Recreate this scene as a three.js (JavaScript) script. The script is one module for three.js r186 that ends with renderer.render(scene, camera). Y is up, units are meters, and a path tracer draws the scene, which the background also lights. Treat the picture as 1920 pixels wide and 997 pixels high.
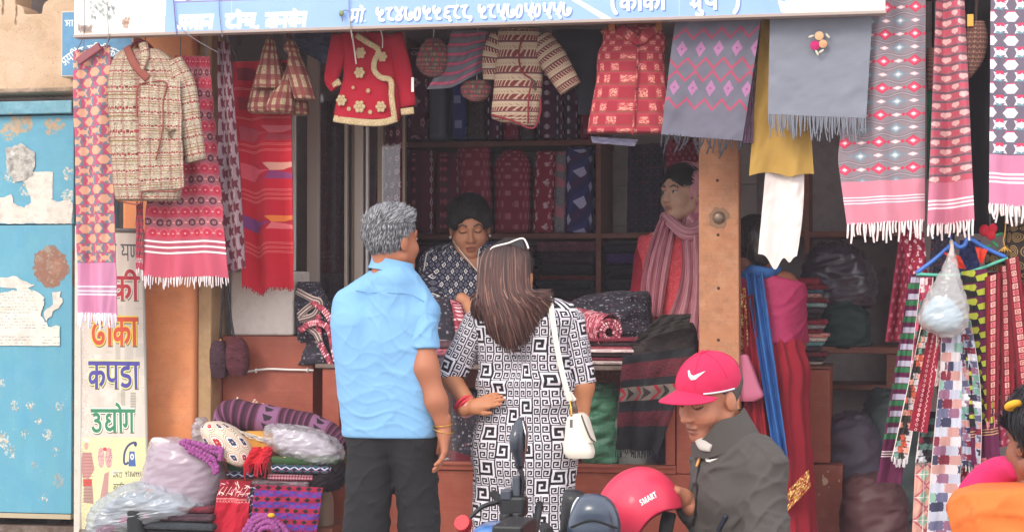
import * as THREE from 'three';
import { mergeGeometries, mergeVertices } from 'three/addons/utils/BufferGeometryUtils.js';
import { RoundedBoxGeometry } from 'three/addons/geometries/RoundedBoxGeometry.js';
import { ImprovedNoise } from 'three/addons/math/ImprovedNoise.js';
import { FontLoader } from 'three/addons/loaders/FontLoader.js';
import { TextGeometry } from 'three/addons/geometries/TextGeometry.js';

// ---------------------------------------------------------------- camera, sky, sun, exposure
const scene = new THREE.Scene();
const YAW = 11.5 * Math.PI / 180, FOCAL = 3500, DIST = 7.3;
const camera = new THREE.PerspectiveCamera(2 * Math.atan(498.5 / FOCAL) * 180 / Math.PI, 1024 / 531, 0.1, 300);
camera.position.set(DIST * Math.sin(YAW), 1.34, DIST * Math.cos(YAW));
camera.rotation.order = 'YXZ';
camera.rotation.set(Math.atan(61.5 / FOCAL), YAW, 0);
camera.updateMatrixWorld(true); camera.updateProjectionMatrix();

const renderer = new THREE.WebGLRenderer({ antialias: true });
renderer.toneMapping = THREE.LinearToneMapping;
renderer.toneMappingExposure = 1.74;
renderer.shadowMap.enabled = true;

{ // bright overcast sky, a little brighter overhead
  const w = 64, h = 32, d = new Float32Array(w * h * 4);
  for (let y = 0; y < h; y++) for (let x = 0; x < w; x++) {
    const i = (y * w + x) * 4, k = 1.2;
    d[i] = k * 1.0; d[i + 1] = k * 1.0; d[i + 2] = k * 1.03; d[i + 3] = 1;
  }
  const t = new THREE.DataTexture(d, w, h, THREE.RGBAFormat, THREE.FloatType);
  t.mapping = THREE.EquirectangularReflectionMapping; t.magFilter = THREE.LinearFilter; t.needsUpdate = true;
  scene.background = t; scene.environment = t;
}
const sun = new THREE.DirectionalLight(0xfff3e2, 1.1);
sun.position.set(-3.2, 6.2, 7.0); sun.target.position.set(0, 1.2, 0);
sun.castShadow = true; sun.shadow.radius = 34; sun.shadow.mapSize.set(2048, 2048);
Object.assign(sun.shadow.camera, { left: -6, right: 6, top: 6, bottom: -6, near: 0.5, far: 30 });
scene.add(sun, sun.target);

// thin pale fog added in place of lens veil, to lift the blacks
scene.fog = new THREE.FogExp2(0xf0e8f2, 0.0034);

// ---------------------------------------------------------------- helpers
const V = (x, y, z) => new THREE.Vector3(x, y, z);
const TAU = Math.PI * 2, lerp = (a, b, t) => a + (b - a) * t, clamp = (x, a, b) => Math.min(b, Math.max(a, x));
const sstep = (a, b, x) => { const t = clamp((x - a) / (b - a), 0, 1); return t * t * (3 - 2 * t); };
function rng(s) { return () => { s = (s + 0x6d2b79f5) | 0; let t = Math.imul(s ^ (s >>> 15), 1 | s); t = (t + Math.imul(t ^ (t >>> 7), 61 | t)) ^ t; return ((t ^ (t >>> 14)) >>> 0) / 4294967296; }; }
const noise = new ImprovedNoise(), N3 = (x, y, z) => noise.noise(x, y, z);
// a pixel of the photograph (1920 x 997) gives a direction; z is the plane it is met at
function P(px, py, z) {
  const v = V((px / 1920) * 2 - 1, 1 - (py / 997) * 2, 0.5).unproject(camera), o = camera.position;
  const t = (z - o.z) / (v.z - o.z);
  return V(o.x + (v.x - o.x) * t, o.y + (v.y - o.y) * t, z);
}
const XY = (px, py, z) => { const v = P(px, py, z); return [v.x, v.y]; };
const used = new Map();
function numbered(n) { const k = used.get(n) || 0; used.set(n, k + 1); return k ? n + '_' + String(k).padStart(3, '0') : n; }
function tag(o, label, category, group) { o.userData.label = label; o.userData.category = category; if (group) o.userData.group = group; return o; }
function shadows(m) { m.castShadow = true; m.receiveShadow = true; return m; }
// a thing with parts: a group standing at its base
function thing(name, label, category, base, group) {
  const g = new THREE.Group(); g.name = numbered(name); g.position.copy(base); tag(g, label, category, group); scene.add(g); return g;
}
const wpos = (o) => { const v = V(0, 0, 0); for (let q = o; q && q !== scene; q = q.parent) v.add(q.position); return v; };
// a part: geometry is in world coordinates and is moved into its parent's frame
function part(parent, name, geo, mat, label) {
  const g = geo.clone(), w = wpos(parent); g.translate(-w.x, -w.y, -w.z);
  const m = shadows(new THREE.Mesh(g, mat)); m.name = name; if (label) m.userData.label = label; parent.add(m); return m;
}
// a thing that is one mesh
function single(name, geo, mat, label, category, group) {
  geo.computeBoundingBox(); const b = geo.boundingBox, c = V((b.min.x + b.max.x) / 2, b.min.y, (b.min.z + b.max.z) / 2);
  const g = geo.clone(); g.translate(-c.x, -c.y, -c.z);
  const m = shadows(new THREE.Mesh(g, mat)); m.name = numbered(name); m.position.copy(c); tag(m, label, category, group); scene.add(m); return m;
}
function structure(name, geo, mat, parent) {
  const m = shadows(new THREE.Mesh(geo, mat)); m.name = parent ? name : numbered(name); if (!parent) m.userData.kind = 'structure'; (parent || scene).add(m); return m;
}
const baseOf = (...geos) => { const b = new THREE.Box3(); for (const g of geos) { g.computeBoundingBox(); b.union(g.boundingBox); } return V((b.min.x + b.max.x) / 2, b.min.y, (b.min.z + b.max.z) / 2); };

function uvBox(g) { // uv in metres by the way each face points
  g = g.index ? g.toNonIndexed() : g; const p = g.attributes.position, n = g.attributes.normal, uv = new Float32Array(p.count * 2);
  for (let i = 0; i < p.count; i++) {
    const ax = Math.abs(n.getX(i)), ay = Math.abs(n.getY(i)), az = Math.abs(n.getZ(i));
    const [u, v] = az >= ax && az >= ay ? [p.getX(i), p.getY(i)] : ax >= ay ? [p.getZ(i), p.getY(i)] : [p.getX(i), p.getZ(i)];
    uv[i * 2] = u; uv[i * 2 + 1] = v;
  }
  g.setAttribute('uv', new THREE.BufferAttribute(uv, 2)); return g;
}
function box(x0, y0, z0, x1, y1, z1, r = 0.004) {
  const w = Math.abs(x1 - x0), h = Math.abs(y1 - y0), d = Math.abs(z1 - z0);
  const g = r > 0 ? new RoundedBoxGeometry(w, h, d, 1, Math.min(r, w / 2.2, h / 2.2, d / 2.2)) : new THREE.BoxGeometry(w, h, d);
  g.translate((x0 + x1) / 2, (y0 + y1) / 2, (z0 + z1) / 2); return uvBox(g);
}
// box whose front face covers a pixel rectangle on the plane z
function pbox(px0, py0, px1, py1, z, depth, r = 0.004) {
  const m = (py0 + py1) / 2, c = (px0 + px1) / 2;
  return box(P(px0, m, z).x, P(c, py1, z).y, z - depth, P(px1, m, z).x, P(c, py0, z).y, z, r);
}
const plain = (g) => { for (const k of Object.keys(g.attributes)) if (!['position', 'normal', 'uv', 'color'].includes(k)) g.deleteAttribute(k); return g; };
const merge = (list) => mergeGeometries(list.map((g) => plain(g.index ? g.toNonIndexed() : g)));
function gridGeo(nu, nv, pos, uv, close) { // indexed grid surface; close wraps u
  const p = [], t = [], ix = [];
  for (let j = 0; j <= nv; j++) for (let i = 0; i <= nu; i++) { const q = pos(i / nu, j / nv), w = uv(i / nu, j / nv); p.push(q.x, q.y, q.z); t.push(w[0], w[1]); }
  for (let j = 0; j < nv; j++) for (let i = 0; i < nu; i++) { const a = j * (nu + 1) + i, b = a + 1, c = a + nu + 1, d = c + 1; ix.push(a, c, b, b, c, d); }
  const g = new THREE.BufferGeometry();
  g.setAttribute('position', new THREE.Float32BufferAttribute(p, 3)); g.setAttribute('uv', new THREE.Float32BufferAttribute(t, 2)); g.setIndex(ix); g.computeVertexNormals();
  if (close) { const n = g.attributes.normal; for (let j = 0; j <= nv; j++) { const a = j * (nu + 1), b = a + nu; const v = V(n.getX(a) + n.getX(b), n.getY(a) + n.getY(b), n.getZ(a) + n.getZ(b)).normalize(); n.setXYZ(a, v.x, v.y, v.z); n.setXYZ(b, v.x, v.y, v.z); } }
  return g;
}
function crv(pts) { return pts.length === 2 ? new THREE.LineCurve3(pts[0], pts[1]) : new THREE.CatmullRomCurve3(pts, false, 'centripetal'); }
// tapered tube through points; r is a number, an array along it, or a function of t; flat squeezes it along z
function tube(pts, r, seg = 16, sides = 8, flat = 1, cap = true) {
  const c = crv(pts), rr = typeof r === 'function' ? r : Array.isArray(r) ? (t) => { const k = t * (r.length - 1), i = Math.min(r.length - 2, Math.floor(k)); return lerp(r[i], r[i + 1], k - i); } : () => r;
  const L = c.getLength(), C = [], A = [], B = []; let up = null;
  for (let i = 0; i <= seg; i++) {
    const t = i / seg, q = c.getPoint(t), d = c.getTangent(t);
    if (!up) up = Math.abs(d.z) < 0.9 ? V(0, 0, 1) : V(0, 1, 0);
    const a = V(0, 0, 0).crossVectors(d, up).normalize(), b = V(0, 0, 0).crossVectors(a, d).normalize(); up = b; C.push(q); A.push(a); B.push(b);
  }
  const lo = cap ? -1 : 0, hi = cap ? seg + 1 : seg, n = hi - lo;
  return gridGeo(sides, n, (u, v) => {
    const k = Math.round(v * n) + lo, i = clamp(k, 0, seg), s = k !== i ? 0.001 : 1, a = u * TAU, R = rr(i / seg) * s;
    return C[i].clone().addScaledVector(A[i], Math.cos(a) * R).addScaledVector(B[i], Math.sin(a) * R * flat);
  }, (u, v) => [u * TAU * rr(0.5), v * L], true);
}
// closed loft between left and right pixel edges: rows of [py, pxLeft, pxRight, (depth factor), (z shift)]
function loft(rows, z, depth, o = {}) {
  const { n = 2.6, seg = 26, rings = 30, amp = 0, fq = 14, seed = 0, back = 1, lump = 0, flatten = 0 } = o;
  const R = rows.map((q) => [q[0], q[1], q[2], q[3] ?? 1, q[4] ?? 0]);
  const cr = (k, t) => { const f = t * (R.length - 1), i = Math.min(R.length - 2, Math.floor(f)), s = f - i, g = (j) => R[clamp(j, 0, R.length - 1)][k]; const a = g(i - 1), b = g(i), c = g(i + 1), d = g(i + 2); return o.straight ? lerp(b, c, s) : 0.5 * (2 * b + (c - a) * s + (2 * a - 5 * b + 4 * c - d) * s * s + (3 * b - a - 3 * c + d) * s * s * s); };
  const ring = []; for (let j = 0; j <= rings; j++) { const t = j / rings; ring.push([P(cr(1, t), cr(0, t), z + cr(4, t)), P(cr(2, t), cr(0, t), z + cr(4, t)), cr(3, t) * depth]); }
  let w = 0, h = 0; for (const r of ring) w = Math.max(w, r[0].distanceTo(r[1])); h = ring[0][0].distanceTo(ring[rings][0]);
  return gridGeo(seg, rings + 2, (u, v) => {
    const k = Math.round(v * (rings + 2)) - 1, i = clamp(k, 0, rings), [l, r, d0] = ring[i], cap = k !== i ? 0.02 : 1;
    const a = u * TAU, ca = Math.cos(a), sa = -Math.sin(a), e = 2 / n, cx = Math.sign(ca) * Math.pow(Math.abs(ca), e), sz = Math.sign(sa) * Math.pow(Math.abs(sa), e);
    const q = l.clone().lerp(r, 0.5 + 0.5 * cx * cap), d = d0 * cap * (sz < 0 ? back : 1); q.z += sz * d;
    if (amp) { const nz = N3(q.x * fq + seed, q.y * fq * (o.fy ?? 1), q.z * fq + 3.3) + 0.5 * N3(q.x * fq * 2.3, q.y * fq * 2.3 * (o.fy ?? 1) + seed, q.z * 7); q.z += nz * amp * Math.sign(sz || 1) * Math.min(1, Math.abs(sz) * 2); if (lump) { q.y += N3(q.x * 11, seed, q.z * 11) * lump; q.x += N3(seed, q.y * 11, q.z * 11) * lump; } }
    return q;
  }, (u, v) => [u * (w * 2 + depth * 2), (1 - v) * h], true);
}
// a hanging cloth: four pixel corners (top left, top right, bottom right, bottom left) on the plane z, hung in folds
function sheetFn(c, z, o = {}) {
  const { fold = 0.012, nf = 3, ph = 0, zb = z, sag = 0, left, right, bot, top, wob = 0.006, even = 0.3 } = o;
  const TL = P(...c[0], z), TR = P(...c[1], z), BR = P(...c[2], zb), BL = P(...c[3], zb), m = P(961, 500, z).x - P(960, 500, z).x; // corners in metres; m is a pixel's size there
  return (u, v, off = 0) => {
    const q = TL.clone().lerp(BL, v).lerp(TR.clone().lerp(BR, v), u);
    q.x += m * ((left ? left(v) * (1 - u) : 0) + (right ? right(v) * u : 0)); q.y -= m * ((bot ? bot(u) * v : 0) + (top ? top(u) * (1 - v) : 0));
    q.z += off + sag * Math.sin(v * Math.PI) + fold * Math.sin(TAU * nf * u + ph + 1.2 * Math.sin(2.3 * v + ph)) * (even + (1 - even) * v) + wob * (N3(u * 5 + ph, v * 5, ph * 3.1) * 2 + N3(u * 11 + ph, v * 16, ph * 1.7 + 4) * 0.9);
    return q;
  };
}
function sheet(c, z, o = {}) {
  const f = sheetFn(c, z, o), th = o.th ?? 0.006, nu = o.nu ?? 28, nv = o.nv ?? 30, puff = o.puff ?? 0;
  const T = (u, v) => th / 2 + puff * Math.pow(Math.max(0, 1 - Math.pow(Math.abs(2 * u - 1), 3)), 0.6) * Math.pow(Math.max(0, 1 - Math.pow(Math.abs(2 * v - 1), 6)), 0.6);
  // the print lies along the cloth: distance measured over the folds
  const S = []; { let d = 0, a = f(0, 0.6); S.push(0); for (let i = 1; i <= nu; i++) { const b = f(i / nu, 0.6); d += a.distanceTo(b); S.push(d); a = b; } for (let i = 0; i <= nu; i++) S[i] /= d; }
  const along = (u) => S[Math.round(u * nu)];
  const uvf = o.uvm ? (u, v) => [along(u) * o.uvm[0], (1 - v) * o.uvm[1]] : (u, v) => [along(u), 1 - v];
  const A = gridGeo(nu, nv, (u, v) => f(u, v, T(u, v)), uvf), B = gridGeo(nu, nv, (u, v) => f(1 - u, v, -T(1 - u, v)), (u, v) => uvf(1 - u, v));
  const per = []; for (let i = 0; i <= nu; i++) per.push([i / nu, 0]); for (let j = 1; j <= nv; j++) per.push([1, j / nv]); for (let i = nu - 1; i >= 0; i--) per.push([i / nu, 1]); for (let j = nv - 1; j >= 0; j--) per.push([0, j / nv]);
  const E = gridGeo(per.length - 1, 1, (a, b) => { const q = per[Math.round(a * (per.length - 1))]; return f(q[0], q[1], b < 0.5 ? -T(...q) : T(...q)); }, (a) => { const q = per[Math.round(a * (per.length - 1))]; return uvf(q[0], q[1]); });
  return merge([A, B, E]);
}
// tassels along the foot of a sheet
function fringeOf(c, z, o, n, len, r, seed, spread = 0.25) {
  const f = sheetFn(c, z, o), R = rng(seed), out = [];
  for (let i = 0; i < n; i++) {
    const u = (i + 0.5 + (R() - 0.5) * 0.5) / n, a = f(clamp(u, 0, 1), 1), l = len * (0.55 + R() * 0.75), dx = (R() - 0.5) * l * spread, dz = (R() - 0.3) * l * 0.3; a.y += 0.006;
    out.push(tube([a, V(a.x + dx * 0.3 + (R() - 0.5) * 0.006, a.y - l * 0.5, a.z + dz * 0.5), V(a.x + dx, a.y - l, a.z + dz)], [r * 0.8, r * 1.15, r, r * 0.9], 5, 5));
  }
  return merge(out);
}

// ---------------------------------------------------------------- textures and materials
function tex(w, h, draw, grain = 0.1) {
  const c = document.createElement('canvas'); c.width = w; c.height = h; const x = c.getContext('2d'); draw(x, w, h);
  if (grain) {
    const im = x.getImageData(0, 0, w, h), d = im.data, R = rng(w * 7 + h * 13);
    for (let j = 0; j < h; j++) for (let i = 0; i < w; i++) { const k = (j * w + i) * 4, m = 1 + (R() - 0.5) * grain + ((i & 1) ^ (j & 1) ? grain * 0.3 : -grain * 0.3) + (j % 4 === 0 ? -grain * 0.35 : 0); d[k] *= m; d[k + 1] *= m; d[k + 2] *= m; }
    x.putImageData(im, 0, 0);
  }
  const t = new THREE.CanvasTexture(c); t.colorSpace = THREE.SRGBColorSpace; t.wrapS = t.wrapT = THREE.RepeatWrapping; t.magFilter = THREE.LinearFilter; return t;
}
const metre = (t, w, h) => { t.repeat.set(1 / w, 1 / h); return t; };
const cloth = (t) => new THREE.MeshStandardMaterial({ map: t, roughness: 0.95 });
const col = (c, rough = 0.8, more = {}) => new THREE.MeshStandardMaterial({ color: c, roughness: rough, ...more });
const rc = (x, c, X, Y, w, h) => { x.fillStyle = c; x.fillRect(X, Y, w, h); };
const poly = (x, c, pts) => { x.fillStyle = c; x.beginPath(); pts.forEach((p, i) => (i ? x.lineTo(p[0], p[1]) : x.moveTo(p[0], p[1]))); x.closePath(); x.fill(); };
const dia = (x, c, X, Y, a, b) => poly(x, c, [[X - a, Y], [X, Y - b], [X + a, Y], [X, Y + b]]);
const disc = (x, c, X, Y, a, b = a) => { x.fillStyle = c; x.beginPath(); x.ellipse(X, Y, a, b, 0, 0, TAU); x.fill(); };
const ringc = (x, c, X, Y, a, b, w) => { x.strokeStyle = c; x.lineWidth = w; x.beginPath(); x.ellipse(X, Y, a, b, 0, 0, TAU); x.stroke(); };
const pl = (x, c, w, pts) => { x.strokeStyle = c; x.lineWidth = w; x.beginPath(); pts.forEach((p, i) => (i ? x.lineTo(p[0], p[1]) : x.moveTo(p[0], p[1]))); x.stroke(); };
// painted and plastered surfaces: base colour with fine speckle and uneven coat, uv in metres
function coat(base, o = {}) {
  const { size = 512, m = 0.8, v = 0.1, chips = 0, chip = '#d8c0a0', streak = 0, seed = 1 } = o;
  return metre(tex(size, size, (x, w, h) => {
    rc(x, base, 0, 0, w, h); const R = rng(seed);
    for (let i = 0; i < 2600; i++) { x.globalAlpha = R() * v * 0.34; const r = 3 + R() * R() * 30; disc(x, R() < 0.5 ? '#000' : '#fff', R() * (w - 2 * r) + r, R() * (h - 2 * r) + r, r, r * (0.6 + R() * 0.6)); }
    for (let i = 0; i < 900; i++) { x.globalAlpha = R() * v * 1.6; disc(x, R() < 0.6 ? '#1a120c' : '#fff', R() * w, R() * h, 0.6 + R() * 2); }
    if (streak) for (let i = 0; i < 160; i++) { x.globalAlpha = R() * streak; rc(x, R() < 0.6 ? '#000' : '#fff', R() * w, R() * h, 40 + R() * 200, 1 + R() * 1.6); }
    for (let i = 0; i < chips; i++) { x.globalAlpha = 0.6 + 0.4 * R(); const X = R() * w, Y = R() * h, r = 2 + R() * R() * 16; const p = []; for (let k = 0; k < 9; k++) { const a = k / 9 * TAU, q = r * (0.5 + R() * 0.8); p.push([X + Math.cos(a) * q, Y + Math.sin(a) * q * 1.3]); } poly(x, chip, p); }
    x.globalAlpha = 1;
  }, 0.05), m, m);
}
const redwood = col('#fff', 0.55, { map: coat('#9c4a33', { v: 0.05, streak: 0.06, seed: 4 }) });
const redwoodWorn = col('#fff', 0.6, { map: coat('#8f4430', { v: 0.08, chips: 26, chip: '#c9a98c', seed: 8, m: 0.5 }) });
const brownpost = col('#fff', 0.65, { map: coat('#b27753', { v: 0.09, chips: 16, chip: '#9a6a4c', streak: 0.05, seed: 5, m: 0.6 }) });
const shelfwood = col('#fff', 0.6, { map: coat('#7a4634', { v: 0.07, streak: 0.1, seed: 6 }) });
const alu = col('#c4b6aa', 0.45, { metalness: 0.25 });
const glass = new THREE.MeshPhysicalMaterial({ color: '#ffffff', transmission: 1, roughness: 0.04, thickness: 0, ior: 1.5 });
const darkplastic = col('#17181b', 0.45), blackmatt = col('#141316', 0.8), gold = col('#c79a4a', 0.35, { metalness: 0.8 });
const white = col('#e6e2dc', 0.7), string = col('#6f6f74', 0.9);
// ---------------------------------------------------------------- Devanagari lettering drawn as pen strokes (headline at 0, foot at 100)
const G = {
  aa: [34, 'M18 0L18 100'], ka: [92, 'M46 0L46 100M46 42C22 30 4 44 8 64C12 84 38 76 46 56M46 44C68 28 90 40 84 62C81 76 74 80 66 88'],
  pa: [76, 'M14 0L14 42C14 72 42 72 58 62M60 0L60 100'], da: [72, 'M52 0L52 18C20 16 10 32 18 42C26 52 56 44 60 64C62 88 34 98 12 80'],
  dha: [78, 'M54 0L54 16C14 12 6 48 14 72C26 98 68 94 66 68C65 50 42 50 42 68'], u: [70, 'M10 22C36 10 52 24 42 40C37 47 28 47 24 47C62 44 64 95 32 95C18 95 10 88 6 76'],
  dya: [84, 'M42 20C16 16 16 44 38 48C8 50 10 94 44 88L68 74M68 0L68 100'], o: [34, 'M18 0L18 100M18 2C16 -14 6 -28 -12 -32'],
  ga: [64, 'M16 0L16 56C16 76 0 74 2 60M48 0L48 100'], ma: [74, 'M16 0L16 64M58 0L58 100M16 62L58 62M16 62C0 58 -2 84 12 82C20 80 18 68 16 62'],
  n9: [66, 'M12 6C8 44 20 58 44 46C60 32 46 14 36 28C30 58 24 92 60 88'], n8: [62, 'M8 12L40 8C20 24 14 84 58 86'],
  n4: [64, 'M8 6L50 62C58 94 18 98 20 74C22 58 50 34 54 6'], n7: [66, 'M14 10C4 68 26 94 46 88C68 78 66 40 50 46C38 52 42 66 50 64'],
  n0: [58, 'M28 14C6 14 6 90 28 90C50 90 50 14 28 14'], n6: [62, 'M52 10C20 6 14 42 44 46C10 50 20 88 48 80C60 80 54 96 64 104'],
  n5: [66, 'M12 8L18 50C34 60 54 50 56 18M58 6L54 66C48 82 36 78 40 68L66 104'], comma: [26, 'M10 84L14 92L8 106', 1], dot: [26, 'M10 88L12 92', 1],
  lp: [44, 'M34 -6C10 24 10 78 34 108', 1], rp: [44, 'M10 -6C34 24 34 78 10 108', 1],
  gra: [66, 'M14 0L14 50C14 72 0 70 2 58M46 0L46 100M46 56L12 84M46 100C66 104 66 128 46 128C34 128 30 120 34 114'],
  kha: [96, 'M8 16C40 4 40 40 12 46L36 92M78 0L78 100M78 44C50 30 46 74 78 66'], na: [72, 'M16 56m-9 0a9 9 0 1 0 18 0a9 9 0 1 0 -18 0M24 56L56 56M58 0L58 100'],
  ta: [74, 'M46 0L46 18C10 20 8 92 52 86C64 84 68 76 68 68'], la: [84, 'M8 60C8 30 34 30 36 54L34 84M36 52C46 34 66 36 68 58M70 0L70 100'],
  tha: [70, 'M56 44C18 34 14 62 26 92M56 0L56 100'], sa: [78, 'M10 16C42 4 42 40 14 46L40 92M30 50L62 50M64 0L64 100'],
  e: [0, 'M-16 0C-20 -14 -32 -26 -46 -28'], bha: [80, 'M8 14C30 4 30 34 12 40C4 60 20 66 30 58L62 58M64 0L64 100'],
  nna: [74, 'M12 0L12 56C12 76 38 76 40 56L40 0M60 0L60 100'], ii: [40, 'M20 0L20 100M20 0C14 -40 -28 -40 -30 -6'],
  a: [96, 'M10 18C36 6 44 34 24 42C54 44 50 92 10 74M34 46L76 46M78 0L78 100'], i: [34, 'M18 0L18 100M18 0C20 -40 74 -40 66 -4'],
  ssa: [76, 'M14 0L14 40C14 70 40 72 58 62M14 26L58 56M60 0L60 100'],
};
function wordWidth(keys, s, gap = 4) { return keys.reduce((a, k) => a + (k === ' ' ? 40 : G[k][0] + (G[k][0] ? gap : 0)), 0) * s / 100; }
// passes: [[colour, pen width, dx, dy], ...] from the outline inward; h is the letter height
function word(x, keys, X, Y, h, passes, o = {}) {
  const { sx = 1, slant = 0, head = true, gap = 4 } = o;
  for (const [c, w, dx = 0, dy = 0] of passes) {
    let at = 0; x.strokeStyle = c; x.lineJoin = 'round'; x.lineCap = o.round ? 'round' : 'butt';
    for (const k of keys) {
      if (k === ' ') { at += 40; continue; }
      const [adv, d, bare] = G[k]; x.save(); x.translate(X + dx, Y + dy); x.transform(h / 100 * sx, 0, -slant * h / 100, h / 100, 0, 0); x.translate(at, 0); x.lineWidth = w;
      x.stroke(new Path2D(d)); if (head && !bare && adv && !k.startsWith('n') || (head && k === 'na') || (head && k === 'nna')) x.stroke(new Path2D('M-4 0L' + (adv + 4) + ' 0'));
      x.restore(); at += adv + (adv ? gap : 0);
    }
  }
}
// ---------------------------------------------------------------- ground
const asphalt = col('#fff', 0.95, { map: coat('#8d867d', { v: 0.2, m: 2, seed: 21 }) });
const paving = col('#fff', 0.9, { map: coat('#a89f93', { v: 0.16, m: 1.5, seed: 22 }) });
structure('road', box(-40, -0.6, -30, 40, -0.27, 40, 0), asphalt);
structure('pavement', box(-12, -0.268, -3.4, 12, 0, 1.25, 0.02), paving);
// ---------------------------------------------------------------- the shop building
const FLOOR = 0.3, CEIL = 2.62, XL = P(232, 700, 0).x, XR = 3.3, ZB = -2.0;
const planks = [];
const dullwall = col('#fff', 0.9, { map: coat('#b0a6a6', { v: 0.08, seed: 23 }) }), palewall = col('#fff', 0.8, { map: coat('#cfc8c2', { v: 0.06, seed: 24 }) });
const orangepaint = col('#fff', 0.6, { map: coat('#dd8a55', { v: 0.06, streak: 0.03, seed: 25 }) });
const shop = thing('shop_building', 'open fronted cloth shop with orange corner pillar and brown timber post', 'building', V(0, 0, -1));
part(shop, 'plinth', box(XL - 0.02, 0.002, ZB - 0.2, XR, FLOOR, 0.42, 0.01), redwoodWorn);
part(shop, 'back_wall', box(XL, FLOOR, ZB - 0.15, XR, CEIL, ZB, 0), dullwall);
part(shop, 'side_wall', box(XL + 0.02, FLOOR, ZB, XL + 0.17, CEIL, -0.34, 0), dullwall);
part(shop, 'side_wall', box(XR - 0.15, FLOOR, ZB, XR, CEIL, 0, 0), dullwall);
part(shop, 'ceiling', box(XL - 0.1, CEIL, ZB - 0.15, XR, CEIL + 0.15, 0.33, 0), dullwall);
part(shop, 'upper_wall', box(XL - 0.1, CEIL + 0.155, ZB - 0.15, XR, 5.6, 0.1, 0), palewall);
const PO = pbox(228, 300, 366, 300.1, 0, 0.34); PO.computeBoundingBox();
part(shop, 'corner_pillar', box(PO.boundingBox.min.x, FLOOR, -0.34, PO.boundingBox.max.x, CEIL, 0, 0.02), orangepaint);
part(shop, 'pillar_trim', box(PO.boundingBox.max.x + 0.002, FLOOR, -0.2, P(396, 600, -0.03).x, CEIL, -0.03, 0.006), col('#fff', 0.7, { map: coat('#b08d63', { v: 0.08, seed: 26 }) }));
const px0 = P(1310, 500, 0).x, px1 = P(1386, 500, 0).x;
const post = part(shop, 'timber_post', box(px0, FLOOR, -0.09, px1, CEIL, 0, 0.006), brownpost);
{ // knob and nail heads on the timber post
  const k = P(1348, 408, 0), knob = new THREE.SphereGeometry(0.024, 16, 12); knob.scale(1, 1, 0.6); knob.translate(k.x, k.y, 0.002);
  part(post, 'knob', knob, col('#7d6a5c', 0.4, { metalness: 0.5 }));
  const pl_ = new THREE.CircleGeometry(0.042, 22); const pp = pl_.attributes.position; for (let i = 1; i < pp.count; i++) { const s = 0.8 + 0.3 * N3(i * 1.7, 2.2, 0.4) + 0.2 * ((i * 7) % 3) / 2; pp.setXY(i, pp.getX(i) * s, pp.getY(i) * s * 1.1); } pl_.translate(k.x, k.y, 0.0016);
  part(post, 'worn_paint', pl_, col('#8b6a52', 0.8));
  for (const [a, b] of [[1345, 338], [1346, 440], [1347, 540], [1347, 637]]) { const q = P(a, b, 0), s = new THREE.SphereGeometry(0.006, 8, 6); s.translate(q.x, q.y, 0); part(post, 'nail', s, col('#4b2d22', 0.6)); }
}
{ // pale boards of the rear wall, seen between the goods
  const x0 = P(1128, 350, ZB).x, x1 = P(1420, 350, ZB).x; let y = 0.9;
  for (let i = 0; i < 8; i++) { part(shop, 'wall_board', box(x0, y, ZB + 0.001, x1, y + 0.197, ZB + 0.016, 0.003), palewall); y += 0.2; }
}
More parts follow.
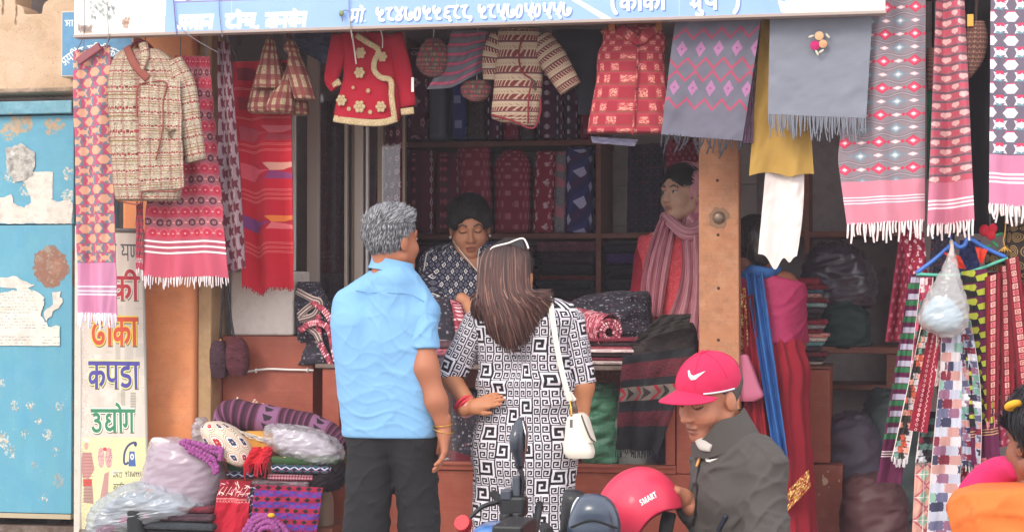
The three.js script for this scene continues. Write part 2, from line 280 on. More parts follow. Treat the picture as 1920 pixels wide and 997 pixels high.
// ---------------------------------------------------------------- weathered wall beside the shop
{
  const z = -0.06, [ax, ay] = XY(-500, 186, z), [bx] = XY(150, 186, z), [, ty] = XY(60, -420, z);
  const s = new THREE.Shape([[ax, ay], [bx, ay], [bx, ty], [ax, ty]].map((p) => new THREE.Vector2(...p)));
  for (const [l, r] of [[36, 84], [-70, -22], [-176, -128]]) { // pierced openings, feet visible at the top of the view
    const [hx, hy] = XY(l, 30, z), [kx] = XY(r, 30, z), top = hy + 0.3, h = new THREE.Path();
    h.moveTo(hx - 0.02, top); h.lineTo(hx - 0.02, hy + 0.045); h.quadraticCurveTo(hx + 0.02, hy + 0.04, hx + 0.02, hy + 0.012); h.quadraticCurveTo(hx + 0.022, hy, hx + 0.035, hy); h.lineTo(kx - 0.02, hy); h.quadraticCurveTo(kx - 0.004, hy, kx - 0.004, hy + 0.02); h.quadraticCurveTo(kx - 0.004, hy + 0.05, kx + 0.02, hy + 0.055); h.lineTo(kx + 0.02, top); h.closePath(); s.holes.push(h);
  }
  const g = uvBox(new THREE.ExtrudeGeometry(s, { depth: 0.14, bevelEnabled: true, bevelSize: 0.006, bevelThickness: 0.006, bevelSegments: 2, curveSegments: 6 }).translate(0, 0, z - 0.14));
  const t = tex(1024, 1024, (x, w, h) => {
    rc(x, '#cdb196', 0, 0, w, h); const R = rng(31);
    for (let i = 0; i < 500; i++) { x.globalAlpha = R() * 0.1; disc(x, ['#8a6b4c', '#f0ddc6', '#a98463'][i % 3], R() * w, R() * h, 8 + R() * 70, 6 + R() * 40); }
    for (let i = 0; i < 5000; i++) { x.globalAlpha = R() * 0.35; disc(x, R() < 0.6 ? '#6b4f36' : '#f3e4d0', R() * w, R() * h, 0.5 + R() * 2.2); }
    for (let i = 0; i < 40; i++) { let X = R() * w, Y = R() * h * 0.5; const L = 60 + R() * 300; for (let k = 0; k < L; k += 3) { x.globalAlpha = 0.16 + R() * 0.22; X += (R() - 0.5) * 3; disc(x, '#5f452f', X, Y + k, 2 + R() * 5, 3 + R() * 5); } }
    x.globalAlpha = 1;
  }, 0.08); metre(t, 1.1, 1.1); t.offset.set(0.2, 0.1);
  const wall = thing('plaster_wall', 'weathered cream plaster wall with pierced openings above the blue metal stall', 'wall', V((ax + bx) / 2, ay, z));
  part(wall, 'wall_face', g, col('#fff', 0.95, { map: t, bumpMap: t, bumpScale: 0.004 }));
  part(wall, 'ledge', box(ax, ay - 0.006, z + 0.008, bx - 0.01, P(60, 166, z).y, z + 0.035, 0.008), col('#fff', 0.95, { map: coat('#a58e78', { v: 0.2, chips: 14, chip: '#6d5a49', seed: 32 }) }));
  part(wall, 'rear_room', box(ax, ay + 0.3, z - 0.5, bx, ty, z - 0.45, 0), dullwall);
  part(wall, 'return_wall', box(ax, 0.4, z - 0.7, bx - 0.06, ty, z - 0.55, 0), dullwall);
}
// ---------------------------------------------------------------- blue metal stall
{
  const z = -0.03, xa = P(-500, 500, z).x, xb = P(137, 500, z).x, Y = (py, zz = z) => P(70, py, zz).y;
  const pt = (seed, asp, spots) => { // flaking paint: pale primer, bare metal and rust where the photograph shows them; px coordinates of the lower-left stall
    return tex(1024, 1024, (x, w, h) => {
      rc(x, '#5b9cb4', 0, 0, w, h); const R = rng(seed);
      for (let i = 0; i < 400; i++) { x.globalAlpha = R() * 0.07; disc(x, ['#2c86b8', '#8cc6dc', '#6fb3a8'][i % 3], R() * w, R() * h, 10 + R() * 80, 10 + R() * 60); }
      for (let i = 0; i < 700; i++) { x.globalAlpha = R() * 0.5; disc(x, R() < 0.5 ? '#2a5d78' : '#cfe0e4', R() * w, R() * h, 0.7 + R() * 1.8); }
      for (const [cx, cy, rr, c, n] of spots) for (let i = 0; i < n; i++) { const a = R() * TAU, d = Math.sqrt(R()) * rr, X = cx + Math.cos(a) * d, Y2 = cy + Math.sin(a) * d * asp, r = 1.2 + R() * R() * rr * 0.34; x.globalAlpha = 0.45 + R() * 0.55; const p = []; for (let k = 0; k < 8; k++) { const b = k / 8 * TAU, q = r * (0.4 + R()); p.push([X + Math.cos(b) * q, Y2 + Math.sin(b) * q * asp]); } poly(x, R() < 0.75 ? c : '#9a8a78', p); }
      for (const [cx, cy, rr] of spots) for (let i = 0; i < 4; i++) { x.globalAlpha = 0.1 + 0.16 * R(); let X = cx + (R() - 0.5) * rr * 1.4; const L = (30 + R() * 120) * asp; for (let k = 0; k < L; k += 2) { X += (R() - 0.5) * 1.6; rc(x, '#a58f78', X, cy + k, 1.5 + R() * 3, 2.5); } }
      for (let i = 0; i < 60; i++) { x.globalAlpha = 0.12 + R() * 0.2; const X = R() * w, Y = R() * h; pl(x, R() < 0.5 ? '#d9e2e0' : '#3f7288', 1 + R() * 1.5, [[X, Y], [X + (R() - 0.5) * 70, Y + (R() - 0.5) * 60 * asp]]); }
      x.globalAlpha = 1;
    }, 0.05);
  };
  const fit = (t, py0, py1) => { const x0 = P(-60, 500, z).x, x1 = xb, y1 = Y(py0), y0 = Y(py1); t.repeat.set(1 / (x1 - x0), 1 / (y1 - y0)); t.offset.set(-x0 / (x1 - x0), -y0 / (y1 - y0)); return t; };
  const rust = '#8d5f4c', prim = '#cfc6b8';
  const tUp = fit(pt(41, 0.9, [[500, 80, 110, '#b39678', 200], [820, 120, 90, '#b39678', 130], [380, 160, 90, '#b99d80', 120], [420, 560, 90, prim, 120], [560, 700, 70, prim, 90], [960, 560, 60, prim, 80], [960, 760, 60, prim, 80]]), 213, 420);
  const tLo = fit(pt(42, 0.42, [[150, 700, 60, prim, 60], [420, 800, 60, prim, 60], [810, 150, 150, rust, 700], [860, 150, 60, '#a06a55', 200], [330, 560, 36, prim, 40], [470, 640, 44, prim, 60], [620, 640, 40, prim, 46], [700, 690, 36, prim, 40], [780, 740, 46, prim, 50], [560, 740, 40, prim, 40], [900, 640, 40, prim, 50], [860, 800, 38, prim, 36], [330, 760, 70, prim, 90], [660, 850, 34, '#b7a58f', 30], [900, 900, 60, '#8fa0a4', 50], [760, 960, 40, prim, 26]]), 420, 965);
  const stall = thing('metal_stall', 'blue painted metal stall with rust patch and torn posters beside the shop', 'stall', V((xa + xb) / 2, 0.3, -0.4));
  const blue = (t) => col('#fff', 0.5, { map: t });
  const trimBlue = col('#fff', 0.5, { map: coat('#6399ab', { v: 0.12, chips: 22, chip: '#a5917b', seed: 43 }) });
  part(stall, 'top_rail', box(xa, Y(214), z - 0.1, xb, Y(190), z + 0.02, 0.004), trimBlue);
  part(stall, 'upper_panel', box(xa, Y(420), z - 0.06, xb - 0.004, Y(216), z - 0.012, 0.003), blue(tUp));
  part(stall, 'lower_panel', box(xa, Y(962), z - 0.06, xb - 0.004, Y(422), z, 0.003), blue(tLo));
  part(stall, 'bottom_edge', box(xa, Y(972), z - 0.05, xb - 0.004, Y(963), z + 0.006, 0.002), col('#b3a58b', 0.8));
  part(stall, 'body', box(xa, Y(960), z - 1.0, xb - 0.05, Y(192), z - 0.11, 0), trimBlue);
  for (const x of [xa + 0.2, xb - 0.12]) for (const zz of [z - 0.12, z - 0.9]) part(stall, 'leg', box(x - 0.03, 0.001, zz - 0.03, x + 0.03, Y(960), zz + 0.03, 0.003), col('#3a3431', 0.8));
  part(stall, 'edge_post', box(P(139, 700, z + 0.03).x, 0.3, z - 0.01, P(150, 700, z + 0.03).x, Y(424), z + 0.03, 0.003), col('#fff', 0.7, { map: coat('#d8d2c6', { v: 0.08, chips: 40, chip: '#b98a52', seed: 44, m: 0.6 }) }));
  // what is left of glued posters: thin torn sheets
  const paper = tex(512, 512, (x, w, h) => { rc(x, '#ddd6cb', 0, 0, w, h); const R = rng(51); for (let i = 0; i < 120; i++) { x.globalAlpha = R() * 0.2; disc(x, ['#a99', '#fff', '#b5a489'][i % 3], R() * w, R() * h, 10 + R() * 50, 6 + R() * 30); } x.globalAlpha = 0.55; for (let j = 0; j < 30; j++) { let X = 14; while (X < w - 30) { const l = 4 + R() * 16; if (R() < 0.8) rc(x, '#777', X, 20 + j * 16 + (R() - 0.5) * 2, l, 3 + R() * 3); X += l + 5; } } x.globalAlpha = 1; }, 0.06); metre(paper, 0.4, 0.4);
  const blank = coat('#ddd3c8', { v: 0.12, seed: 52, m: 0.4 });
  const torn = (pts, zz, map, seed) => { const R = rng(seed), out = []; pts.forEach((p, i) => { const q = pts[(i + 1) % pts.length], n = Math.max(1, Math.round(Math.hypot(q[0] - p[0], q[1] - p[1]) / 7)); for (let k = 0; k < n; k++) out.push(new THREE.Vector2(...XY(lerp(p[0], q[0], k / n) + (R() - 0.5) * (p[2] ?? 5), lerp(p[1], q[1], k / n) + (R() - 0.5) * (p[2] ?? 5), zz))); }); const g = new THREE.ExtrudeGeometry(new THREE.Shape(out), { depth: 0.0015, bevelEnabled: false }); g.translate(0, 0, zz); part(stall, 'poster_remnant', uvBox(g), col('#fff', 0.9, { map })); };
  torn([[34, 322, 1], [100, 322, 1], [98, 372], [60, 378], [50, 350]], z - 0.011, blank, 1);
  torn([[-5, 372], [20, 366], [28, 384], [44, 392], [62, 376], [100, 374], [135, 378], [134, 419, 2], [-5, 419, 2]], z - 0.0095, blank, 2);
  torn([[10, 280], [40, 270], [66, 284], [62, 330], [30, 342], [12, 316]], z - 0.0085, coat('#b9b4ac', { v: 0.3, seed: 53, m: 0.3 }), 3);
  torn([[-5, 524], [24, 516], [64, 534], [40, 544], [-5, 536]], z + 0.002, blank, 4);
  torn([[-5, 550], [50, 540], [84, 556], [78, 590], [90, 612], [112, 612, 1], [112, 648, 1], [-5, 648, 1]], z + 0.004, paper, 5);
  torn([[98, 550], [114, 548], [116, 574], [104, 580], [86, 600], [80, 588], [100, 570]], z + 0.003, blank, 6);
  part(stall, 'footing', box(xa, 0.001, z - 1, xb, Y(986), z - 0.02, 0.01), col('#fff', 0.9, { map: coat('#5d4a40', { v: 0.2, seed: 54 }) }));
}
// ---------------------------------------------------------------- shop sign over the front
let signThing; const SZ = 0.42, SB = (P(140, 70, SZ).y + P(1660, 22, SZ).y) / 2, SX0 = P(138, 40, SZ).x, SX1 = P(1662, 10, SZ).x, SH = 0.62;
{
  const cw = 2048, ch = 404, k = cw / 1525, t = tex(cw, ch, (x, w, h) => {
    const X = (px) => (px - 138) * k, Y = (px, py) => h - (70 - (px - 140) * 0.0316 - py) * k * (1 - (px - 900) * 3.4e-5); // photo pixel -> sign print
    rc(x, '#8fb0ea', 0, 0, w, h); const R = rng(61);
    for (let i = 0; i < 200; i++) { x.globalAlpha = 0.05; disc(x, R() < 0.5 ? '#7f9be8' : '#a9c8f4', R() * w, R() * h, 40 + R() * 120, 20 + R() * 60); } x.globalAlpha = 1;
    rc(x, '#f4f1ee', 0, 0, X(322), h); poly(x, '#f4f1ee', [[X(322), 0], [X(330), 0], [X(324), Y(324, 30)], [X(314), h], [X(300), h]]);
    rc(x, '#f6e9dc', 0, h - 9, X(318), 9);
    // woven-cloth line drawing on the white end
    x.globalAlpha = 0.75; for (let r = -6; r < 1; r++) for (let c = 0; c < 4; c++) { const cx = X(192 + c * 36), cy = Y(210, 14 + r * 24), a = 15 * k, b = 11 * k; pl(x, '#8a8f90', 2.2, [[cx - a, cy], [cx, cy - b], [cx + a, cy], [cx, cy + b], [cx - a, cy]]); pl(x, '#a0a4a4', 1.4, [[cx - 4, cy - 6], [cx + 4, cy + 6]]); }
    for (let i = 0; i < 26; i++) { const a = X(170 + R() * 50), b = Y(190, R() * 34); x.globalAlpha = 0.5; poly(x, '#5f6a66', [[a, b], [a + 6, b + 3], [a + 2 + R() * 6, b + 14], [a - 3, b + 6]]); }
    x.globalAlpha = 0.8; poly(x, '#6b5a50', [[X(146), Y(146, 46)], [X(149), Y(149, 50)], [X(150), Y(150, 60)], [X(146), Y(146, 62)]]); for (let i = 0; i < 40; i++) { x.globalAlpha = 0.5; disc(x, '#8a7468', X(150 + R() * 24), Y(160, 52 + R() * 12), 2 + R() * 4); } poly(x, '#8a7a74', [[X(172), Y(172, 48)], [X(174), Y(174, 60)], [X(168), Y(168, 60)]]);
    for (const a of [[190, 58, 194, 52, 193, 64], [192, 52, 200, 55, 197, 52]]) poly(x, '#7c8580', [[X(a[0]), Y(a[0], a[1])], [X(a[2]), Y(a[2], a[3])], [X(a[4]), Y(a[4], a[5])]]);
    x.globalAlpha = 0.7; for (let i = 0; i < 50; i++) disc(x, R() < 0.5 ? '#b79a86' : '#8d6a58', X(238 + R() * 14), Y(245, 36 + R() * 20), 1 + R() * 3.4); x.globalAlpha = 1;
    // white bar with dark underline
    rc(x, '#fbfaf8', X(340), Y(500, -8) - 2, X(1110) - X(340), 9 * k); rc(x, '#8a6f98', X(344), Y(500, 1.5), X(1112) - X(344), 2.4);
    poly(x, '#8c7a9c', [[X(360), Y(360, -6)], [X(388), Y(388, -8)], [X(384), Y(384, 1)], [X(366), Y(366, 7)]]);
    poly(x, '#fbfaf8', [[X(1098), Y(1098, -2)], [X(1112), Y(1112, -2)], [X(1182), Y(1182, 38)], [X(1168), Y(1168, 41)]]); poly(x, '#fbfaf8', [[X(1060), Y(1060, -30)], [X(1074), Y(1074, -30)], [X(1114), Y(1114, -1)], [X(1098), Y(1098, -1)]]);
    const sh = '#5f7cae', wt = '#fdfcfa', big = [[wt, 30]];
    word(x, ['ma', 'kha', 'aa', 'na'], X(352), Y(390, 33.5), 25 * k, big, { sx: 0.94, slant: 0.12 }); word(x, ['ta', 'o', 'la', 'comma'], X(444), Y(470, 31), 25 * k, big, { sx: 1.18, slant: 0.1 }); word(x, ['tha', 'aa', 'na', 'sa', 'e', 'na'], X(523), Y(580, 28), 25 * k, big, { sx: 0.94, slant: 0.1 });
    const two = [[sh, 20, 3, 4], [wt, 18]];
    word(x, ['ma', 'o', 'dot'], X(690), Y(700, 21), 23 * k, two, { slant: 0.16, sx: 1 });
    const num = (s) => [...s].map((c) => (c === ',' ? 'comma' : 'n' + c));
    word(x, num('9847099688,'), X(737), Y(820, 14), 27 * k, two, { slant: 0.1, sx: 1.04, gap: 0.6, head: false, round: true }); word(x, num('9857050557'), X(931), Y(1010, 8.5), 27 * k, two, { slant: 0.1, sx: 1.0, gap: 0.6, head: false, round: true });
    word(x, ['lp'], X(1174), Y(1180, -13), 36 * k, two, { round: true }); word(x, ['ka', 'aa', 'ka', 'aa'], X(1194), Y(1240, -12), 33 * k, two, { sx: 0.95 }); word(x, ['gra', 'pa'], X(1322), Y(1340, -13), 33 * k, two, { sx: 1.0 }); word(x, ['rp'], X(1396), Y(1400, -15), 36 * k, two, { round: true });
    // the cream end panel
    rc(x, '#f3ece4', X(1490), 0, w - X(1490), h); poly(x, '#f7f4f0', [[X(1476), Y(1476, 2)], [X(1490), Y(1490, 6)], [X(1496), h], [X(1482), Y(1482, 24)]]); rc(x, '#cfc7be', X(1502), 0, 2, h); rc(x, '#f0e3d3', X(1500), h - 16, w - X(1500), 16);
    for (let i = 0; i < 70; i++) { x.globalAlpha = 0.5; const a = X(1556 + R() * 90); disc(x, ['#7c8f98', '#a5b3b8', '#59707e'][i % 3], a, Y(1600, 2 - R() * 14) , 1.5 + R() * 4, 1 + R() * 2); } x.globalAlpha = 1;
    for (const c of [455, 890, 1030, 1300]) { x.globalAlpha = 0.25; rc(x, '#fff', X(c), 0, 2, h); } x.globalAlpha = 1;
  }, 0.015);
  t.wrapS = t.wrapT = THREE.ClampToEdgeWrapping;
  const sg = thing('shop_sign', 'long pale blue printed shop signboard with white lettering over the shop front', 'signboard', V((SX0 + SX1) / 2, SB, SZ));
  signThing = sg;
  const f = new THREE.PlaneGeometry(SX1 - SX0 - 0.008, SH - 0.01, 60, 4); { const p = f.attributes.position; for (let i = 0; i < p.count; i++) p.setZ(i, 0.0016 * N3(p.getX(i) * 3, p.getY(i) * 5, 1.7)); f.computeVertexNormals(); } f.translate((SX0 + SX1) / 2, SB + SH / 2, SZ + 0.003);
  part(sg, 'printed_face', f, col('#fff', 0.38, { map: t }));
  part(sg, 'backing', box(SX0 + 0.004, SB + 0.012, SZ - 0.045, SX1 - 0.004, SB + SH, SZ, 0.002), col('#b9b4ae', 0.7));
  part(sg, 'bottom_strip', box(SX0, SB - 0.004, SZ - 0.05, SX1, SB + 0.008, SZ + 0.006, 0.002), col('#a99a94', 0.6));
  for (const q of [0.08, 0.36, 0.66, 0.93]) { const x = lerp(SX0, SX1, q); part(sg, 'bracket', box(x - 0.02, CEIL + 0.02, 0.32, x + 0.02, CEIL + 0.06, SZ - 0.04, 0.003), col('#4a4643', 0.7)); }
}
// rail behind the foot of the sign, from which the goods hang
const RAILZ = 0.24, RAILY = SB + 0.075;
{
  const r = thing('hanging_rail', 'thin steel rail running behind the foot of the shop sign', 'rail', V(0, RAILY, RAILZ));
  part(r, 'pipe', tube([V(SX0 - 0.02, RAILY, RAILZ), V(XR - 0.1, RAILY, RAILZ)], 0.012, 40, 8), col('#55504d', 0.5, { metalness: 0.6 }));
  for (const q of [-1.6, -0.5, 0.72, 1.9, 2.7]) part(r, 'hanger_rod', tube([V(q, RAILY, RAILZ), V(q, CEIL + 0.01, RAILZ)], 0.006, 3, 6), col('#55504d', 0.5, { metalness: 0.6 }));
}
// ---------------------------------------------------------------- cloth patterns that repeat (tile size in metres)
const tile = (px, m, draw, my) => metre(tex(px, px, draw, 0.14), m, my ?? m);
const pt = {
  maroonDiamond: tile(256, 0.13, (x, w, h) => { rc(x, '#6b2338', 0, 0, w, h); rc(x, '#5a1d33', 0, 0, w * 0.18, h); for (let j = 0; j < 4; j++) { dia(x, '#d9c9cf', 128, 32 + j * 64, 26, 26); dia(x, '#6b2338', 128, 32 + j * 64, 14, 14); dia(x, '#d9c9cf', 128, 32 + j * 64, 5, 5); rc(x, '#d9c9cf', 122, j * 64 - 5, 12, 10); dia(x, '#b35a6c', 10, 32 + j * 64, 12, 18); dia(x, '#b35a6c', 246, 32 + j * 64, 12, 18); } }),
  maroonDash: tile(256, 0.12, (x, w, h) => { rc(x, '#8c2440', 0, 0, w, h); for (let j = 0; j < 4; j++) for (let i = 0; i < 4; i++) { const X = i * 64 + (j & 1) * 32 + 12, Y = j * 64 + 10; x.globalAlpha = 0.75; rc(x, '#c98a98', X, Y, 20, 34); rc(x, '#b06a7c', X - 8, Y + 8, 6, 20); x.globalAlpha = 1; } }),
  redFloral: tile(256, 0.12, (x, w, h) => { rc(x, '#8f1f38', 0, 0, w, h); const R = rng(5); for (let j = 0; j < 4; j++) for (let i = 0; i < 3; i++) { const X = i * 86 + 40 + (j & 1) * 30, Y = j * 64 + 30; for (let k = 0; k < 9; k++) disc(x, R() < 0.6 ? '#d6b7be' : '#b98896', X + (R() - 0.5) * 30, Y + (R() - 0.5) * 44, 4 + R() * 7); } }),
  navySquare: tile(256, 0.17, (x, w, h) => { rc(x, '#2c2d63', 0, 0, w, h); for (let k = -4; k < 8; k++) pl(x, k & 1 ? '#43265a' : '#343a7a', 26, [[-20, k * 64 + 20], [276, k * 64 - 276]]); for (let k = -1; k < 5; k += 2) for (let i = 0; i < 5; i++) { x.save(); x.translate(i * 64 + 10, k * 64 + 150 - i * 64 + 64); x.rotate(-0.6); rc(x, '#b9b6d8', -18, -18, 36, 36); x.restore(); x.save(); x.translate(i * 64 + 10, k * 64 + 150 - i * 64 + 64 - 256); x.rotate(-0.6); rc(x, '#b9b6d8', -18, -18, 36, 36); x.restore(); } }),
  greyPink: tile(256, 0.2, (x, w, h) => { rc(x, '#7d7a80', 0, 0, w, h); const R = rng(9); for (let i = 0; i < 400; i++) rc(x, R() < 0.5 ? '#99939a' : '#615d66', R() * w, R() * h, 8, 3); for (let k = 0; k < 3; k++) poly(x, '#b5707c', [[0, k * 100 + 20], [128, k * 100 - 20], [256, k * 100 + 40], [256, k * 100 + 70], [100, k * 100 + 20], [0, k * 100 + 60]]); }),
  purpleMotif: tile(256, 0.12, (x, w, h) => { rc(x, '#43213f', 0, 0, w, h); for (let i = 0; i < 4; i++) { rc(x, i & 1 ? '#5c2447' : '#3a2544', i * 64, 0, 60, h); for (let j = 0; j < 4; j++) { const Y = j * 64 + (i & 1) * 32 + 14; rc(x, '#a695a8', i * 64 + 20, Y, 22, 22); rc(x, '#cabfcb', i * 64 + 26, Y - 6, 10, 32); } } }),
  maroonFlower: tile(256, 0.16, (x, w, h) => { rc(x, '#5b1f3a', 0, 0, w, h); for (let j = 0; j < 3; j++) for (let i = 0; i < 3; i++) { const X = i * 85 + 40 + (j & 1) * 42, Y = j * 85 + 40; for (let k = 0; k < 5; k++) disc(x, '#b892a0', X + Math.cos(k * 1.257) * 14, Y + Math.sin(k * 1.257) * 14, 9); disc(x, '#7a2f4a', X, Y, 8); } }),
  blueBlock: tile(256, 0.16, (x, w, h) => { rc(x, '#2f3f8c', 0, 0, w, h); const R = rng(12); for (let i = 0; i < 10; i++) rc(x, ['#9aa8d8', '#4658ae', '#22306e'][i % 3], R() * 220, R() * 230, 30, 34); }),
  darkCheck: tile(256, 0.14, (x, w, h) => { rc(x, '#221f2e', 0, 0, w, h); for (let i = 0; i < 8; i++) for (let j = 0; j < 8; j++) if ((i + j) & 1) rc(x, '#332b3c', i * 32, j * 32, 30, 30); for (let i = 0; i < 4; i++) for (let j = 0; j < 4; j++) disc(x, (i + j) % 3 ? '#3c3046' : '#8a2c3c', i * 64 + 16, j * 64 + 16, 7); }),
  greyPlain: tile(256, 0.2, (x, w, h) => rc(x, '#6f7488', 0, 0, w, h)), brownGrey: tile(256, 0.14, (x, w, h) => { rc(x, '#4c4347', 0, 0, w, h); const R = rng(3); for (let i = 0; i < 300; i++) rc(x, R() < 0.5 ? '#6b5e63' : '#373036', R() * w, R() * h, 5, 9); }),
  darkIkat: tile(256, 0.16, (x, w, h) => { rc(x, '#2d2a33', 0, 0, w, h); const R = rng(14); for (let j = 0; j < 16; j++) for (let i = 0; i < 12; i++) { const v = R(); rc(x, v < 0.3 ? '#8d8894' : v < 0.5 ? '#4f4a5a' : v < 0.6 ? '#6a3a48' : '#24212b', i * 22 + R() * 8, j * 16 + R() * 5, 6 + R() * 12, 4 + R() * 6); } }),
  pinkIkat: tile(256, 0.16, (x, w, h) => { rc(x, '#9a3a4c', 0, 0, w, h); const R = rng(15); for (let j = 0; j < 16; j++) for (let i = 0; i < 8; i++) { const v = R(); poly(x, v < 0.35 ? '#e0a6ac' : v < 0.55 ? '#5b3038' : v < 0.7 ? '#f0cfcf' : '#b34a5e', [[i * 34, j * 16], [i * 34 + 30, j * 16 + 4], [i * 34 + 36, j * 16 + 11], [i * 34 + 6, j * 16 + 9]]); } }),
  indigoDiamond: tile(256, 0.085, (x, w, h) => { rc(x, '#26283c', 0, 0, w, h); for (let i = 0; i < 3; i++) for (let j = 0; j < 3; j++) { const X = i * 85.3 + 42, Y = j * 85.3 + 42; const big = (i + j) % 3 === 0; dia(x, big ? '#e9e4e2' : '#8f8f9c', X, Y, big ? 36 : 30, big ? 38 : 30); dia(x, '#26283c', X, Y, big ? 22 : 22, big ? 24 : 22); dia(x, big ? '#c9c4c6' : '#6f7080', X, Y, 10, 11); } for (let i = 0; i < 4; i++) for (let j = 0; j < 4; j++) disc(x, '#8d8c98', i * 85.3, j * 85.3, 12); }),
};
const pm = {}; for (const k in pt) { pm[k] = cloth(pt[k]); pm[k].color.setScalar(1.25); }
// ---------------------------------------------------------------- shelving on the rear wall
const SHZ = -1.6, shelfY = (py) => P(940, py, SHZ).y, sx0 = P(757, 300, SHZ).x, sx1 = P(1700, 300, SHZ).x;
{
  const s = thing('shelving', 'brown wooden wall shelving behind the shop counter', 'shelves', V((sx0 + sx1) / 2, FLOOR, -1.8));
  const xm = P(1122, 350, SHZ).x, xr = P(1320, 350, SHZ).x;
  for (const py of [40, 264, 438]) part(s, 'shelf_board', box(sx0, shelfY(py) - 0.026, ZB + 0.02, py === 264 ? xm + 0.02 : sx1, shelfY(py), SHZ, 0.003), shelfwood);
  part(s, 'shelf_board', box(sx0, 0.92, ZB + 0.02, sx1, 0.945, SHZ, 0.003), shelfwood);
  for (const x of [sx0 - 0.012, xm, xr, P(1512, 400, SHZ).x, sx1]) part(s, 'upright', box(x - 0.013, FLOOR, ZB + 0.018, x + 0.013, CEIL - 0.001, SHZ + 0.004, 0.003), shelfwood);
}
function bolt(px0, px1, pyT, pyB, mat, label, o = {}) {
  const lean = o.lean ?? 0, r = o.round ?? 0, rows = [[pyT, px0 + lean + (px1 - px0) * (0.04 + r * 0.2), px1 + lean - (px1 - px0) * (0.04 + r * 0.2), 0.7], [pyT + 12 + r * 14, px0 + lean, px1 + lean, 1], [lerp(pyT, pyB, 0.5), px0 + lean * 0.5, px1 + lean * 0.5, 1], [pyB, px0, px1, 1]];
  return single('cloth_bolt', loft(rows, SHZ - 0.1 - (o.dz ?? 0), 0.06, { n: 4, seg: 22, rings: 14, amp: 0.008, fq: 16, seed: px0 }), mat, label, 'cloth bolt', 'cloth bolts standing on the shelves');
}
// top shelf
bolt(768, 806, 92, 262, pm.maroonFlower, 'maroon cloth bolt with pale flowers, at the post end of the top shelf');
bolt(808, 838, 110, 262, pm.greyPlain, 'plain slate grey cloth bolt on the top shelf beside flowered maroon');
bolt(848, 878, 100, 262, pm.blueBlock, 'bright blue cloth bolt with pale blocks on the top shelf');
bolt(880, 912, 96, 262, pm.brownGrey, 'speckled brown grey cloth bolt beside the bright blue one');
bolt(914, 944, 104, 262, pm.purpleMotif, 'purple motif cloth bolt below the small quilted pouch');
bolt(946, 976, 110, 262, pm.maroonDash, 'dashed maroon cloth bolt behind the zigzag jacket hem');
bolt(978, 1006, 104, 262, pm.brownGrey, 'dull brown cloth bolt behind the zigzag jacket');
bolt(1008, 1058, 120, 262, pm.purpleMotif, 'wide dark purple bolt with white motifs under the jacket sleeve');
bolt(1060, 1088, 120, 262, pm.purpleMotif, 'narrow dark purple bolt with white motifs under the jacket sleeve', { dz: 0.02 });
bolt(1090, 1116, 130, 262, pm.maroonDash, 'dashed maroon bolt at the upright end of the top shelf');
// middle shelf
bolt(771, 818, 282, 437, pm.maroonDiamond, 'dark maroon bolt with a white diamond column, beside the shelf end');
bolt(820, 864, 286, 437, pm.maroonDiamond, 'dark maroon diamond bolt behind the shopkeeper');
bolt(866, 926, 274, 437, pm.maroonDash, 'crimson dashed bolt leaning above the black haired shopkeeper', { lean: -6 });
bolt(930, 996, 282, 437, pm.maroonDash, 'wide rounded crimson bolt with pale dashes on the middle shelf', { round: 1 });
bolt(1000, 1040, 284, 437, pm.redFloral, 'red bolt with pale floral columns on the middle shelf', { lean: 5 });
bolt(1040, 1062, 284, 437, pm.greyPink, 'narrow grey and salmon bolt between red floral and navy', { lean: 4 });
bolt(1062, 1115, 276, 437, pm.navySquare, 'navy bolt with lavender squares at the shelf upright');
{ // long dark cloth hung at the pale boards
  const c = [[1178, 272], [1246, 268], [1244, 434], [1176, 436]], o = { fold: 0.01, nf: 2, ph: 1 };
  single('hanging_cloth', sheet(c, -1.75, { ...o, th: 0.02, uvm: [0.18, 0.42] }), pm.darkCheck, 'dark checked cloth with red dots hung against pale boards', 'cloth');
  single('hanging_cloth', sheet([[1248, 262], [1316, 258], [1316, 320], [1250, 322]], -1.76, { ...o, th: 0.02, uvm: [0.18, 0.2] }), pm.maroonDash, 'dashed crimson cloth hung above the scarfed woman', 'cloth');
}
// folded cloth in piles
function folded(px0, px1, py, hpx, mat, label, z, d, group, seed) {
  const f = P(px0, py, z), g = P(px1, py, z), b = P((px0 + px1) / 2, py + hpx, z), h = Math.max(0.008, f.y - b.y), R = rng(seed), w = g.x - f.x;
  const q = new RoundedBoxGeometry(w, h, d, 3, Math.min(h * 0.46, 0.03)); const p = q.attributes.position;
  for (let i = 0; i < p.count; i++) { const X = p.getX(i), Z = p.getZ(i); p.setY(i, p.getY(i) + 0.004 * N3(X * 9 + seed, Z * 9, seed) ); p.setZ(i, Z + 0.012 * N3(X * 6, seed, p.getY(i) * 30)); }
  q.computeVertexNormals(); q.translate((f.x + g.x) / 2, (f.y + g.y) / 2 - h / 2, z - d / 2);
  return single('folded_cloth', uvBox(q), mat, label, 'folded cloth', group);
}
const fleck = [0, 1, 2].map((k) => metre(tex(256, 256, (x, w, h) => { rc(x, '#b4b4b4', 0, 0, w, h); const R = rng(k + 5); for (let i = 0; i < 150; i++) { x.globalAlpha = 0.7; rc(x, R() < 0.6 ? ['#ffffff', '#f2e6e6', '#e8ecf4'][k] : '#6a6a6a', R() * w, R() * h, k === 1 ? 40 + R() * 90 : 6 + R() * 26, 3 + R() * 5); } x.globalAlpha = 1; }, 0.12), 0.16, 0.16));
const FC = (c, c2, seed) => { const q = new THREE.Color(c).multiplyScalar(2.3).lerp(new THREE.Color(c2), 0.18); return new THREE.MeshStandardMaterial({ color: q, map: fleck[seed % 3], roughness: 0.95 }); };
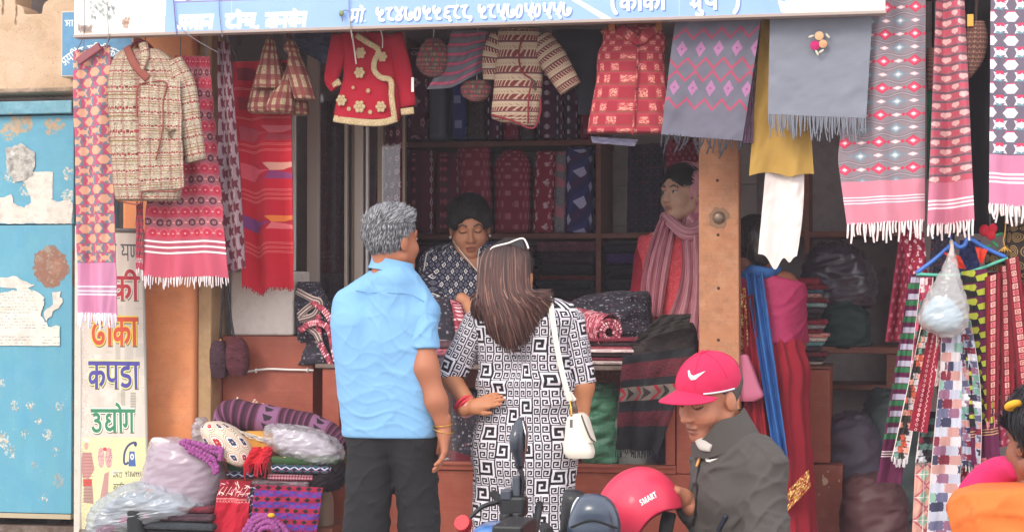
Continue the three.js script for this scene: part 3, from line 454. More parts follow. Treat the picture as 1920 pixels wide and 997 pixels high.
{
  const st = [['#5c2138', '#c7a7b2', 'maroon and white folded cloth topping the shelf pile behind the long haired woman', 20], ['#2c2330', '#6d4452', 'plum flecked folded cloth second in the shelf pile', 22], ['#202027', '#4c3b45', 'black flecked folded cloth third in the shelf pile', 22], ['#5d2029', '#8e3440', 'brick red thin folded cloth in the shelf pile', 9], ['#232833', '#55606a', 'slate folded cloth under the brick red one', 16], ['#2b2a34', '#6e6a78', 'grey striped folded cloth low in the shelf pile', 18], ['#4c2c36', '#8a5560', 'brown rose folded cloth at the foot of the shelf pile', 22]];
  let y = 452; st.forEach(([a, b, l, h], i) => { folded(1003 + (i * 7) % 9, 1118 - (i * 5) % 7, y, h, FC(a, b, i + 3), l, SHZ + 0.02, 0.3, 'folded cloth on the lower shelf', i + 1); y += h; });
  const s0 = [['#4a2036', '#9a7a86', 'wine flecked folded cloth topping the pile behind the shopkeeper', 20], ['#3a3444', '#7a7486', 'mauve grey folded cloth in the pile behind the shopkeeper', 20], ['#6a2230', '#a05a64', 'red brown folded cloth in the pile behind the shopkeeper', 18], ['#2a3040', '#66708a', 'blue black folded cloth in the pile behind the shopkeeper', 20], ['#4c3a3e', '#8a7a7c', 'brown grey folded cloth low in the pile behind the shopkeeper', 22]];
  for (const [a, b] of [[900, 998], [775, 890]]) { let y = 458; s0.forEach(([c, c2, l, h], i) => { folded(a + (i * 7) % 8, b - (i * 5) % 9, y, h, FC(c, c2, i + 50), a < 800 ? l.replace('pile behind the shopkeeper', 'shelf pile beside the aluminium screen') : l, SHZ + 0.02, 0.3, 'folded cloth on the lower shelf', i + 31 + a); y += h; }); }
  const s2 = [['#1d1c26', '#3b3444', 'black folded cloth topping the pile beside the scarfed woman', 20], ['#38205c', '#4c2f72', 'violet folded cloth in the pile beside the scarfed woman', 22], ['#1f1d27', '#3a2f3d', 'charcoal folded cloth below the violet one', 24], ['#20222b', '#33424a', 'deep teal black folded cloth low in the pile', 24], ['#191921', '#2c2833', 'black folded cloth above the magenta one', 22], ['#7b1557', '#8e2a6a', 'magenta folded cloth at the foot of the pile', 18]];
  y = 454; s2.forEach(([a, b, l, h], i) => { folded(1128 + (i * 5) % 6, 1306 - (i * 4) % 7, y, h, FC(a, b, i + 23), l, SHZ + 0.02, 0.3, 'folded cloth on the lower shelf', i + 11); y += h; });
}
// ---------------------------------------------------------------- counter with glass front
const CZ = -0.08, cTop = P(900, 684, CZ).y, cx0 = P(592, 700, CZ).x, cx1 = P(1309, 700, CZ).x;
{
  const c = thing('shop_counter', 'red brown wooden counter with a glass front showcase', 'counter', V((cx0 + cx1) / 2, FLOOR, -0.35));
  const yy = (py) => P(1000, py, CZ).y, D = 0.56;
  part(c, 'counter_top', box(cx0, cTop - 0.018, CZ - D, cx1, cTop, CZ + 0.012, 0.004), col('#fff', 0.5, { map: coat('#6d5a50', { v: 0.1, seed: 71 }) }));
  part(c, 'base_panel', box(cx0, FLOOR, CZ - D, cx1, yy(884), CZ, 0.003), redwood);
  const rail = part(c, 'bottom_rail', box(cx0, yy(884) + 0.001, CZ - 0.03, P(1268, 800, CZ).x, yy(868), CZ + 0.012, 0.004), redwood);
  part(rail, 'rail_lip', box(cx0, yy(874), CZ + 0.0125, P(1268, 800, CZ).x - 0.002, yy(870), CZ + 0.018, 0.002), redwood);
  part(c, 'stile', box(P(604, 800, CZ).x, yy(884) + 0.002, CZ - 0.035, P(636, 800, CZ).x, cTop - 0.019, CZ, 0.004), redwood);
  part(c, 'stile', box(P(1248, 800, CZ).x, yy(868) + 0.001, CZ - 0.03, P(1266, 800, CZ).x, cTop - 0.019, CZ + 0.006, 0.004), redwood);
  part(c, 'end_panel', box(P(1268, 800, CZ).x, yy(884) + 0.002, CZ - D, cx1, cTop - 0.019, CZ + 0.002, 0.004), redwood);
  part(c, 'glass_pane', box(P(637, 800, CZ).x, yy(868) + 0.001, CZ - 0.018, P(1247, 800, CZ).x, cTop - 0.02, CZ - 0.013, 0), glass);
  part(c, 'back_board', box(cx0, yy(884) + 0.001, CZ - D, P(1267, 800, CZ).x, cTop - 0.019, CZ - D + 0.015, 0.002), redwood);
}
// goods inside the showcase
{
  const z = CZ - 0.25, foot = P(1000, 884, CZ).y + 0.0005, wl = (rows, d, mat, label, o) => { let g = loft(rows, z, d, o.name === 'plastic_bag' ? { ...o, rings: 44, seg: 44, amp: 0.012 } : o); if (o.name === 'plastic_bag') g = crumple(g, 0.012, 17, 4); g.computeBoundingBox(); g.translate(0, foot - g.boundingBox.min.y - (o.lift ? 0 : 0), 0); return single(o.name, g, mat, label, o.cat); };
  wl([[716, 1118, 1150, 0.5], [740, 1100, 1160, 1], [800, 1092, 1170, 1], [858, 1100, 1176, 1]], 0.09, new THREE.MeshPhysicalMaterial({ color: '#5fa884', roughness: 0.35, transmission: 0.25, thickness: 0 }), 'crumpled green plastic bag inside the glass showcase', { amp: 0.03, fq: 18, name: 'plastic_bag', cat: 'plastic bag' });
  wl([[716, 866, 880, 0.6], [760, 850, 1000, 1], [858, 846, 1010, 1]], 0.12, pm.darkIkat, 'dark ikat cloth heap behind the showcase glass', { amp: 0.02, name: 'cloth_heap', cat: 'cloth' });
  wl([[838, 850, 872, 0.6], [850, 846, 905, 1], [868, 846, 915, 1]], 0.14, col('#6b1a2a', 0.9), 'low dark red folded bundle on the showcase floor', { amp: 0.012, name: 'cloth_bundle', cat: 'cloth' });
  wl([[730, 1150, 1190, 0.6], [762, 1140, 1220, 1], [858, 1140, 1230, 1]], 0.08, col('#8a8f86', 0.9), 'pale grey cloth bundle behind the draped black scarf', { amp: 0.02, name: 'cloth_bundle', cat: 'cloth' });
}
// ---------------------------------------------------------------- red brown cabinet at the left, pale box on it, aluminium glazing
const KZ = -0.14;
{
  const k = thing('low_cabinet', 'red brown low cabinet between orange pillar and counter', 'cabinet', V(P(490, 700, KZ).x, FLOOR, -0.3));
  const x0 = P(400, 700, KZ).x, x1 = P(587, 700, KZ).x, yt = P(490, 630, KZ).y;
  part(k, 'front_panel', box(P(417, 700, KZ).x, FLOOR, KZ - 0.02, x1, yt, KZ, 0.004), redwood);
  part(k, 'side_strip', box(x0, FLOOR, KZ - 0.02, P(416, 700, KZ).x, yt, KZ + 0.006, 0.004), redwood);
  part(k, 'carcass', box(x0, FLOOR, KZ - 0.5, x1, yt - 0.001, KZ - 0.021, 0.002), redwood);
  const b = pbox(432, 508, 551, 629, KZ - 0.02, 0.22, 0.01); part(k, 'pale_box', b, col('#fff', 0.7, { map: coat('#e2d5cc', { v: 0.06, chips: 5, chip: '#b7a273', seed: 72, m: 0.5 }) }), 'off white painted box standing on the cabinet');
  part(k, 'white_edge_strip', pbox(546, 215, 553, 507, KZ - 0.2, 0.02, 0.002), white, 'thin white upright strip');
  const w0 = P(455, 698, KZ + 0.012), w1 = P(500, 692, KZ + 0.014), w2 = P(545, 693, KZ + 0.014), w3 = P(588, 694, KZ + 0.008);
  part(k, 'white_cable', tube([w0, w1, w2, w3], 0.0045, 20, 6), white, 'white cable tied along the front');
  for (const q of [480, 577]) { const p = P(q, q < 500 ? 695 : 694, KZ + 0.014); const t = new THREE.TorusGeometry(0.007, 0.003, 6, 10); t.rotateY(1.4); t.translate(p.x, p.y, p.z); part(k, 'cable_tie', t, white); }
}
{
  const z = -0.62, g = thing('glazed_screen', 'aluminium framed glass screen behind the grey haired man', 'glass screen', V(P(640, 600, z).x, FLOOR, z));
  const bar = (a, b, m, dz = 0) => part(g, 'mullion', box(P(a, 400, z).x, P(640, 640, z).y, z - 0.03 + dz, P(b, 400, z).x, CEIL - 0.001, z + dz, 0.003), m);
  const bronze = col('#8d7a68', 0.45, { metalness: 0.4 });
  bar(575, 597, alu); bar(645, 651, alu); bar(654, 661, bronze, -0.035); bar(664, 680, alu); bar(684, 688, white, -0.01); bar(701, 713, bronze, -0.05); bar(748, 754, bronze, -0.05);
  for (const [a, b] of [[553, 576], [598, 645], [689, 701], [714, 748]]) part(g, 'glass_pane', box(P(a, 400, z).x, P(640, 640, z).y, z - 0.02, P(b, 400, z).x, CEIL - 0.002, z - 0.015, 0), glass);
  part(g, 'top_frame', box(P(553, 60, z).x, P(640, 90, z).y, z - 0.028, P(575, 60, z).x, P(640, 60, z).y, z, 0.002), alu);
  part(g, 'sill', box(P(550, 640, z).x, FLOOR, z - 0.06, P(756, 640, z).x, P(640, 640, z).y - 0.001, z + 0.02, 0.004), redwood);
}
// dark sequinned cloth showing behind the screen
single('hanging_cloth', sheet([[716, 240], [764, 236], [760, 600], [690, 610]], -0.9, { fold: 0.02, nf: 2, th: 0.02, uvm: [0.2, 0.8] }), pm.maroonFlower, 'dark maroon cloth hung behind the aluminium screen', 'cloth');
single('hanging_cloth', sheet([[596, 190], [648, 188], [646, 620], [594, 624]], -0.95, { fold: 0.02, nf: 2, th: 0.02, uvm: [0.2, 0.8] }), pm.brownGrey, 'grey brown cloth hung behind the wide glass pane', 'cloth');
// ---------------------------------------------------------------- goods on the counter
{
  const cg = (rows, z, d, mat, name, label, cat, o = {}) => single(name, loft(rows, z, d, { amp: 0.014, fq: 16, ...o }), mat, label, cat);
  cg([[546, 1172, 1212, 0.5], [560, 1080, 1222, 1], [600, 1062, 1222, 1], [640, 1060, 1225, 1], [690, 1056, 1225, 1]], -0.52, 0.1, pm.darkIkat, 'cloth_heap', 'dark grey ikat cloth heap behind the pink roll', 'cloth', { amp: 0.03, fq: 20, lump: 0.02, rings: 44, seg: 44 });
  // pink ikat roll, its spiral end towards the street
  const a = P(1010, 590, -0.5), b = P(1143, 622, -0.1), ax = b.clone().sub(a), roll = thing('cloth_roll', 'rolled pink and maroon ikat cloth lying on the counter', 'cloth roll', V((a.x + b.x) / 2, cTop, (a.z + b.z) / 2));
  part(roll, 'rolled_body', tube([a, a.clone().lerp(b, 0.5), b], [0.062, 0.066, 0.068], 14, 20, 0.85, false), pm.pinkIkat);
  const dir = ax.clone().normalize(), u1 = V(0, 0, 0).crossVectors(dir, V(0, 1, 0)).normalize(), u2 = V(0, 1, 0); const sp = [];
  for (let i = 0; i <= 60; i++) { const t = i / 60, an = t * TAU * 2.6, r = lerp(0.062, 0.02, t); sp.push(b.clone().addScaledVector(u1, Math.cos(an) * r * 0.95).addScaledVector(u2, Math.sin(an) * r * 0.8)); }
  part(roll, 'spiral_end', tube(sp, 0.0075, 90, 6), pm.pinkIkat);
  const cc = ['#8c3244', '#2a2528', '#b45a66', '#d7c0bd', '#3a2c30', '#7c2a3a', '#c9b4ae'];
  const ll = ['thin pink and black folded cloth topping the counter pile', 'thin black folded cloth second in the counter pile', 'thin rose folded cloth third in the counter pile', 'thin pale folded cloth in the counter pile', 'thin dark brown folded cloth in the counter pile', 'thin maroon folded cloth low in the counter pile', 'thin beige folded cloth at the foot of the counter pile'];
  let y = 634; cc.forEach((c, i) => { folded(1072 + (i * 9) % 14, 1222 + (i * 11) % 20, y, 7.1, FC(c, i % 2 ? '#a86a74' : '#1d1a1c', 40 + i), ll[i], CZ + 0.01 - (i % 3) * 0.012, 0.34, 'folded cloth piled on the counter', 40 + i); y += 7.1; });
  const c2 = [['#4a2a34', 'dark folded cloth under the shopkeeper hands'], ['#9b4a5c', 'rose folded cloth under the shopkeeper hands'], ['#33303a', 'charcoal folded cloth at the bottom before the shopkeeper']];
  y = 640; c2.forEach(([c, l], i) => { folded(806 + i * 5, 1000, y, 14.5, FC(c, '#c9a0a8', 60 + i), l, CZ - 0.1, 0.36, 'folded cloth before the shopkeeper', 60 + i); y += 14.5; });
  // upright bundles at the shopkeeper's sleeve
  cg([[556, 812, 836, 0.8], [566, 806, 846, 1], [600, 806, 852, 1], [642, 812, 856, 1]], -0.34, 0.035, pm.darkIkat, 'cloth_bundle', 'grey patterned cloth bundle upright beside the blue shirt', 'cloth', { n: 4, amp: 0.005 });
  cg([[562, 842, 850, 0.8], [572, 838, 866, 1], [610, 846, 876, 1], [642, 846, 880, 1]], -0.36, 0.03, pm.pinkIkat, 'cloth_bundle', 'pink mottled cloth bundle upright beside the shopkeeper wrist', 'cloth', { n: 4, amp: 0.005 });
  // dark garment crumpled on the counter
  cg([[606, 1246, 1300, 0.5], [618, 1222, 1306, 0.9], [640, 1194, 1308, 1], [664, 1172, 1308, 1], [688, 1156, 1308, 1]], -0.15, 0.1, FC('#352c2b', '#5b4a45', 77), 'folded_shawl', 'crumpled brown black shawl heaped at the timber post', 'shawl', { amp: 0.02, fq: 22, lump: 0.008, rings: 50, seg: 50 });
  const f = [P(1182, 640, -0.02), P(1225, 615, -0.04), P(1248, 590, -0.06), P(1292, 588, -0.07)];
  single('folded_shawl', sheet([[1240, 590], [1296, 588], [1292, 612], [1186, 644]], -0.02, { fold: 0.01, th: 0.012, zb: 0.0 }), FC('#2a2321', '#3a302d', 78), 'stiff dark brown cloth flap lying on the heaped shawl', 'cloth');
  // black scarf with red bands hanging over the counter front
  const tb = tex(512, 1024, (x, w, h) => { rc(x, '#1a1b20', 0, 0, w, h); const R = rng(81); for (const [y0, y1] of [[90, 260], [620, 770]]) for (let k = y0; k < y1; k += 14) { x.globalAlpha = 0.85; for (let i = 0; i < w; i += 12) rc(x, R() < 0.8 ? '#8b1f2f' : '#5d1b26', i, k + R() * 3, 11, 9); } x.globalAlpha = 1; rc(x, '#77685f', 0, 350, w, 150); for (let i = 0; i < 4; i++) { const X = i * 150 - 30; poly(x, '#9c2333', [[X, 350], [X + 60, 425], [X, 500], [X + 40, 500], [X + 78, 425], [X + 40, 350]]); poly(x, '#2a2424', [[X + 78, 350], [X + 100, 425], [X + 78, 500], [X + 150, 425]]); } rc(x, '#1a1b20', 0, 900, w, 124); }, 0.14);
  const s1 = [[1168, 668], [1306, 650], [1236, 846], [1156, 842]], so = { fold: 0.022, nf: 2.2, ph: 0.6, wob: 0.01, even: 0.6, zb: 0.03 };
  const sc = thing('draped_scarf', 'black scarf with red bands draped over the glass showcase', 'scarf', P(1200, 846, 0.03));
  part(sc, 'cloth', sheet(s1, 0.005, so), cloth(tb)); part(sc, 'fringe', fringeOf(s1, 0.005, so, 26, 0.03, 0.0022, 5), col('#2a2a30', 0.9));
  // striped straps and braided bags at the far end of the counter
  const bg = thing('braided_bags', 'heap of dark woven bags with striped straps at the counter end', 'bags', P(598, 684, -0.12));
  part(bg, 'bag_body', loft([[528, 560, 596, 0.5], [560, 556, 612, 1], [610, 560, 632, 1], [683, 560, 646, 1]], -0.2, 0.08, { amp: 0.03, fq: 15 }), pm.darkIkat);
  for (const [q, m] of [[[[556, 545], [585, 560], [600, 566], [590, 590], [560, 600]], 0], [[[560, 592], [580, 575], [603, 562]], 0], [[[570, 580], [575, 610], [592, 625], [600, 640]], 0], [[[585, 565], [610, 585], [628, 620], [636, 660]], 1], [[[596, 590], [600, 640], [622, 684]], 1], [[[562, 620], [585, 606], [612, 612], [630, 676]], 1]]) part(bg, 'strap', tube(q.map(([u, v], i) => P(u, v, -0.07 + 0.012 * Math.sin(i * 2 + u))), 0.013, 22, 8, 0.4), m ? pm.pinkIkat : cloth(metre(tex(64, 64, (x, w, h) => { rc(x, '#6a5652', 0, 0, w, h); rc(x, '#cbb9b0', 0, 0, 18, h); rc(x, '#cbb9b0', 34, 0, 10, h); }, 0.1), 0.03, 0.05)));
}
// ---------------------------------------------------------------- goods hung along the front
const HZ = 0.25;
const jagSpindle = (x, c, X, Y, a, b) => poly(x, c, [[X - a, Y], [X - a * 0.45, Y - b], [X + a * 0.45, Y - b], [X + a, Y], [X + a * 0.45, Y + b], [X - a * 0.45, Y + b]]);
const jagX = (x, c, X, Y, a, b) => poly(x, c, [[X - a, Y - b], [X - a * 0.5, Y - b * 0.75], [X - a * 0.75, Y - b * 0.4], [X - a * 0.1, Y - b * 0.55], [X, Y - b * 0.85], [X + a * 0.1, Y - b * 0.55], [X + a * 0.75, Y - b * 0.4], [X + a * 0.5, Y - b * 0.75], [X + a, Y - b], [X + a * 0.7, Y], [X + a, Y + b], [X + a * 0.5, Y + b * 0.75], [X + a * 0.75, Y + b * 0.4], [X + a * 0.1, Y + b * 0.55], [X, Y + b * 0.85], [X - a * 0.1, Y + b * 0.55], [X - a * 0.75, Y + b * 0.4], [X - a * 0.5, Y + b * 0.75], [X - a, Y + b], [X - a * 0.7, Y]]);
const string_ = (pts, r = 0.0016) => tube(pts, r, 10, 5);
const hookUp = (t, px, py, z = HZ) => part(t, 'hanging_loop', string_([P(px, py, z), V(P(px, py, z).x, RAILY + 0.012, RAILZ)], 0.0022), string);
// shawl with a print of its own, folds and tassels
function shawl(name, label, c, z, o, t, fr, group) {
  const f = sheetFn(c, z, o), g = thing(name, label, o.cat || 'shawl', f(0.5, 1), group);
  part(g, 'cloth', sheet(c, z, o), t.isMaterial ? t : cloth(t));
  if (fr) part(g, 'fringe', fringeOf(c, z, o, fr.n, fr.len, fr.r ?? 0.003, fr.seed ?? 3, fr.spread), col(fr.c, 0.95));
  if (!o.noloop) for (const u of [0.12, 0.88]) { const a = f(u, 0.0), top = V(a.x, Math.max(a.y + 0.01, RAILY + 0.01), RAILZ); if (top.y - a.y > 0.012) part(g, 'hanging_loop', string_([a, top], 0.0022), string); }
  return g;
}
// 1 leftmost pink and blue shawl with orange ikat
{
  const t = tex(512, 1536, (x, w, h) => {
    rc(x, '#bf5672', 0, 0, w, h); const rows = 22, rh = 1240 / rows;
    for (let r = 0; r < rows; r++) { const Y = r * rh; for (let i = 0; i < 4; i++) { const X = i * 200 + (r & 1 ? 100 : 0); rc(x, '#74808e', X - 100, Y, 92, rh); if (r % 3 === 0) rc(x, '#9a5a72', X - 20, Y, 60, rh * 0.5); } for (let i = 0; i < 4; i++) { const X = i * 200 + (r & 1 ? 0 : 100); (r % 4 > 1 ? jagSpindle : jagX)(x, '#dca88c', X, Y + rh / 2, 74, rh * 0.44); } }
    rc(x, '#cf8aac', 0, 1240, w, 300); for (const [y, hh] of [[1372, 9], [1398, 9], [1418, 9]]) rc(x, '#f2e6ec', 0, y, w, hh); for (const y of [1385, 1410]) rc(x, '#b9a0b8', 0, y, w, 6);
  }, 0.1);
  const c = [[137, 96], [206, 84], [216, 590], [150, 588]], o = { fold: 0.022, nf: 1.6, ph: 0.5, zb: HZ + 0.12, left: (v) => Math.sin(v * 3) * 2 };
  const g = shawl('ikat_shawl', 'pink and slate shawl with orange ikat spindles, hung by the torn blue stall', c, HZ + 0.12, o, t, { n: 26, len: 0.055, r: 0.0042, c: '#efe6ee', seed: 11 }, 'shawls hung along the shop front');
  const a = P(146, 122, HZ + 0.15), b = P(188, 92, HZ + 0.15), d = b.clone().sub(a), an = Math.atan2(d.y, d.x), k = new RoundedBoxGeometry(d.length(), 0.03, 0.02, 2, 0.004); k.rotateZ(an); k.translate((a.x + b.x) / 2, (a.y + b.y) / 2 + 0.012, a.z); part(g, 'hanger_bar', k, col('#8c4a52', 0.5));
}
// 2 tweed dhaka jacket on a hanger
const body = (rows, z, d, o) => loft(rows, z, d, { n: 3, seg: 30, rings: 34, amp: 0.012, fq: 9, fy: 0.5, ...o });
{
  const t = metre(tex(512, 512, (x, w, h) => {
    rc(x, '#ada08a', 0, 0, w, h); const R = rng(91); for (let i = 0; i < 5200; i++) { x.globalAlpha = 0.75; rc(x, ['#e0d8ca', '#7c6e56', '#d0c4ae', '#66544a', '#bdae96'][i % 5], R() * w, R() * h, 7, 3.5); } x.globalAlpha = 1;
    for (let j = 0; j < 5; j++) { const Y = j * 102 + 20; for (let i = 0; i < 26; i++) { rc(x, ['#8c2c30', '#a13c3a', '#6e2428'][(i + j) % 3], i * 20, Y + (i % 2) * 5, 15, 13); if (i % 3 === 0) rc(x, '#f4e7d0', i * 20 + 4, Y + 14, 8, 5); } rc(x, '#8c3a38', 0, Y + 30, w, 4); rc(x, '#85683a', 0, Y + 44, w, 6); rc(x, '#7d2e34', 0, Y + 66, w, 3); }
    for (let i = 0; i < 7; i++) { x.globalAlpha = 0.25; rc(x, '#7a2c34', i * 74, 0, 18, h); } x.globalAlpha = 1;
  }, 0.12), 0.27, 0.27), m = cloth(t), trim = col('#8a4a40', 0.9), z = HZ + 0.1;
  const g = thing('tweed_jacket', 'cream and rust woven wrap jacket on a red hanger', 'jacket', P(275, 375, z));
  const u = body([[92, 232, 300, 0.5], [110, 214, 322, 0.9], [150, 205, 338, 1], [215, 206, 338, 1], [290, 210, 340, 1], [340, 214, 342, 1], [376, 220, 336, 0.9]], z, 0.045, { seed: 4 });
  part(g, 'jacket_body', u, m);
  part(g, 'sleeve', tube([P(318, 118, z), P(340, 165, z + 0.005), P(354, 230, z + 0.01), P(368, 302, z + 0.01)], [0.055, 0.062, 0.05, 0.042], 20, 14, 0.5), m);
  part(g, 'sleeve', tube([P(224, 116, z - 0.01), P(208, 160, z - 0.035), P(218, 240, z - 0.05)], [0.05, 0.055, 0.04], 20, 14, 0.5), m);
  part(g, 'front_flap', sheet([[262, 372 - 230], [338, 150], [346, 352], [262, 358]], z + 0.05, { fold: 0.008, nf: 1, th: 0.008, puff: 0.006, uvm: [0.17, 0.45], zb: z + 0.045 }), m);
  part(g, 'collar_band', tube([P(238, 88, z + 0.03), P(252, 120, z + 0.055), P(277, 148, z + 0.062)], 0.016, 14, 8, 0.4), trim); part(g, 'collar_band', tube([P(268, 80, z + 0.03), P(272, 105, z + 0.05), P(266, 130, z + 0.06)], [0.02, 0.018, 0.01], 14, 8, 0.4), m);
  part(g, 'piping', tube([P(262, 156, z + 0.062), P(257, 170, z + 0.062), P(257, 220, z + 0.06)], 0.0035, 14, 6), trim); part(g, 'piping', tube([P(266, 156, z + 0.062), P(300, 152, z + 0.06), P(312, 156, z + 0.058), P(306, 190, z + 0.058), P(305, 240, z + 0.06), P(292, 300, z + 0.058)], 0.003, 20, 6), trim);
  part(g, 'tie', tube([P(310, 240, z + 0.062), P(318, 246, z + 0.068), P(328, 242, z + 0.066), P(316, 250, z + 0.066), P(322, 258, z + 0.062)], 0.004, 20, 6), col('#6b5a44', 0.9));
  part(g, 'hem_piping', tube([P(222, 377, z + 0.03), P(262, 381, z + 0.045), P(268, 360, z + 0.056), P(330, 358, z + 0.055), P(343, 350, z + 0.05)], 0.003, 24, 6), trim);
  part(g, 'hanger', tube([P(240, 98, z), P(252, 80, z), P(262, 76, z), P(276, 82, z), P(292, 98, z)], 0.007, 20, 8), col('#7a2630', 0.5)); part(g, 'hanger_hook', tube([P(262, 76, z), P(262, 60, z - 0.02), V(P(262, 60, z).x, RAILY + 0.01, RAILZ)], 0.002, 8, 5), col('#888', 0.4, { metalness: 0.8 }));
}
// 3 red shawl with hexagon rows
{
  const t = tex(640, 1536, (x, w, h) => {
    rc(x, '#bb5a68', 0, 0, w, h); const rows = 17, rh = 1270 / rows; for (let r = 0; r < rows; r++) { const Y = (r + 0.5) * rh; rc(x, r & 1 ? '#a8606c' : '#be4a5c', 0, r * rh, w, rh); for (let i = 0; i < 8; i++) { const X = i * 91 + (r & 1 ? 20 : 60); if (r & 1) { disc(x, '#4a2a36', X, Y, 28, 24); disc(x, '#b8707c', X, Y, 16, 13); disc(x, '#3a2230', X, Y, 10, 8); disc(x, '#f0d0c8', X, Y, 4); } else { disc(x, '#c83a54', X, Y, 34, 28); ringc(x, '#a42844', X, Y, 20, 17, 5); disc(x, '#f2c4b0', X, Y, 6, 4); } poly(x, '#efb09a', [[X + 30, Y], [X + 46, Y - 5], [X + 62, Y], [X + 46, Y + 5]]); pl(x, '#d68e8e', 2.5, [[X - 45, Y], [X - 28, Y - 26], [X, Y - rh / 2], [X + 28, Y - 26], [X + 45, Y]]); } }
    rc(x, '#b2566a', 0, 1270, w, 120); for (const y of [1284, 1322, 1360]) rc(x, '#f3ece8', 0, y, w, 13); rc(x, '#c4566c', 0, 1382, w, 160);
  }, 0.1);
  shawl('hexagon_shawl', 'crimson shawl with dark hexagon rows and white stripes behind the tweed jacket', [[330, 104], [394, 106], [426, 522], [270, 516]], HZ, { fold: 0.016, nf: 2.6, ph: 1.3, bot: (u) => Math.sin(u * 6) * 3, left: (v) => -Math.sin(v * Math.PI) * 16, nu: 36 }, t, { n: 44, len: 0.045, r: 0.0026, c: '#eadfe0', seed: 12 }, 'shawls hung along the shop front');
  shawl('hexagon_shawl', 'narrow side fold of crimson shawl peeping out beside the standing banner', [[256, 380], [268, 380], [268, 506], [256, 504]], HZ + 0.02, { fold: 0.006, nf: 1, noloop: false }, t, { n: 4, len: 0.035, r: 0.003, c: '#eadfe0', seed: 13 });
}
// 4 dark ikat scarf, narrow
const houndTex = tex(256, 1024, (x, w, h) => { rc(x, '#8a737a', 0, 0, w, h); for (let j = 0; j < 20; j++) for (let i = 0; i < 3; i++) { const X = i * 96 + (j & 1) * 48 - 20, Y = j * 52; poly(x, '#5b1a2a', [[X, Y], [X + 20, Y - 12], [X + 24, Y + 4], [X + 64, Y], [X + 52, Y + 20], [X + 66, Y + 38], [X + 30, Y + 30], [X + 22, Y + 44], [X + 4, Y + 30]]); } }, 0.12);
shawl('ikat_scarf', 'narrow grey and maroon jagged scarf between the two red shawls', [[408, 76], [430, 80], [462, 502], [414, 512]], HZ - 0.03, { fold: 0.02, nf: 1.3, ph: 2, cat: 'scarf' }, houndTex, null);
// 5 red ikat shawl
{
  const t = tex(512, 1536, (x, w, h) => {
    rc(x, '#c01a30', 0, 0, w, h); const band = (Y, H2, cs) => { rc(x, '#b21c34', 0, Y, w, H2); poly(x, cs[0], [[30, Y + 4], [150, Y + 4], [200, Y + H2 * 0.35], [300, Y + H2 * 0.5], [200, Y + H2 * 0.62], [150, Y + H2], [40, Y + H2]]); poly(x, cs[1], [[240, Y], [512, Y], [512, Y + H2 * 0.3], [420, Y + H2 * 0.45], [300, Y + H2 * 0.5]]); poly(x, cs[2], [[300, Y + H2 * 0.5], [430, Y + H2 * 0.6], [512, Y + H2 * 0.7], [512, Y + H2], [250, Y + H2]]); };
    band(40, 90, ['#7a1a2c', '#8c1a30', '#6d1626']); band(240, 90, ['#9a2232', '#8c2030', '#7b1a28']); band(440, 100, ['#b24050', '#c8606a', '#a83a48']); band(690, 110, ['#d05060', '#d89a8a', '#8a3a72']); band(1050, 90, ['#7b3a78', '#e07a3a', '#d86a70']);
    for (const y0 of [180, 380, 560, 600, 870, 900, 930, 1230, 1260, 1290]) for (let k = 0; k < 2; k++) rc(x, '#d97a74', 0, y0 + k * 9, w, 3);
  }, 0.1);
  shawl('red_shawl', 'bright red shawl with ikat bands and short red fringe above the pale box', [[436, 116], [546, 112], [554, 540], [456, 534]], -0.02, { fold: 0.02, nf: 2, ph: 0.3, bot: (u) => 14 * Math.exp(-Math.pow((u - 0.3) / 0.14, 2)) }, t, { n: 46, len: 0.018, r: 0.002, c: '#b01c34', seed: 14 }, 'shawls hung along the shop front');
}
// 6 checked pouches
{
  const t = metre(tex(256, 256, (x, w, h) => { rc(x, '#b29a7a', 0, 0, w, h); const R = rng(92); for (let i = 0; i < 1500; i++) { x.globalAlpha = 0.6; rc(x, ['#d9c8a8', '#8a7256', '#6e5644'][i % 3], R() * w, R() * h, 6, 3); } x.globalAlpha = 0.7; for (let i = 0; i < 3; i++) { rc(x, '#6e2630', i * 86, 0, 42, h); rc(x, '#7d3a36', 0, i * 86, w, 40); } x.globalAlpha = 1; }, 0.1), 0.1, 0.1), m = cloth(t);
  const pouch = (label, rows, z, seed) => { const g = thing('gathered_pouch', label, 'pouch', P(rows[rows.length - 1][1], rows[rows.length - 1][0], z), 'checked pouches hung in a bunch'); part(g, 'bag', loft(rows, z, 0.05, { n: 2.2, amp: 0.02, fq: 22, fy: 0.25, seed }), m); const a = P((rows[0][1] + rows[0][2]) / 2, rows[0][0] + 6, z); part(g, 'drawstring', string_([a, V(a.x, RAILY, RAILZ)], 0.003), col('#5b3a34', 0.9)); };
  pouch('long checked pouch at the front of the bunch', [[72, 500, 514, 0.3], [88, 496, 518, 0.4], [110, 490, 524, 0.7], [150, 478, 534, 1], [166, 476, 534, 0.8]], 0.16, 1);
  pouch('checked pouch with a knotted top, turned aside in the bunch', [[76, 538, 552, 0.4], [92, 534, 560, 0.6], [104, 540, 562, 0.5], [130, 540, 574, 0.9], [180, 552, 590, 0.9], [186, 556, 588, 0.7]], 0.17, 2);
  pouch('wide checked pouch lowest in the bunch', [[118, 496, 540, 0.4], [160, 476, 552, 0.9], [200, 464, 556, 1], [212, 468, 550, 0.8]], 0.1, 3);
  pouch('round checked pouch between its neighbours in the bunch', [[130, 536, 550, 0.5], [160, 520, 552, 0.9], [200, 502, 552, 1], [212, 508, 546, 0.7]], 0.15, 4);
  pouch('small checked pouch at the back of the bunch', [[150, 552, 566, 0.4], [185, 548, 576, 0.9], [215, 546, 580, 0.8]], 0.07, 5);
}
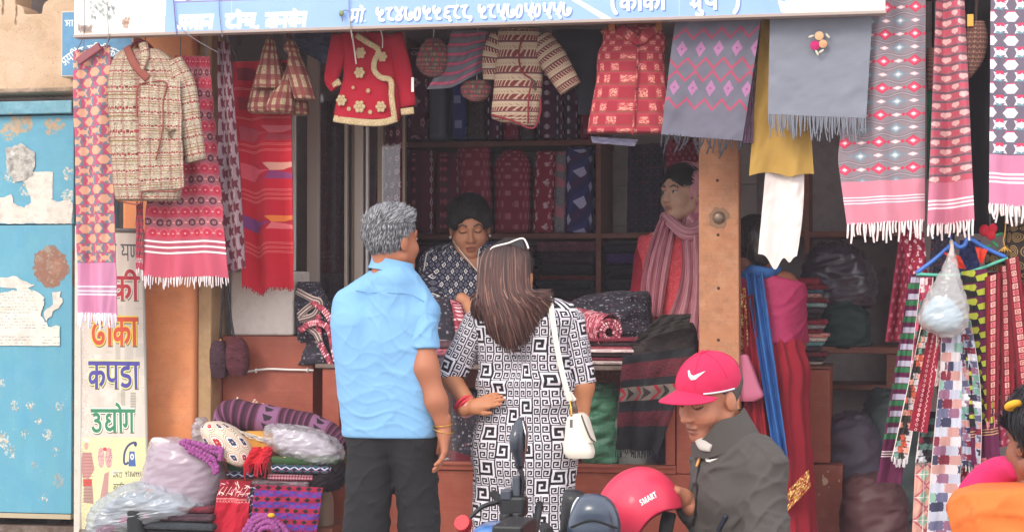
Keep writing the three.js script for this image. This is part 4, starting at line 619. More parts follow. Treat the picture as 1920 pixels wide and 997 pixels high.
// dark umbrella-like folded cloth at the top
single('hanging_cloth', sheet([[548, 62], [630, 62], [628, 132], [566, 96]], 0.06, { fold: 0.02, nf: 1.5, th: 0.02 }), col('#3b4258', 0.7), 'dark slate folded cloth tucked under the sign by the red dress', 'cloth');
// 7 red child's dress with gold
{
  const z = 0.16, m = cloth(metre(tex(256, 256, (x, w, h) => { rc(x, '#a5102a', 0, 0, w, h); }, 0.12), 0.1, 0.1)), au = cloth(metre(tex(128, 128, (x, w, h) => { rc(x, '#b39a74', 0, 0, w, h); const R = rng(93); for (let i = 0; i < 700; i++) rc(x, ['#e6d8b8', '#7d6240', '#c9ae84'][i % 3], R() * w, R() * h, 4, 4); }, 0.1), 0.05, 0.05));
  const g = thing('child_dress', 'red child wrap dress with gold border and gold flowers', 'dress', P(700, 230, z));
  part(g, 'dress_body', body([[62, 640, 728, 0.6], [90, 645, 738, 0.9], [140, 645, 742, 1], [165, 640, 748, 1], [200, 630, 752, 1.1], [226, 626, 748, 1.2]], z, 0.04, { seed: 8, fq: 14, fy: 0.2 }), m);
  part(g, 'sleeve', tube([P(640, 66, z), P(628, 120, z + 0.01), P(622, 150, z + 0.01), P(632, 164, z + 0.01)], [0.04, 0.036, 0.03, 0.028], 14, 12, 0.5), m); part(g, 'sleeve', tube([P(734, 66, z), P(752, 130, z), P(764, 200, z)], [0.045, 0.042, 0.036], 14, 12, 0.5), m);
  const tape = (pts, r = 0.014) => part(g, 'gold_border', tube(pts.map(([a, b, c = 0.05]) => P(a, b, z + c)), r, 30, 8, 0.25), au);
  tape([[668, 66], [690, 80], [710, 94], [702, 115], [702, 132], [714, 145], [732, 150, 0.048], [734, 180, 0.05], [740, 224, 0.045]], 0.0115);
  tape([[626, 222, 0.035], [650, 226], [690, 230, 0.056], [720, 229, 0.054], [744, 222, 0.04]]);
  part(g, 'gold_border', tube([P(752, 210, z + 0.022), P(776, 207, z + 0.022)], 0.014, 8, 8, 0.4), au); part(g, 'gold_border', tube([P(624, 160, z + 0.02), P(638, 152, z + 0.02)], 0.014, 6, 8, 0.4), au);
  for (const [a, b, s] of [[676, 99, 1], [674, 136, 1], [640, 188, 1], [674, 200, 1.1], [714, 200, 1], [717, 106, 0.9], [690, 170, 0.4], [654, 204, 0.4], [694, 210, 0.4], [662, 164, 0.3]]) { const q = P(a, b, z + 0.052), f = []; for (let k = 0; k < 6; k++) { const e = new THREE.SphereGeometry(0.0085 * s, 7, 5); e.scale(1, 1, 0.35); e.translate(Math.cos(k * 1.047) * 0.014 * s, Math.sin(k * 1.047) * 0.015 * s, 0); f.push(e); } const c0 = new THREE.SphereGeometry(0.008 * s, 7, 5); c0.scale(1, 1, 0.5); f.push(c0); const mg = merge(f); mg.translate(q.x, q.y, q.z); part(g, 'gold_flower', mg, au); }
  part(g, 'cord', string_([P(660, 62, z + 0.06), P(664, 90, z + 0.062), P(668, 120, z + 0.062)], 0.003), white); part(g, 'cord', string_([V(P(716, 40, z).x, RAILY, RAILZ), P(717, 70, z + 0.055), P(717, 90, z + 0.055)], 0.002), white); part(g, 'cord', string_([V(P(655, 40, z).x, RAILY, RAILZ), P(658, 62, z + 0.04)], 0.002), white);
  part(g, 'price_tag', pbox(771, 145, 776, 172, z + 0.03, 0.001, 0), white);
}
// 8 quilted pouches, striped grey cloth
{
  const t = metre(tex(256, 256, (x, w, h) => { rc(x, '#4a3a3a', 0, 0, w, h); const R = rng(94); for (let i = 0; i < 16; i++) for (let j = 0; j < 8; j++) { x.globalAlpha = 0.85; dia(x, ['#a83446', '#6b5a4a', '#7d2a3a', '#8a6a52'][Math.floor(R() * 4)], i * 16 + (j & 1) * 8, j * 32 + 16, 9, 16); } x.globalAlpha = 1; }, 0.12), 0.1, 0.1), m = cloth(t);
  const q = (label, rows, z) => { const g = thing('quilted_pouch', label, 'pouch', P(rows[3][1], rows[4][0], z)); part(g, 'bag', loft(rows, z, 0.025, { n: 2.6, amp: 0.006, fq: 26 }), m); const a = P((rows[0][1] + rows[0][2]) / 2, rows[0][0] + 2, z); part(g, 'cord', string_([a, V(a.x, RAILY, z), V(a.x, RAILY, RAILZ)]), white); };
  q('oval quilted red and olive pouch beside the red child dress', [[72, 800, 826, 0.6], [90, 788, 838, 1], [118, 780, 838, 1], [136, 790, 832, 0.9], [144, 804, 822, 0.6]], 0.14);
  q('round quilted pouch with white piping under the striped cloth', [[150, 872, 916, 0.6], [164, 864, 922, 1], [180, 868, 918, 1], [188, 880, 908, 0.8], [191, 888, 900, 0.5]], 0.1);
  const st = tex(512, 512, (x, w, h) => { rc(x, '#62636c', 0, 0, w, h); for (let j = 0; j < 6; j++) { const Y = j * 86 + 20; rc(x, '#a23b58', 0, Y, w, 26); rc(x, '#7c3a52', 0, Y + 34, w, 5); for (let i = 0; i < 24; i++) dia(x, '#c76080', i * 22, Y + 13, 8, 10); } }, 0.12);
  shawl('striped_cloth', 'grey cloth with pink zigzag stripes folded aslant under the sign', [[846, 60], [914, 58], [906, 132], [802, 168]], 0.12, { fold: 0.015, nf: 1.5, bot: (u) => 10 * Math.sin(u * Math.PI), left: (v) => -Math.sin(v * 3.1) * -8, cat: 'cloth', th: 0.014 }, st, null);
}
// 9 zigzag child jacket
{
  const z = 0.15, t = metre(tex(256, 256, (x, w, h) => { rc(x, '#a9957f', 0, 0, w, h); for (let j = 0; j < 4; j++) { const Y = j * 64; for (let i = 0; i < 10; i++) poly(x, '#6b2a2c', [[i * 26, Y + 40], [i * 26 + 14, Y + 20], [i * 26 + 30, Y + 20], [i * 26 + 16, Y + 44], [i * 26 + 4, Y + 52]]); rc(x, '#5d3438', 0, Y + 46, w, 9); for (let i = 0; i < 14; i++) poly(x, '#8b6b58', [[i * 19, Y + 4], [i * 19 + 10, Y + 14], [i * 19 + 16, Y + 14], [i * 19 + 6, Y + 4]]); } }, 0.12), 0.13, 0.13), m = cloth(t), tr = col('#7c242c', 0.9);
  const g = thing('zigzag_jacket', 'child wrap jacket in cream and brown zigzag cloth hung askew', 'jacket', P(960, 235, z));
  part(g, 'jacket_body', body([[52, 940, 1006, 0.6], [66, 934, 1016, 1], [120, 930, 1018, 1], [170, 926, 1016, 1], [212, 922, 1012, 1], [226, 930, 1010, 1], [236, 982, 1006, 0.8]], z, 0.035, { seed: 12, amp: 0.008 }), m);
  part(g, 'sleeve', tube([P(1010, 72, z), P(1036, 110, z + 0.02), P(1070, 166, z + 0.02)], [0.05, 0.056, 0.046], 14, 12, 0.5), m); part(g, 'sleeve', tube([P(938, 66, z), P(922, 100, z + 0.01), P(920, 150, z)], [0.04, 0.036, 0.03], 14, 12, 0.5), m);
  part(g, 'piping', tube([P(982, 66, z + 0.04), P(974, 90, z + 0.045), P(974, 120, z + 0.045), P(982, 138, z + 0.045), P(998, 150, z + 0.045), P(992, 175, z + 0.045), P(990, 232, z + 0.04)], 0.0035, 26, 6), tr);
  part(g, 'piping', tube([P(922, 215, z + 0.03), P(960, 226, z + 0.038), P(1000, 240, z + 0.034), P(1012, 215, z + 0.03), P(1014, 185, z + 0.03)], 0.004, 26, 6), tr); part(g, 'tie', tube([P(996, 148, z + 0.046), P(1004, 156, z + 0.05), P(998, 162, z + 0.05), P(1006, 168, z + 0.046)], 0.004, 12, 6), col('#4d4038', 0.9));
  part(g, 'hanging_loop', string_([P(975, 56, z), V(P(975, 56, z).x, RAILY, RAILZ)]), string);
}
// dark grey knit behind it and a dark garment
single('dark_garment', body([[56, 1036, 1130, 0.7], [80, 1030, 1134, 1], [110, 1050, 1132, 1], [180, 1080, 1128, 1], [215, 1084, 1112, 0.8]], 0.02, 0.03, { seed: 15 }), col('#2b2a34', 0.95), 'charcoal ribbed garment hung between zigzag jacket and red waistcoat', 'garment');
// 10 red waistcoat
{
  const z = 0.2, t = metre(tex(512, 512, (x, w, h) => { rc(x, '#b03e4c', 0, 0, w, h); const R = rng(95); for (let j = 0; j < 8; j++) for (let i = 0; i < 8; i++) { const X = i * 64, Y = j * 64; if ((i + j) & 1) { rc(x, '#a2303f', X, Y, 64, 50); rc(x, '#8a4a40', X, Y + 50, 64, 6); } else { for (let k = 0; k < 70; k++) rc(x, ['#e6a692', '#d98a80', '#c05a5c'][k % 3], X + 4 + R() * 52, Y + 8 + R() * 34, 9, 4); rc(x, '#8f5346', X, Y + 46, 64, 9); } } }, 0.1), 0.25, 0.25), m = cloth(t);
  const g = thing('red_waistcoat', 'rose red block patterned waistcoat with band collar', 'waistcoat', P(1175, 260, z));
  part(g, 'waistcoat_body', body([[48, 1146, 1232, 0.6], [60, 1132, 1244, 0.9], [80, 1130, 1250, 1], [106, 1120, 1246, 1], [150, 1118, 1250, 1], [205, 1108, 1256, 1], [250, 1100, 1262, 1]], z, 0.04, { seed: 19, amp: 0.009 }), m);
  part(g, 'collar', tube([P(1160, 54, z + 0.035), P(1180, 64, z + 0.05), P(1198, 78, z + 0.05), P(1212, 64, z + 0.05), P(1230, 54, z + 0.035)], [0.018, 0.024, 0.014, 0.024, 0.018], 24, 8, 0.4), m);
  part(g, 'placket', tube([P(1197, 80, z + 0.046), P(1194, 140, z + 0.05), P(1186, 252, z + 0.048)], 0.004, 20, 6), m); for (const [a, b] of [[1196, 86], [1194, 126], [1193, 166]]) { const s = new THREE.SphereGeometry(0.006, 8, 6); const q = P(a, b, z + 0.052); s.scale(1, 1, 0.6); s.translate(q.x, q.y, q.z); part(g, 'button', s, col('#5b1f28', 0.4)); }
  part(g, 'hanger', tube([P(1128, 62, z), P(1150, 48, z), P(1240, 46, z)], 0.008, 12, 8), col('#a8622c', 0.5)); for (const q of [1150, 1238]) part(g, 'hanger_clip', box(P(q, 40, z).x - 0.012, P(q, 60, z).y, z + 0.03, P(q, 40, z).x + 0.012, RAILY, z + 0.045, 0.002), col('#a8622c', 0.5));
  single('folded_cloth', sheet([[1108, 256], [1196, 262], [1190, 274], [1112, 268]], 0.17, { fold: 0.004, th: 0.02 }), col('#9a97b0', 0.9), 'lavender grey cloth edge below the red waistcoat hem', 'cloth');
}
// 11 grey shawl with zigzag and lozenge rows
{
  const t = tex(1024, 1024, (x, w, h) => {
    rc(x, '#6c6a79', 0, 0, w, h); const n = 4.6, per = w / n; const zig = (Y, A, ph, c) => { for (let X = -20; X < w + 20; X += 14) { const s = (((X / per + ph) % 1) + 1) % 1, y = Y + (s < 0.5 ? s * 2 : 2 - s * 2) * A; rc(x, c, X, y, 17, 26); } };
    const loz = (Y, ph) => { for (let i = -1; i < 6; i++) { const X = (i + ph) * per; dia(x, '#a9749c', X, Y, 62, 70); for (const a of [-1, 1]) { rc(x, '#a9749c', X + a * 40 - 12, Y - 12, 34, 24); rc(x, '#a9749c', X - 12, Y + a * 50 - 12, 24, 24); } rc(x, '#7c4a78', X - 10, Y - 7, 20, 14); } };
    zig(70, 88, 0.45, '#ae4a64'); loz(260, 0.55); zig(330, 88, 0.12, '#ae4a64'); zig(440, 88, 0.62, '#ae4a64'); loz(600, 0.4); zig(680, 88, 0.9, '#ae4a64');
  }, 0.1);
  shawl('zigzag_shawl', 'grey shawl with pink zigzag and lozenge rows and black fringe', [[1266, 38], [1428, 30], [1392, 264], [1240, 252]], HZ + 0.06, { fold: 0.008, nf: 1.4, ph: 0.4 }, t, { n: 22, len: 0.06, r: 0.0036, c: '#33343c', seed: 15, spread: 0.9 }, 'shawls hung along the shop front');
  shawl('ikat_scarf', 'dark purple cloth edge hanging just behind the zigzag shawl', [[1396, 120], [1414, 120], [1412, 268], [1388, 268]], HZ, { fold: 0.004, nf: 1, cat: 'scarf' }, pm.purpleMotif, null);
}
// 12 yellow cloth, 13 white cloth, 14 grey shawl with flowers
{
  const yl = cloth(metre(tex(128, 128, (x, w, h) => rc(x, '#b8924a', 0, 0, w, h), 0.06), 0.1, 0.1)), wl = cloth(metre(tex(128, 128, (x, w, h) => rc(x, '#e8dcd8', 0, 0, w, h), 0.04), 0.1, 0.1));
  shawl('yellow_cloth', 'mustard yellow cloth hung behind the flowered grey shawl', [[1428, 30], [1506, 30], [1526, 334], [1405, 330]], HZ - 0.02, { fold: 0.014, nf: 1.5, ph: 2.2, cat: 'cloth', bot: (u) => -8 * Math.abs(Math.sin(u * 5)), uvm: [0.2, 0.6] }, yl, null);
  shawl('white_cloth', 'plain white pointed cloth hanging below the mustard yellow cloth', [[1436, 320], [1508, 324], [1494, 480], [1422, 476]], HZ - 0.05, { fold: 0.018, nf: 1.1, ph: 1.1, cat: 'cloth', bot: (u) => 26 * Math.exp(-Math.pow((u - 0.42) / 0.16, 2)) + 12 * Math.exp(-Math.pow((u - 0.8) / 0.1, 2)), right: (v) => 4 * Math.sin(v * 3), even: 0.7, wob: 0.004, uvm: [0.15, 0.35] }, wl, null);
  const t = tex(512, 512, (x, w, h) => { rc(x, '#7f838f', 0, 0, w, h); }, 0.07);
  const c = [[1444, 28], [1636, 24], [1624, 222], [1440, 214]], o = { fold: 0.007, nf: 1.2, ph: 0.2, wob: 0.004 }, g = shawl('flower_shawl', 'plain grey shawl with embroidered roses and long grey fringe', c, HZ + 0.09, o, t, { n: 66, len: 0.075, r: 0.0026, c: '#7a7d88', seed: 16 }, 'shawls hung along the shop front');
  const z = HZ + 0.112, rose = (px, py, r, c1, c2) => { const q = P(px, py, z), f = []; for (let k = 0; k < 3; k++) { const tor = new THREE.TorusGeometry(r * (0.8 - k * 0.28), r * 0.2, 6, 14); tor.scale(1, 1, 0.6); tor.translate(q.x + k * 0.001, q.y, q.z + k * 0.002); f.push(tor); } const d = new THREE.CircleGeometry(r, 14); d.translate(q.x, q.y, q.z); f.push(d); part(g, 'embroidered_rose', merge(f), col(c1, 0.8)); };
  rose(1536, 67, 0.0165, '#e0b890'); rose(1543, 82, 0.0155, '#d9a67e'); rose(1528, 85, 0.0175, '#c3216e');
  for (const [a, b, r] of [[1521, 68, 0.3], [1552, 67, -0.9], [1532, 99, -1.1], [1540, 96, 0.6]]) { const s = new THREE.SphereGeometry(0.012, 8, 6); s.scale(1, 0.35, 0.2); s.rotateZ(r); const q = P(a, b, z); s.translate(q.x, q.y, q.z); part(g, 'embroidered_leaf', s, col('#cfc8b4', 0.8)); }
}
// 15 pink and grey wide shawl, 16 narrow folded one, 17 shawl at the edge
{
  const t = tex(640, 1792, (x, w, h) => {
    rc(x, '#8d8088', 0, 0, w, h); const rh = 92, R = rng(97); for (let r = 0; r < 17; r++) { const Y = r * rh + 40, red = r & 1; for (let X = 0; X < w; X += 6) { const s = Math.sin(X / w * TAU * 2.5 + (red ? 0 : Math.PI)); for (let k = 0; k < 3; k++) rc(x, k & 1 ? '#b9aab0' : '#6c6268', X, Y + rh * 0.42 + s * 12 + k * 8, 4, 4); } for (let i = 0; i < 3; i++) { const X = i * 256 + (red ? 40 : 168); dia(x, red ? '#d03a58' : '#7c8c98', X, Y, 62, 40); dia(x, red ? '#e8607a' : '#9aa9b4', X, Y, 40, 26); dia(x, '#f6e6e6', X, Y, 20, 12); dia(x, '#f0c0c4', X + 128, Y, 40, 14); dia(x, '#f7e9e8', X + 128, Y, 20, 7); dia(x, red ? '#d03a58' : '#7c8c98', X + 76, Y, 16, 14); dia(x, red ? '#d03a58' : '#7c8c98', X - 76, Y, 16, 14); } }
    rc(x, '#cf8496', 0, 1500, w, 300); for (const y of [1606, 1626, 1646]) { rc(x, '#f0dfe4', 0, y, w, 8); rc(x, '#a88aa0', 0, y + 9, w, 4); }
  }, 0.1);
  const sh = (label, c, z, o, tt, n, seed) => shawl('pink_shawl', label, c, z, o, tt, { n, len: 0.062, r: 0.0042, c: '#efdfde', seed }, 'shawls hung along the shop front');
  sh('wide pink and grey shawl with wavy lozenge rows beside the flowered shawl', [[1610, -70], [1736, -74], [1734, 414], [1588, 422]], HZ + 0.04, { fold: 0.016, nf: 2.3, ph: 1.8, left: (v) => (v < 0.75 ? -v * 40 : -30 + (v - 0.75) * 120) * 0.7 }, t, 26, 21);
  const t2 = tex(256, 1536, (x, w, h) => { rc(x, '#b0626f', 0, 0, w, h); for (let j = 0; j < 24; j++) { const Y = j * 54; rc(x, '#6f5a66', 0, Y, w, 12); for (let i = 0; i < 4; i++) { const c = (i + j) & 1 ? '#e0b4b2' : '#bf5266'; disc(x, c, i * 64 + 20, Y + 28, 20, 14); disc(x, c, i * 64 + 44, Y + 28, 20, 14); poly(x, c, [[i * 64 + 2, Y + 32], [i * 64 + 62, Y + 32], [i * 64 + 32, Y + 50]]); } } rc(x, '#c87890', 0, 1290, w, 260); for (const y of [1390, 1412, 1434]) rc(x, '#f3e3e8', 0, y, w, 12); }, 0.1);
  sh('narrow folded pink shawl with heart rows beside the wide pink shawl', [[1758, -70], [1806, -70], [1826, 414], [1738, 424]], HZ + 0.05, { fold: 0.045, nf: 1.1, ph: 2.4, even: 0.6 }, t2, 16, 22);
  const t3 = tex(512, 1536, (x, w, h) => { rc(x, '#6f6676', 0, 0, w, h); const rh = 76; for (let r = 0; r < 16; r++) { const Y = r * rh; for (let i = 0; i < 4; i++) { rc(x, '#d04468', i * 170 + (r & 1) * 85 - 40, Y, 72, rh * 0.6); rc(x, '#6f98a4', i * 170 + (r & 1) * 85 - 40, Y + rh * 0.4, 60, rh * 0.5); } for (let i = 0; i < 4; i++) { const X = i * 170 + (r & 1 ? 85 : 0); (r & 1 ? jagX : jagSpindle)(x, '#ece0ea', X, Y + rh / 2, 60, rh * 0.4); } } rc(x, '#cc82a2', 0, 1216, w, 330); for (const y of [1330, 1356, 1382]) rc(x, '#f3e6ee', 0, y, w, 13); }, 0.1);
  sh('pink, teal and white ikat shawl at the far end of the sign rail', [[1858, -70], [1980, -70], [1976, 390], [1854, 384]], HZ + 0.08, { fold: 0.014, nf: 1.8, ph: 0.9 }, t3, 26, 23);
  shawl('dark_cloth', 'long black cloth hung behind the pink shawls', [[1748, -60], [1900, -60], [1900, 436], [1744, 440]], HZ - 0.1, { fold: 0.02, nf: 3, cat: 'cloth' }, col('#1d1b20', 0.95), null);
  shawl('green_cloth', 'strip of green cloth between the pink shawls', [[1738, 120], [1756, 120], [1754, 336], [1738, 336]], HZ - 0.04, { fold: 0.006, nf: 1, cat: 'cloth' }, col('#1f7a58', 0.95), null);
  const vt = metre(tex(256, 256, (x, w, h) => { rc(x, '#5b3a36', 0, 0, w, h); for (let i = 0; i < 9; i++) for (let j = 0; j < 9; j++) { pl(x, '#a8806a', 2.5, [[i * 32, j * 32 + 26], [i * 32 + 16, j * 32 + 8], [i * 32 + 32, j * 32 + 26]]); disc(x, '#c7a184', i * 32 + 16, j * 32 + 20, 3); } }, 0.12), 0.09, 0.09);
  const bag = thing('brocade_bag', 'brown brocade bag with a brass clasp between two pink shawls', 'bag', P(1826, 145, HZ)); part(bag, 'bag', loft([[40, 1816, 1846, 0.7], [70, 1806, 1852, 1], [110, 1804, 1846, 1], [140, 1806, 1826, 0.7], [148, 1808, 1816, 0.4]], HZ + 0.02, 0.03, { n: 3, amp: 0.004 }), cloth(vt)); part(bag, 'clasp', pbox(1813, 26, 1826, 50, HZ + 0.056, 0.012, 0.003), gold); part(bag, 'strap', tube([P(1830, 42, HZ + 0.02), V(P(1832, 0, HZ).x, RAILY, RAILZ)], 0.006, 8, 6), col('#3a2a28', 0.9));
  single('brocade_bag', loft([[90, 1738, 1756, 0.8], [120, 1736, 1762, 1], [170, 1738, 1754, 0.6]], HZ - 0.03, 0.02, { n: 3 }), cloth(vt), 'second brocade bag half hidden behind the narrow shawl', 'bag');
}
// cords and wires hanging over the sign
{
  const cord = (label, pts, r = 0.0016, c = '#77747c') => part(signThing, 'cord', tube(pts.map(([a, b, z = SZ + 0.012]) => P(a, b, z)), r, 14, 5), col(c, 0.8), label);
  cord('thin cord over the white sign end, above the slate shawl', [[158, -20], [158, 40], [157, 100, SZ - 0.02]]); cord('pale cord looping over the sign at the drawn lozenges', [[203, -20], [202, 40], [204, 64], [199, 90, SZ - 0.03]], 0.002, '#9c9a9c'); cord('wire running down where white and blue print meet', [[324, -20], [328, 30], [331, 66]], 0.0022, '#76698e'); cord('wire slanting off from the printed seam', [[328, 38], [352, 64], [408, 98, SZ - 0.05]], 0.0016, '#8c8894'); cord('cord hanging across the blurred white words', [[410, -20], [412, 30], [417, 70]]); cord('cord with a knotted green plug hanging before the red dress', [[654, -20], [655, 20], [660, 72]], 0.0022, '#8c8a80');
  const q = P(640, 25, SZ + 0.02), s = new THREE.SphereGeometry(0.011, 10, 8); s.scale(0.9, 1.1, 0.8); s.translate(q.x, q.y, q.z); const pg = thing('cord_plug', 'small green plug tied to the cord on the sign', 'plug', q); part(pg, 'plug_body', s, col('#7d8a62', 0.5)); part(pg, 'tail', string_([q, P(642, 40, SZ + 0.02)], 0.002), string); part(pg, 'lead', string_([q, P(646, 19, SZ + 0.014), P(655, 21, SZ + 0.012)], 0.0016), string);
}
// ---------------------------------------------------------------- small blue board behind the sign, standing banner, hanging handbags
{
  const z = 0.02, [x0, y0] = XY(119, 142, z), [x1, y1] = XY(250, 20, z), t = tex(512, 480, (x, w, h) => {
    rc(x, '#5f95bd', 0, 0, w, h); const R = rng(98); for (let i = 0; i < 260; i++) { x.globalAlpha = 0.08; disc(x, R() < 0.5 ? '#3c6f9c' : '#8fb9d4', R() * w, R() * h, 6 + R() * 26); } x.globalAlpha = 1;
    word(x, ['a', 'aa'], 18, 62, 46, [['#eef2f4', 16]], { sx: 1 });
    const ks = ['a', 'bha', 'i', 'ssa', 'e', 'ka', ' ', 'sa', 'i', 'la', 'aa', 'ii', ' ', 'ka', 'ta', 'aa', 'ii']; const cx = 240, cy = 640, rad = 360; let a = -2.37; for (const k of ks) { if (k === ' ') { a += 0.05; continue; } x.save(); x.translate(cx + Math.cos(a) * rad, cy + Math.sin(a) * rad * 1.06); x.rotate(a + Math.PI / 2); word(x, [k], 0, 0, 62, [['#f1f4f5', 15]], { sx: 0.8 }); x.restore(); a += G[k][0] * 0.62 * 0.8 / rad + 0.012; }
  }, 0.05);
  const b = thing('tailor_board', 'small blue painted board with arched white lettering behind the sign end', 'signboard', V((x0 + x1) / 2, y0, z));
  const f = new THREE.PlaneGeometry(x1 - x0, y1 - y0); f.translate((x0 + x1) / 2, (y0 + y1) / 2, z + 0.0125); part(b, 'painted_face', f, col('#fff', 0.6, { map: t })); part(b, 'board', box(x0 - 0.006, y0 - 0.006, z - 0.075, x1 + 0.006, y1 + 0.006, z + 0.012, 0.004), col('#cdbfae', 0.8));
}
{
  const z = 0.13, c = [[152, 430], [268, 432], [279, 992], [150, 992]], t = tex(512, 2048, (x, w, h) => {
    const Y = (py) => (py - 430) / 562 * h, X = (px) => (px - 151) / 124 * w; rc(x, '#cfc3b8', 0, 0, w, h); const R = rng(99);
    rc(x, '#d9d2a4', 0, Y(820), w, h); for (let i = 0; i < 60; i++) { x.globalAlpha = 0.25; rc(x, ['#b3a598', '#e8e0d8', '#a0a096'][i % 3], R() * w, Y(560 + R() * 230), 20 + R() * 60, 10 + R() * 90); } for (let i = 0; i < 2200; i++) { x.globalAlpha = 0.2; disc(x, ['#a0685c', '#8a8078', '#fff'][i % 3], R() * R() * w * 0.3, R() * h, 2 + R() * 3); } x.globalAlpha = 1;
    // faded loom picture between the words
    x.globalAlpha = 0.5; for (const [a, b, c2, d, cc] of [[218, 590, 228, 680, '#9a948c'], [236, 600, 252, 690, '#b3aca4'], [228, 730, 236, 760, '#8e8878'], [246, 735, 256, 768, '#948c84']]) rc(x, cc, X(a), Y(b), X(c2) - X(a), Y(d) - Y(b)); for (let k = 0; k < 7; k++) rc(x, '#857c74', X(245), Y(736 + k * 5), 46, 7); x.globalAlpha = 1;
    const bold = (keys, px, py, ph, cc, edge, sx) => word(x, keys, X(px), Y(py), (Y(py + ph) - Y(py)), [['#6a5a4a', 25, 5, 9], [edge, 27], [cc, 17]], { sx });
    word(x, ['aa', 'ii', ' ', 'bha', 'nna', 'da'], X(206), Y(458), Y(488) - Y(458), [['#4c4650', 11]], { sx: 0.78 });
    bold(['ka', 'ii'], X(0) * 0 + 216, 520, 42, '#b02a36', '#d8cdc4', 0.98);
    bold(['dha', 'aa', 'ka', 'aa'], 172, 598, 50, '#c64a30', '#e6c84a', 0.80);
    bold(['ka', 'pa', 'da', 'aa'], 167, 681, 47, '#4a4296', '#d8d88a', 0.80);
    bold(['u', 'dya', 'o', 'ga'], 172, 770, 40, '#33805c', '#eceade', 0.86);
    // telephone
    x.strokeStyle = '#39406e'; x.lineWidth = 15; x.beginPath(); x.moveTo(X(252), Y(829)); x.bezierCurveTo(X(236), Y(832), X(232), Y(848), X(232), Y(860)); x.bezierCurveTo(X(231), Y(872), X(236), Y(872), X(240), Y(866)); x.stroke(); disc(x, '#39406e', X(254), Y(832), 13, 18); poly(x, '#3f5f9e', [[X(242), Y(846)], [X(252), Y(846)], [X(254), Y(874)], [X(240), Y(874)]]); disc(x, '#dfe4ea', X(247), Y(856), 15, 22); disc(x, '#30385c', X(247), Y(856), 6, 9);
    // printed slippers and a printed dancer's costume
    for (const a of [190, 204]) { disc(x, '#c99a98', X(a), Y(858), 26, 70); for (let i = 0; i < 70; i++) { x.globalAlpha = 0.6; disc(x, i % 2 ? '#8f5460' : '#e6cfc6', X(a) + (R() - 0.5) * 44, Y(858) + (R() - 0.5) * 120, 3); } x.globalAlpha = 1; disc(x, '#c23a48', X(197), Y(842), 16, 12); }
    disc(x, '#c79a88', X(163), Y(836), 16, 26); rc(x, '#e4dcd0', X(158), Y(822), 36, 24); poly(x, '#b98680', [[X(156), Y(848)], [X(172), Y(848)], [X(178), Y(880)], [X(168), Y(898)], [X(156), Y(896)], [X(152), Y(870)]]); rc(x, '#c24a44', X(157), Y(898), 66, 50); poly(x, '#a9897e', [[X(158), Y(912)], [X(174), Y(912)], [X(176), Y(945)], [X(158), Y(942)]]); for (let i = 0; i < 16; i++) { x.globalAlpha = 0.5; rc(x, '#7d4f50', X(156), Y(850 + i * 6), 76, 5); } x.globalAlpha = 1; poly(x, '#b98a86', [[X(196), Y(888)], [X(204), Y(884)], [X(202), Y(930)], [X(188), Y(934)]]);
    rc(x, '#efe9c8', X(210), Y(882), 60, 30); word(x, ['ma', 'ssa', 'ta', 'aa'], X(212), Y(886), 36, [['#3d3a34', 13]], { sx: 0.7 }); word(x, ['n9', 'n8', 'n4', 'n7', 'n0', 'n9', 'n9', 'n6'], X(234), Y(883), 40, [['#3d3a34', 14]], { sx: 0.58, head: false }); word(x, ['ka', 'pa', 'i', 'la'], X(212), Y(908), 40, [['#3d3a34', 13]], { sx: 0.7 }); word(x, ['n9', 'n8', 'n4', 'n7', 'n0', 'n9'], X(244), Y(906), 40, [['#3d3a34', 14]], { sx: 0.58, head: false });
    rc(x, '#7d756e', 0, 0, w, 20);
  }, 0.03);
  const f = sheetFn(c, z, { fold: 0, wob: 0.002 }), b = thing('standing_banner', 'tall printed banner with red, blue and green lettering leaning at the orange pillar', 'banner', f(0.5, 1));
  part(b, 'printed_sheet', sheet(c, z, { fold: 0.001, nf: 1, wob: 0.003, th: 0.002 }), col('#fff', 0.5, { map: t })); part(b, 'frame', tube([f(0, 0), f(0, 0.5), f(0, 1)], 0.008, 8, 6), col('#c9c3ba', 0.6)); part(b, 'frame', tube([f(1, 0), f(1, 0.5), f(1, 1)], 0.006, 8, 6), col('#a39c94', 0.6)); part(b, 'frame', tube([f(0, 0), f(0.5, 0), f(1, 0)], 0.008, 8, 6), col('#6d6866', 0.6)); const e0 = f(0, 1), e1 = f(1, 1); part(b, 'foot', box(e0.x, FLOOR, z - 0.03, e1.x, e1.y + 0.002, z - 0.004, 0.003), col('#8d867e', 0.7));
  part(b, 'rear_prop', tube([V((e0.x + e1.x) / 2, e0.y + 0.6, z - 0.006), V((e0.x + e1.x) / 2, FLOOR, z - 0.11)], 0.007, 4, 6), col('#8d867e', 0.7));
}
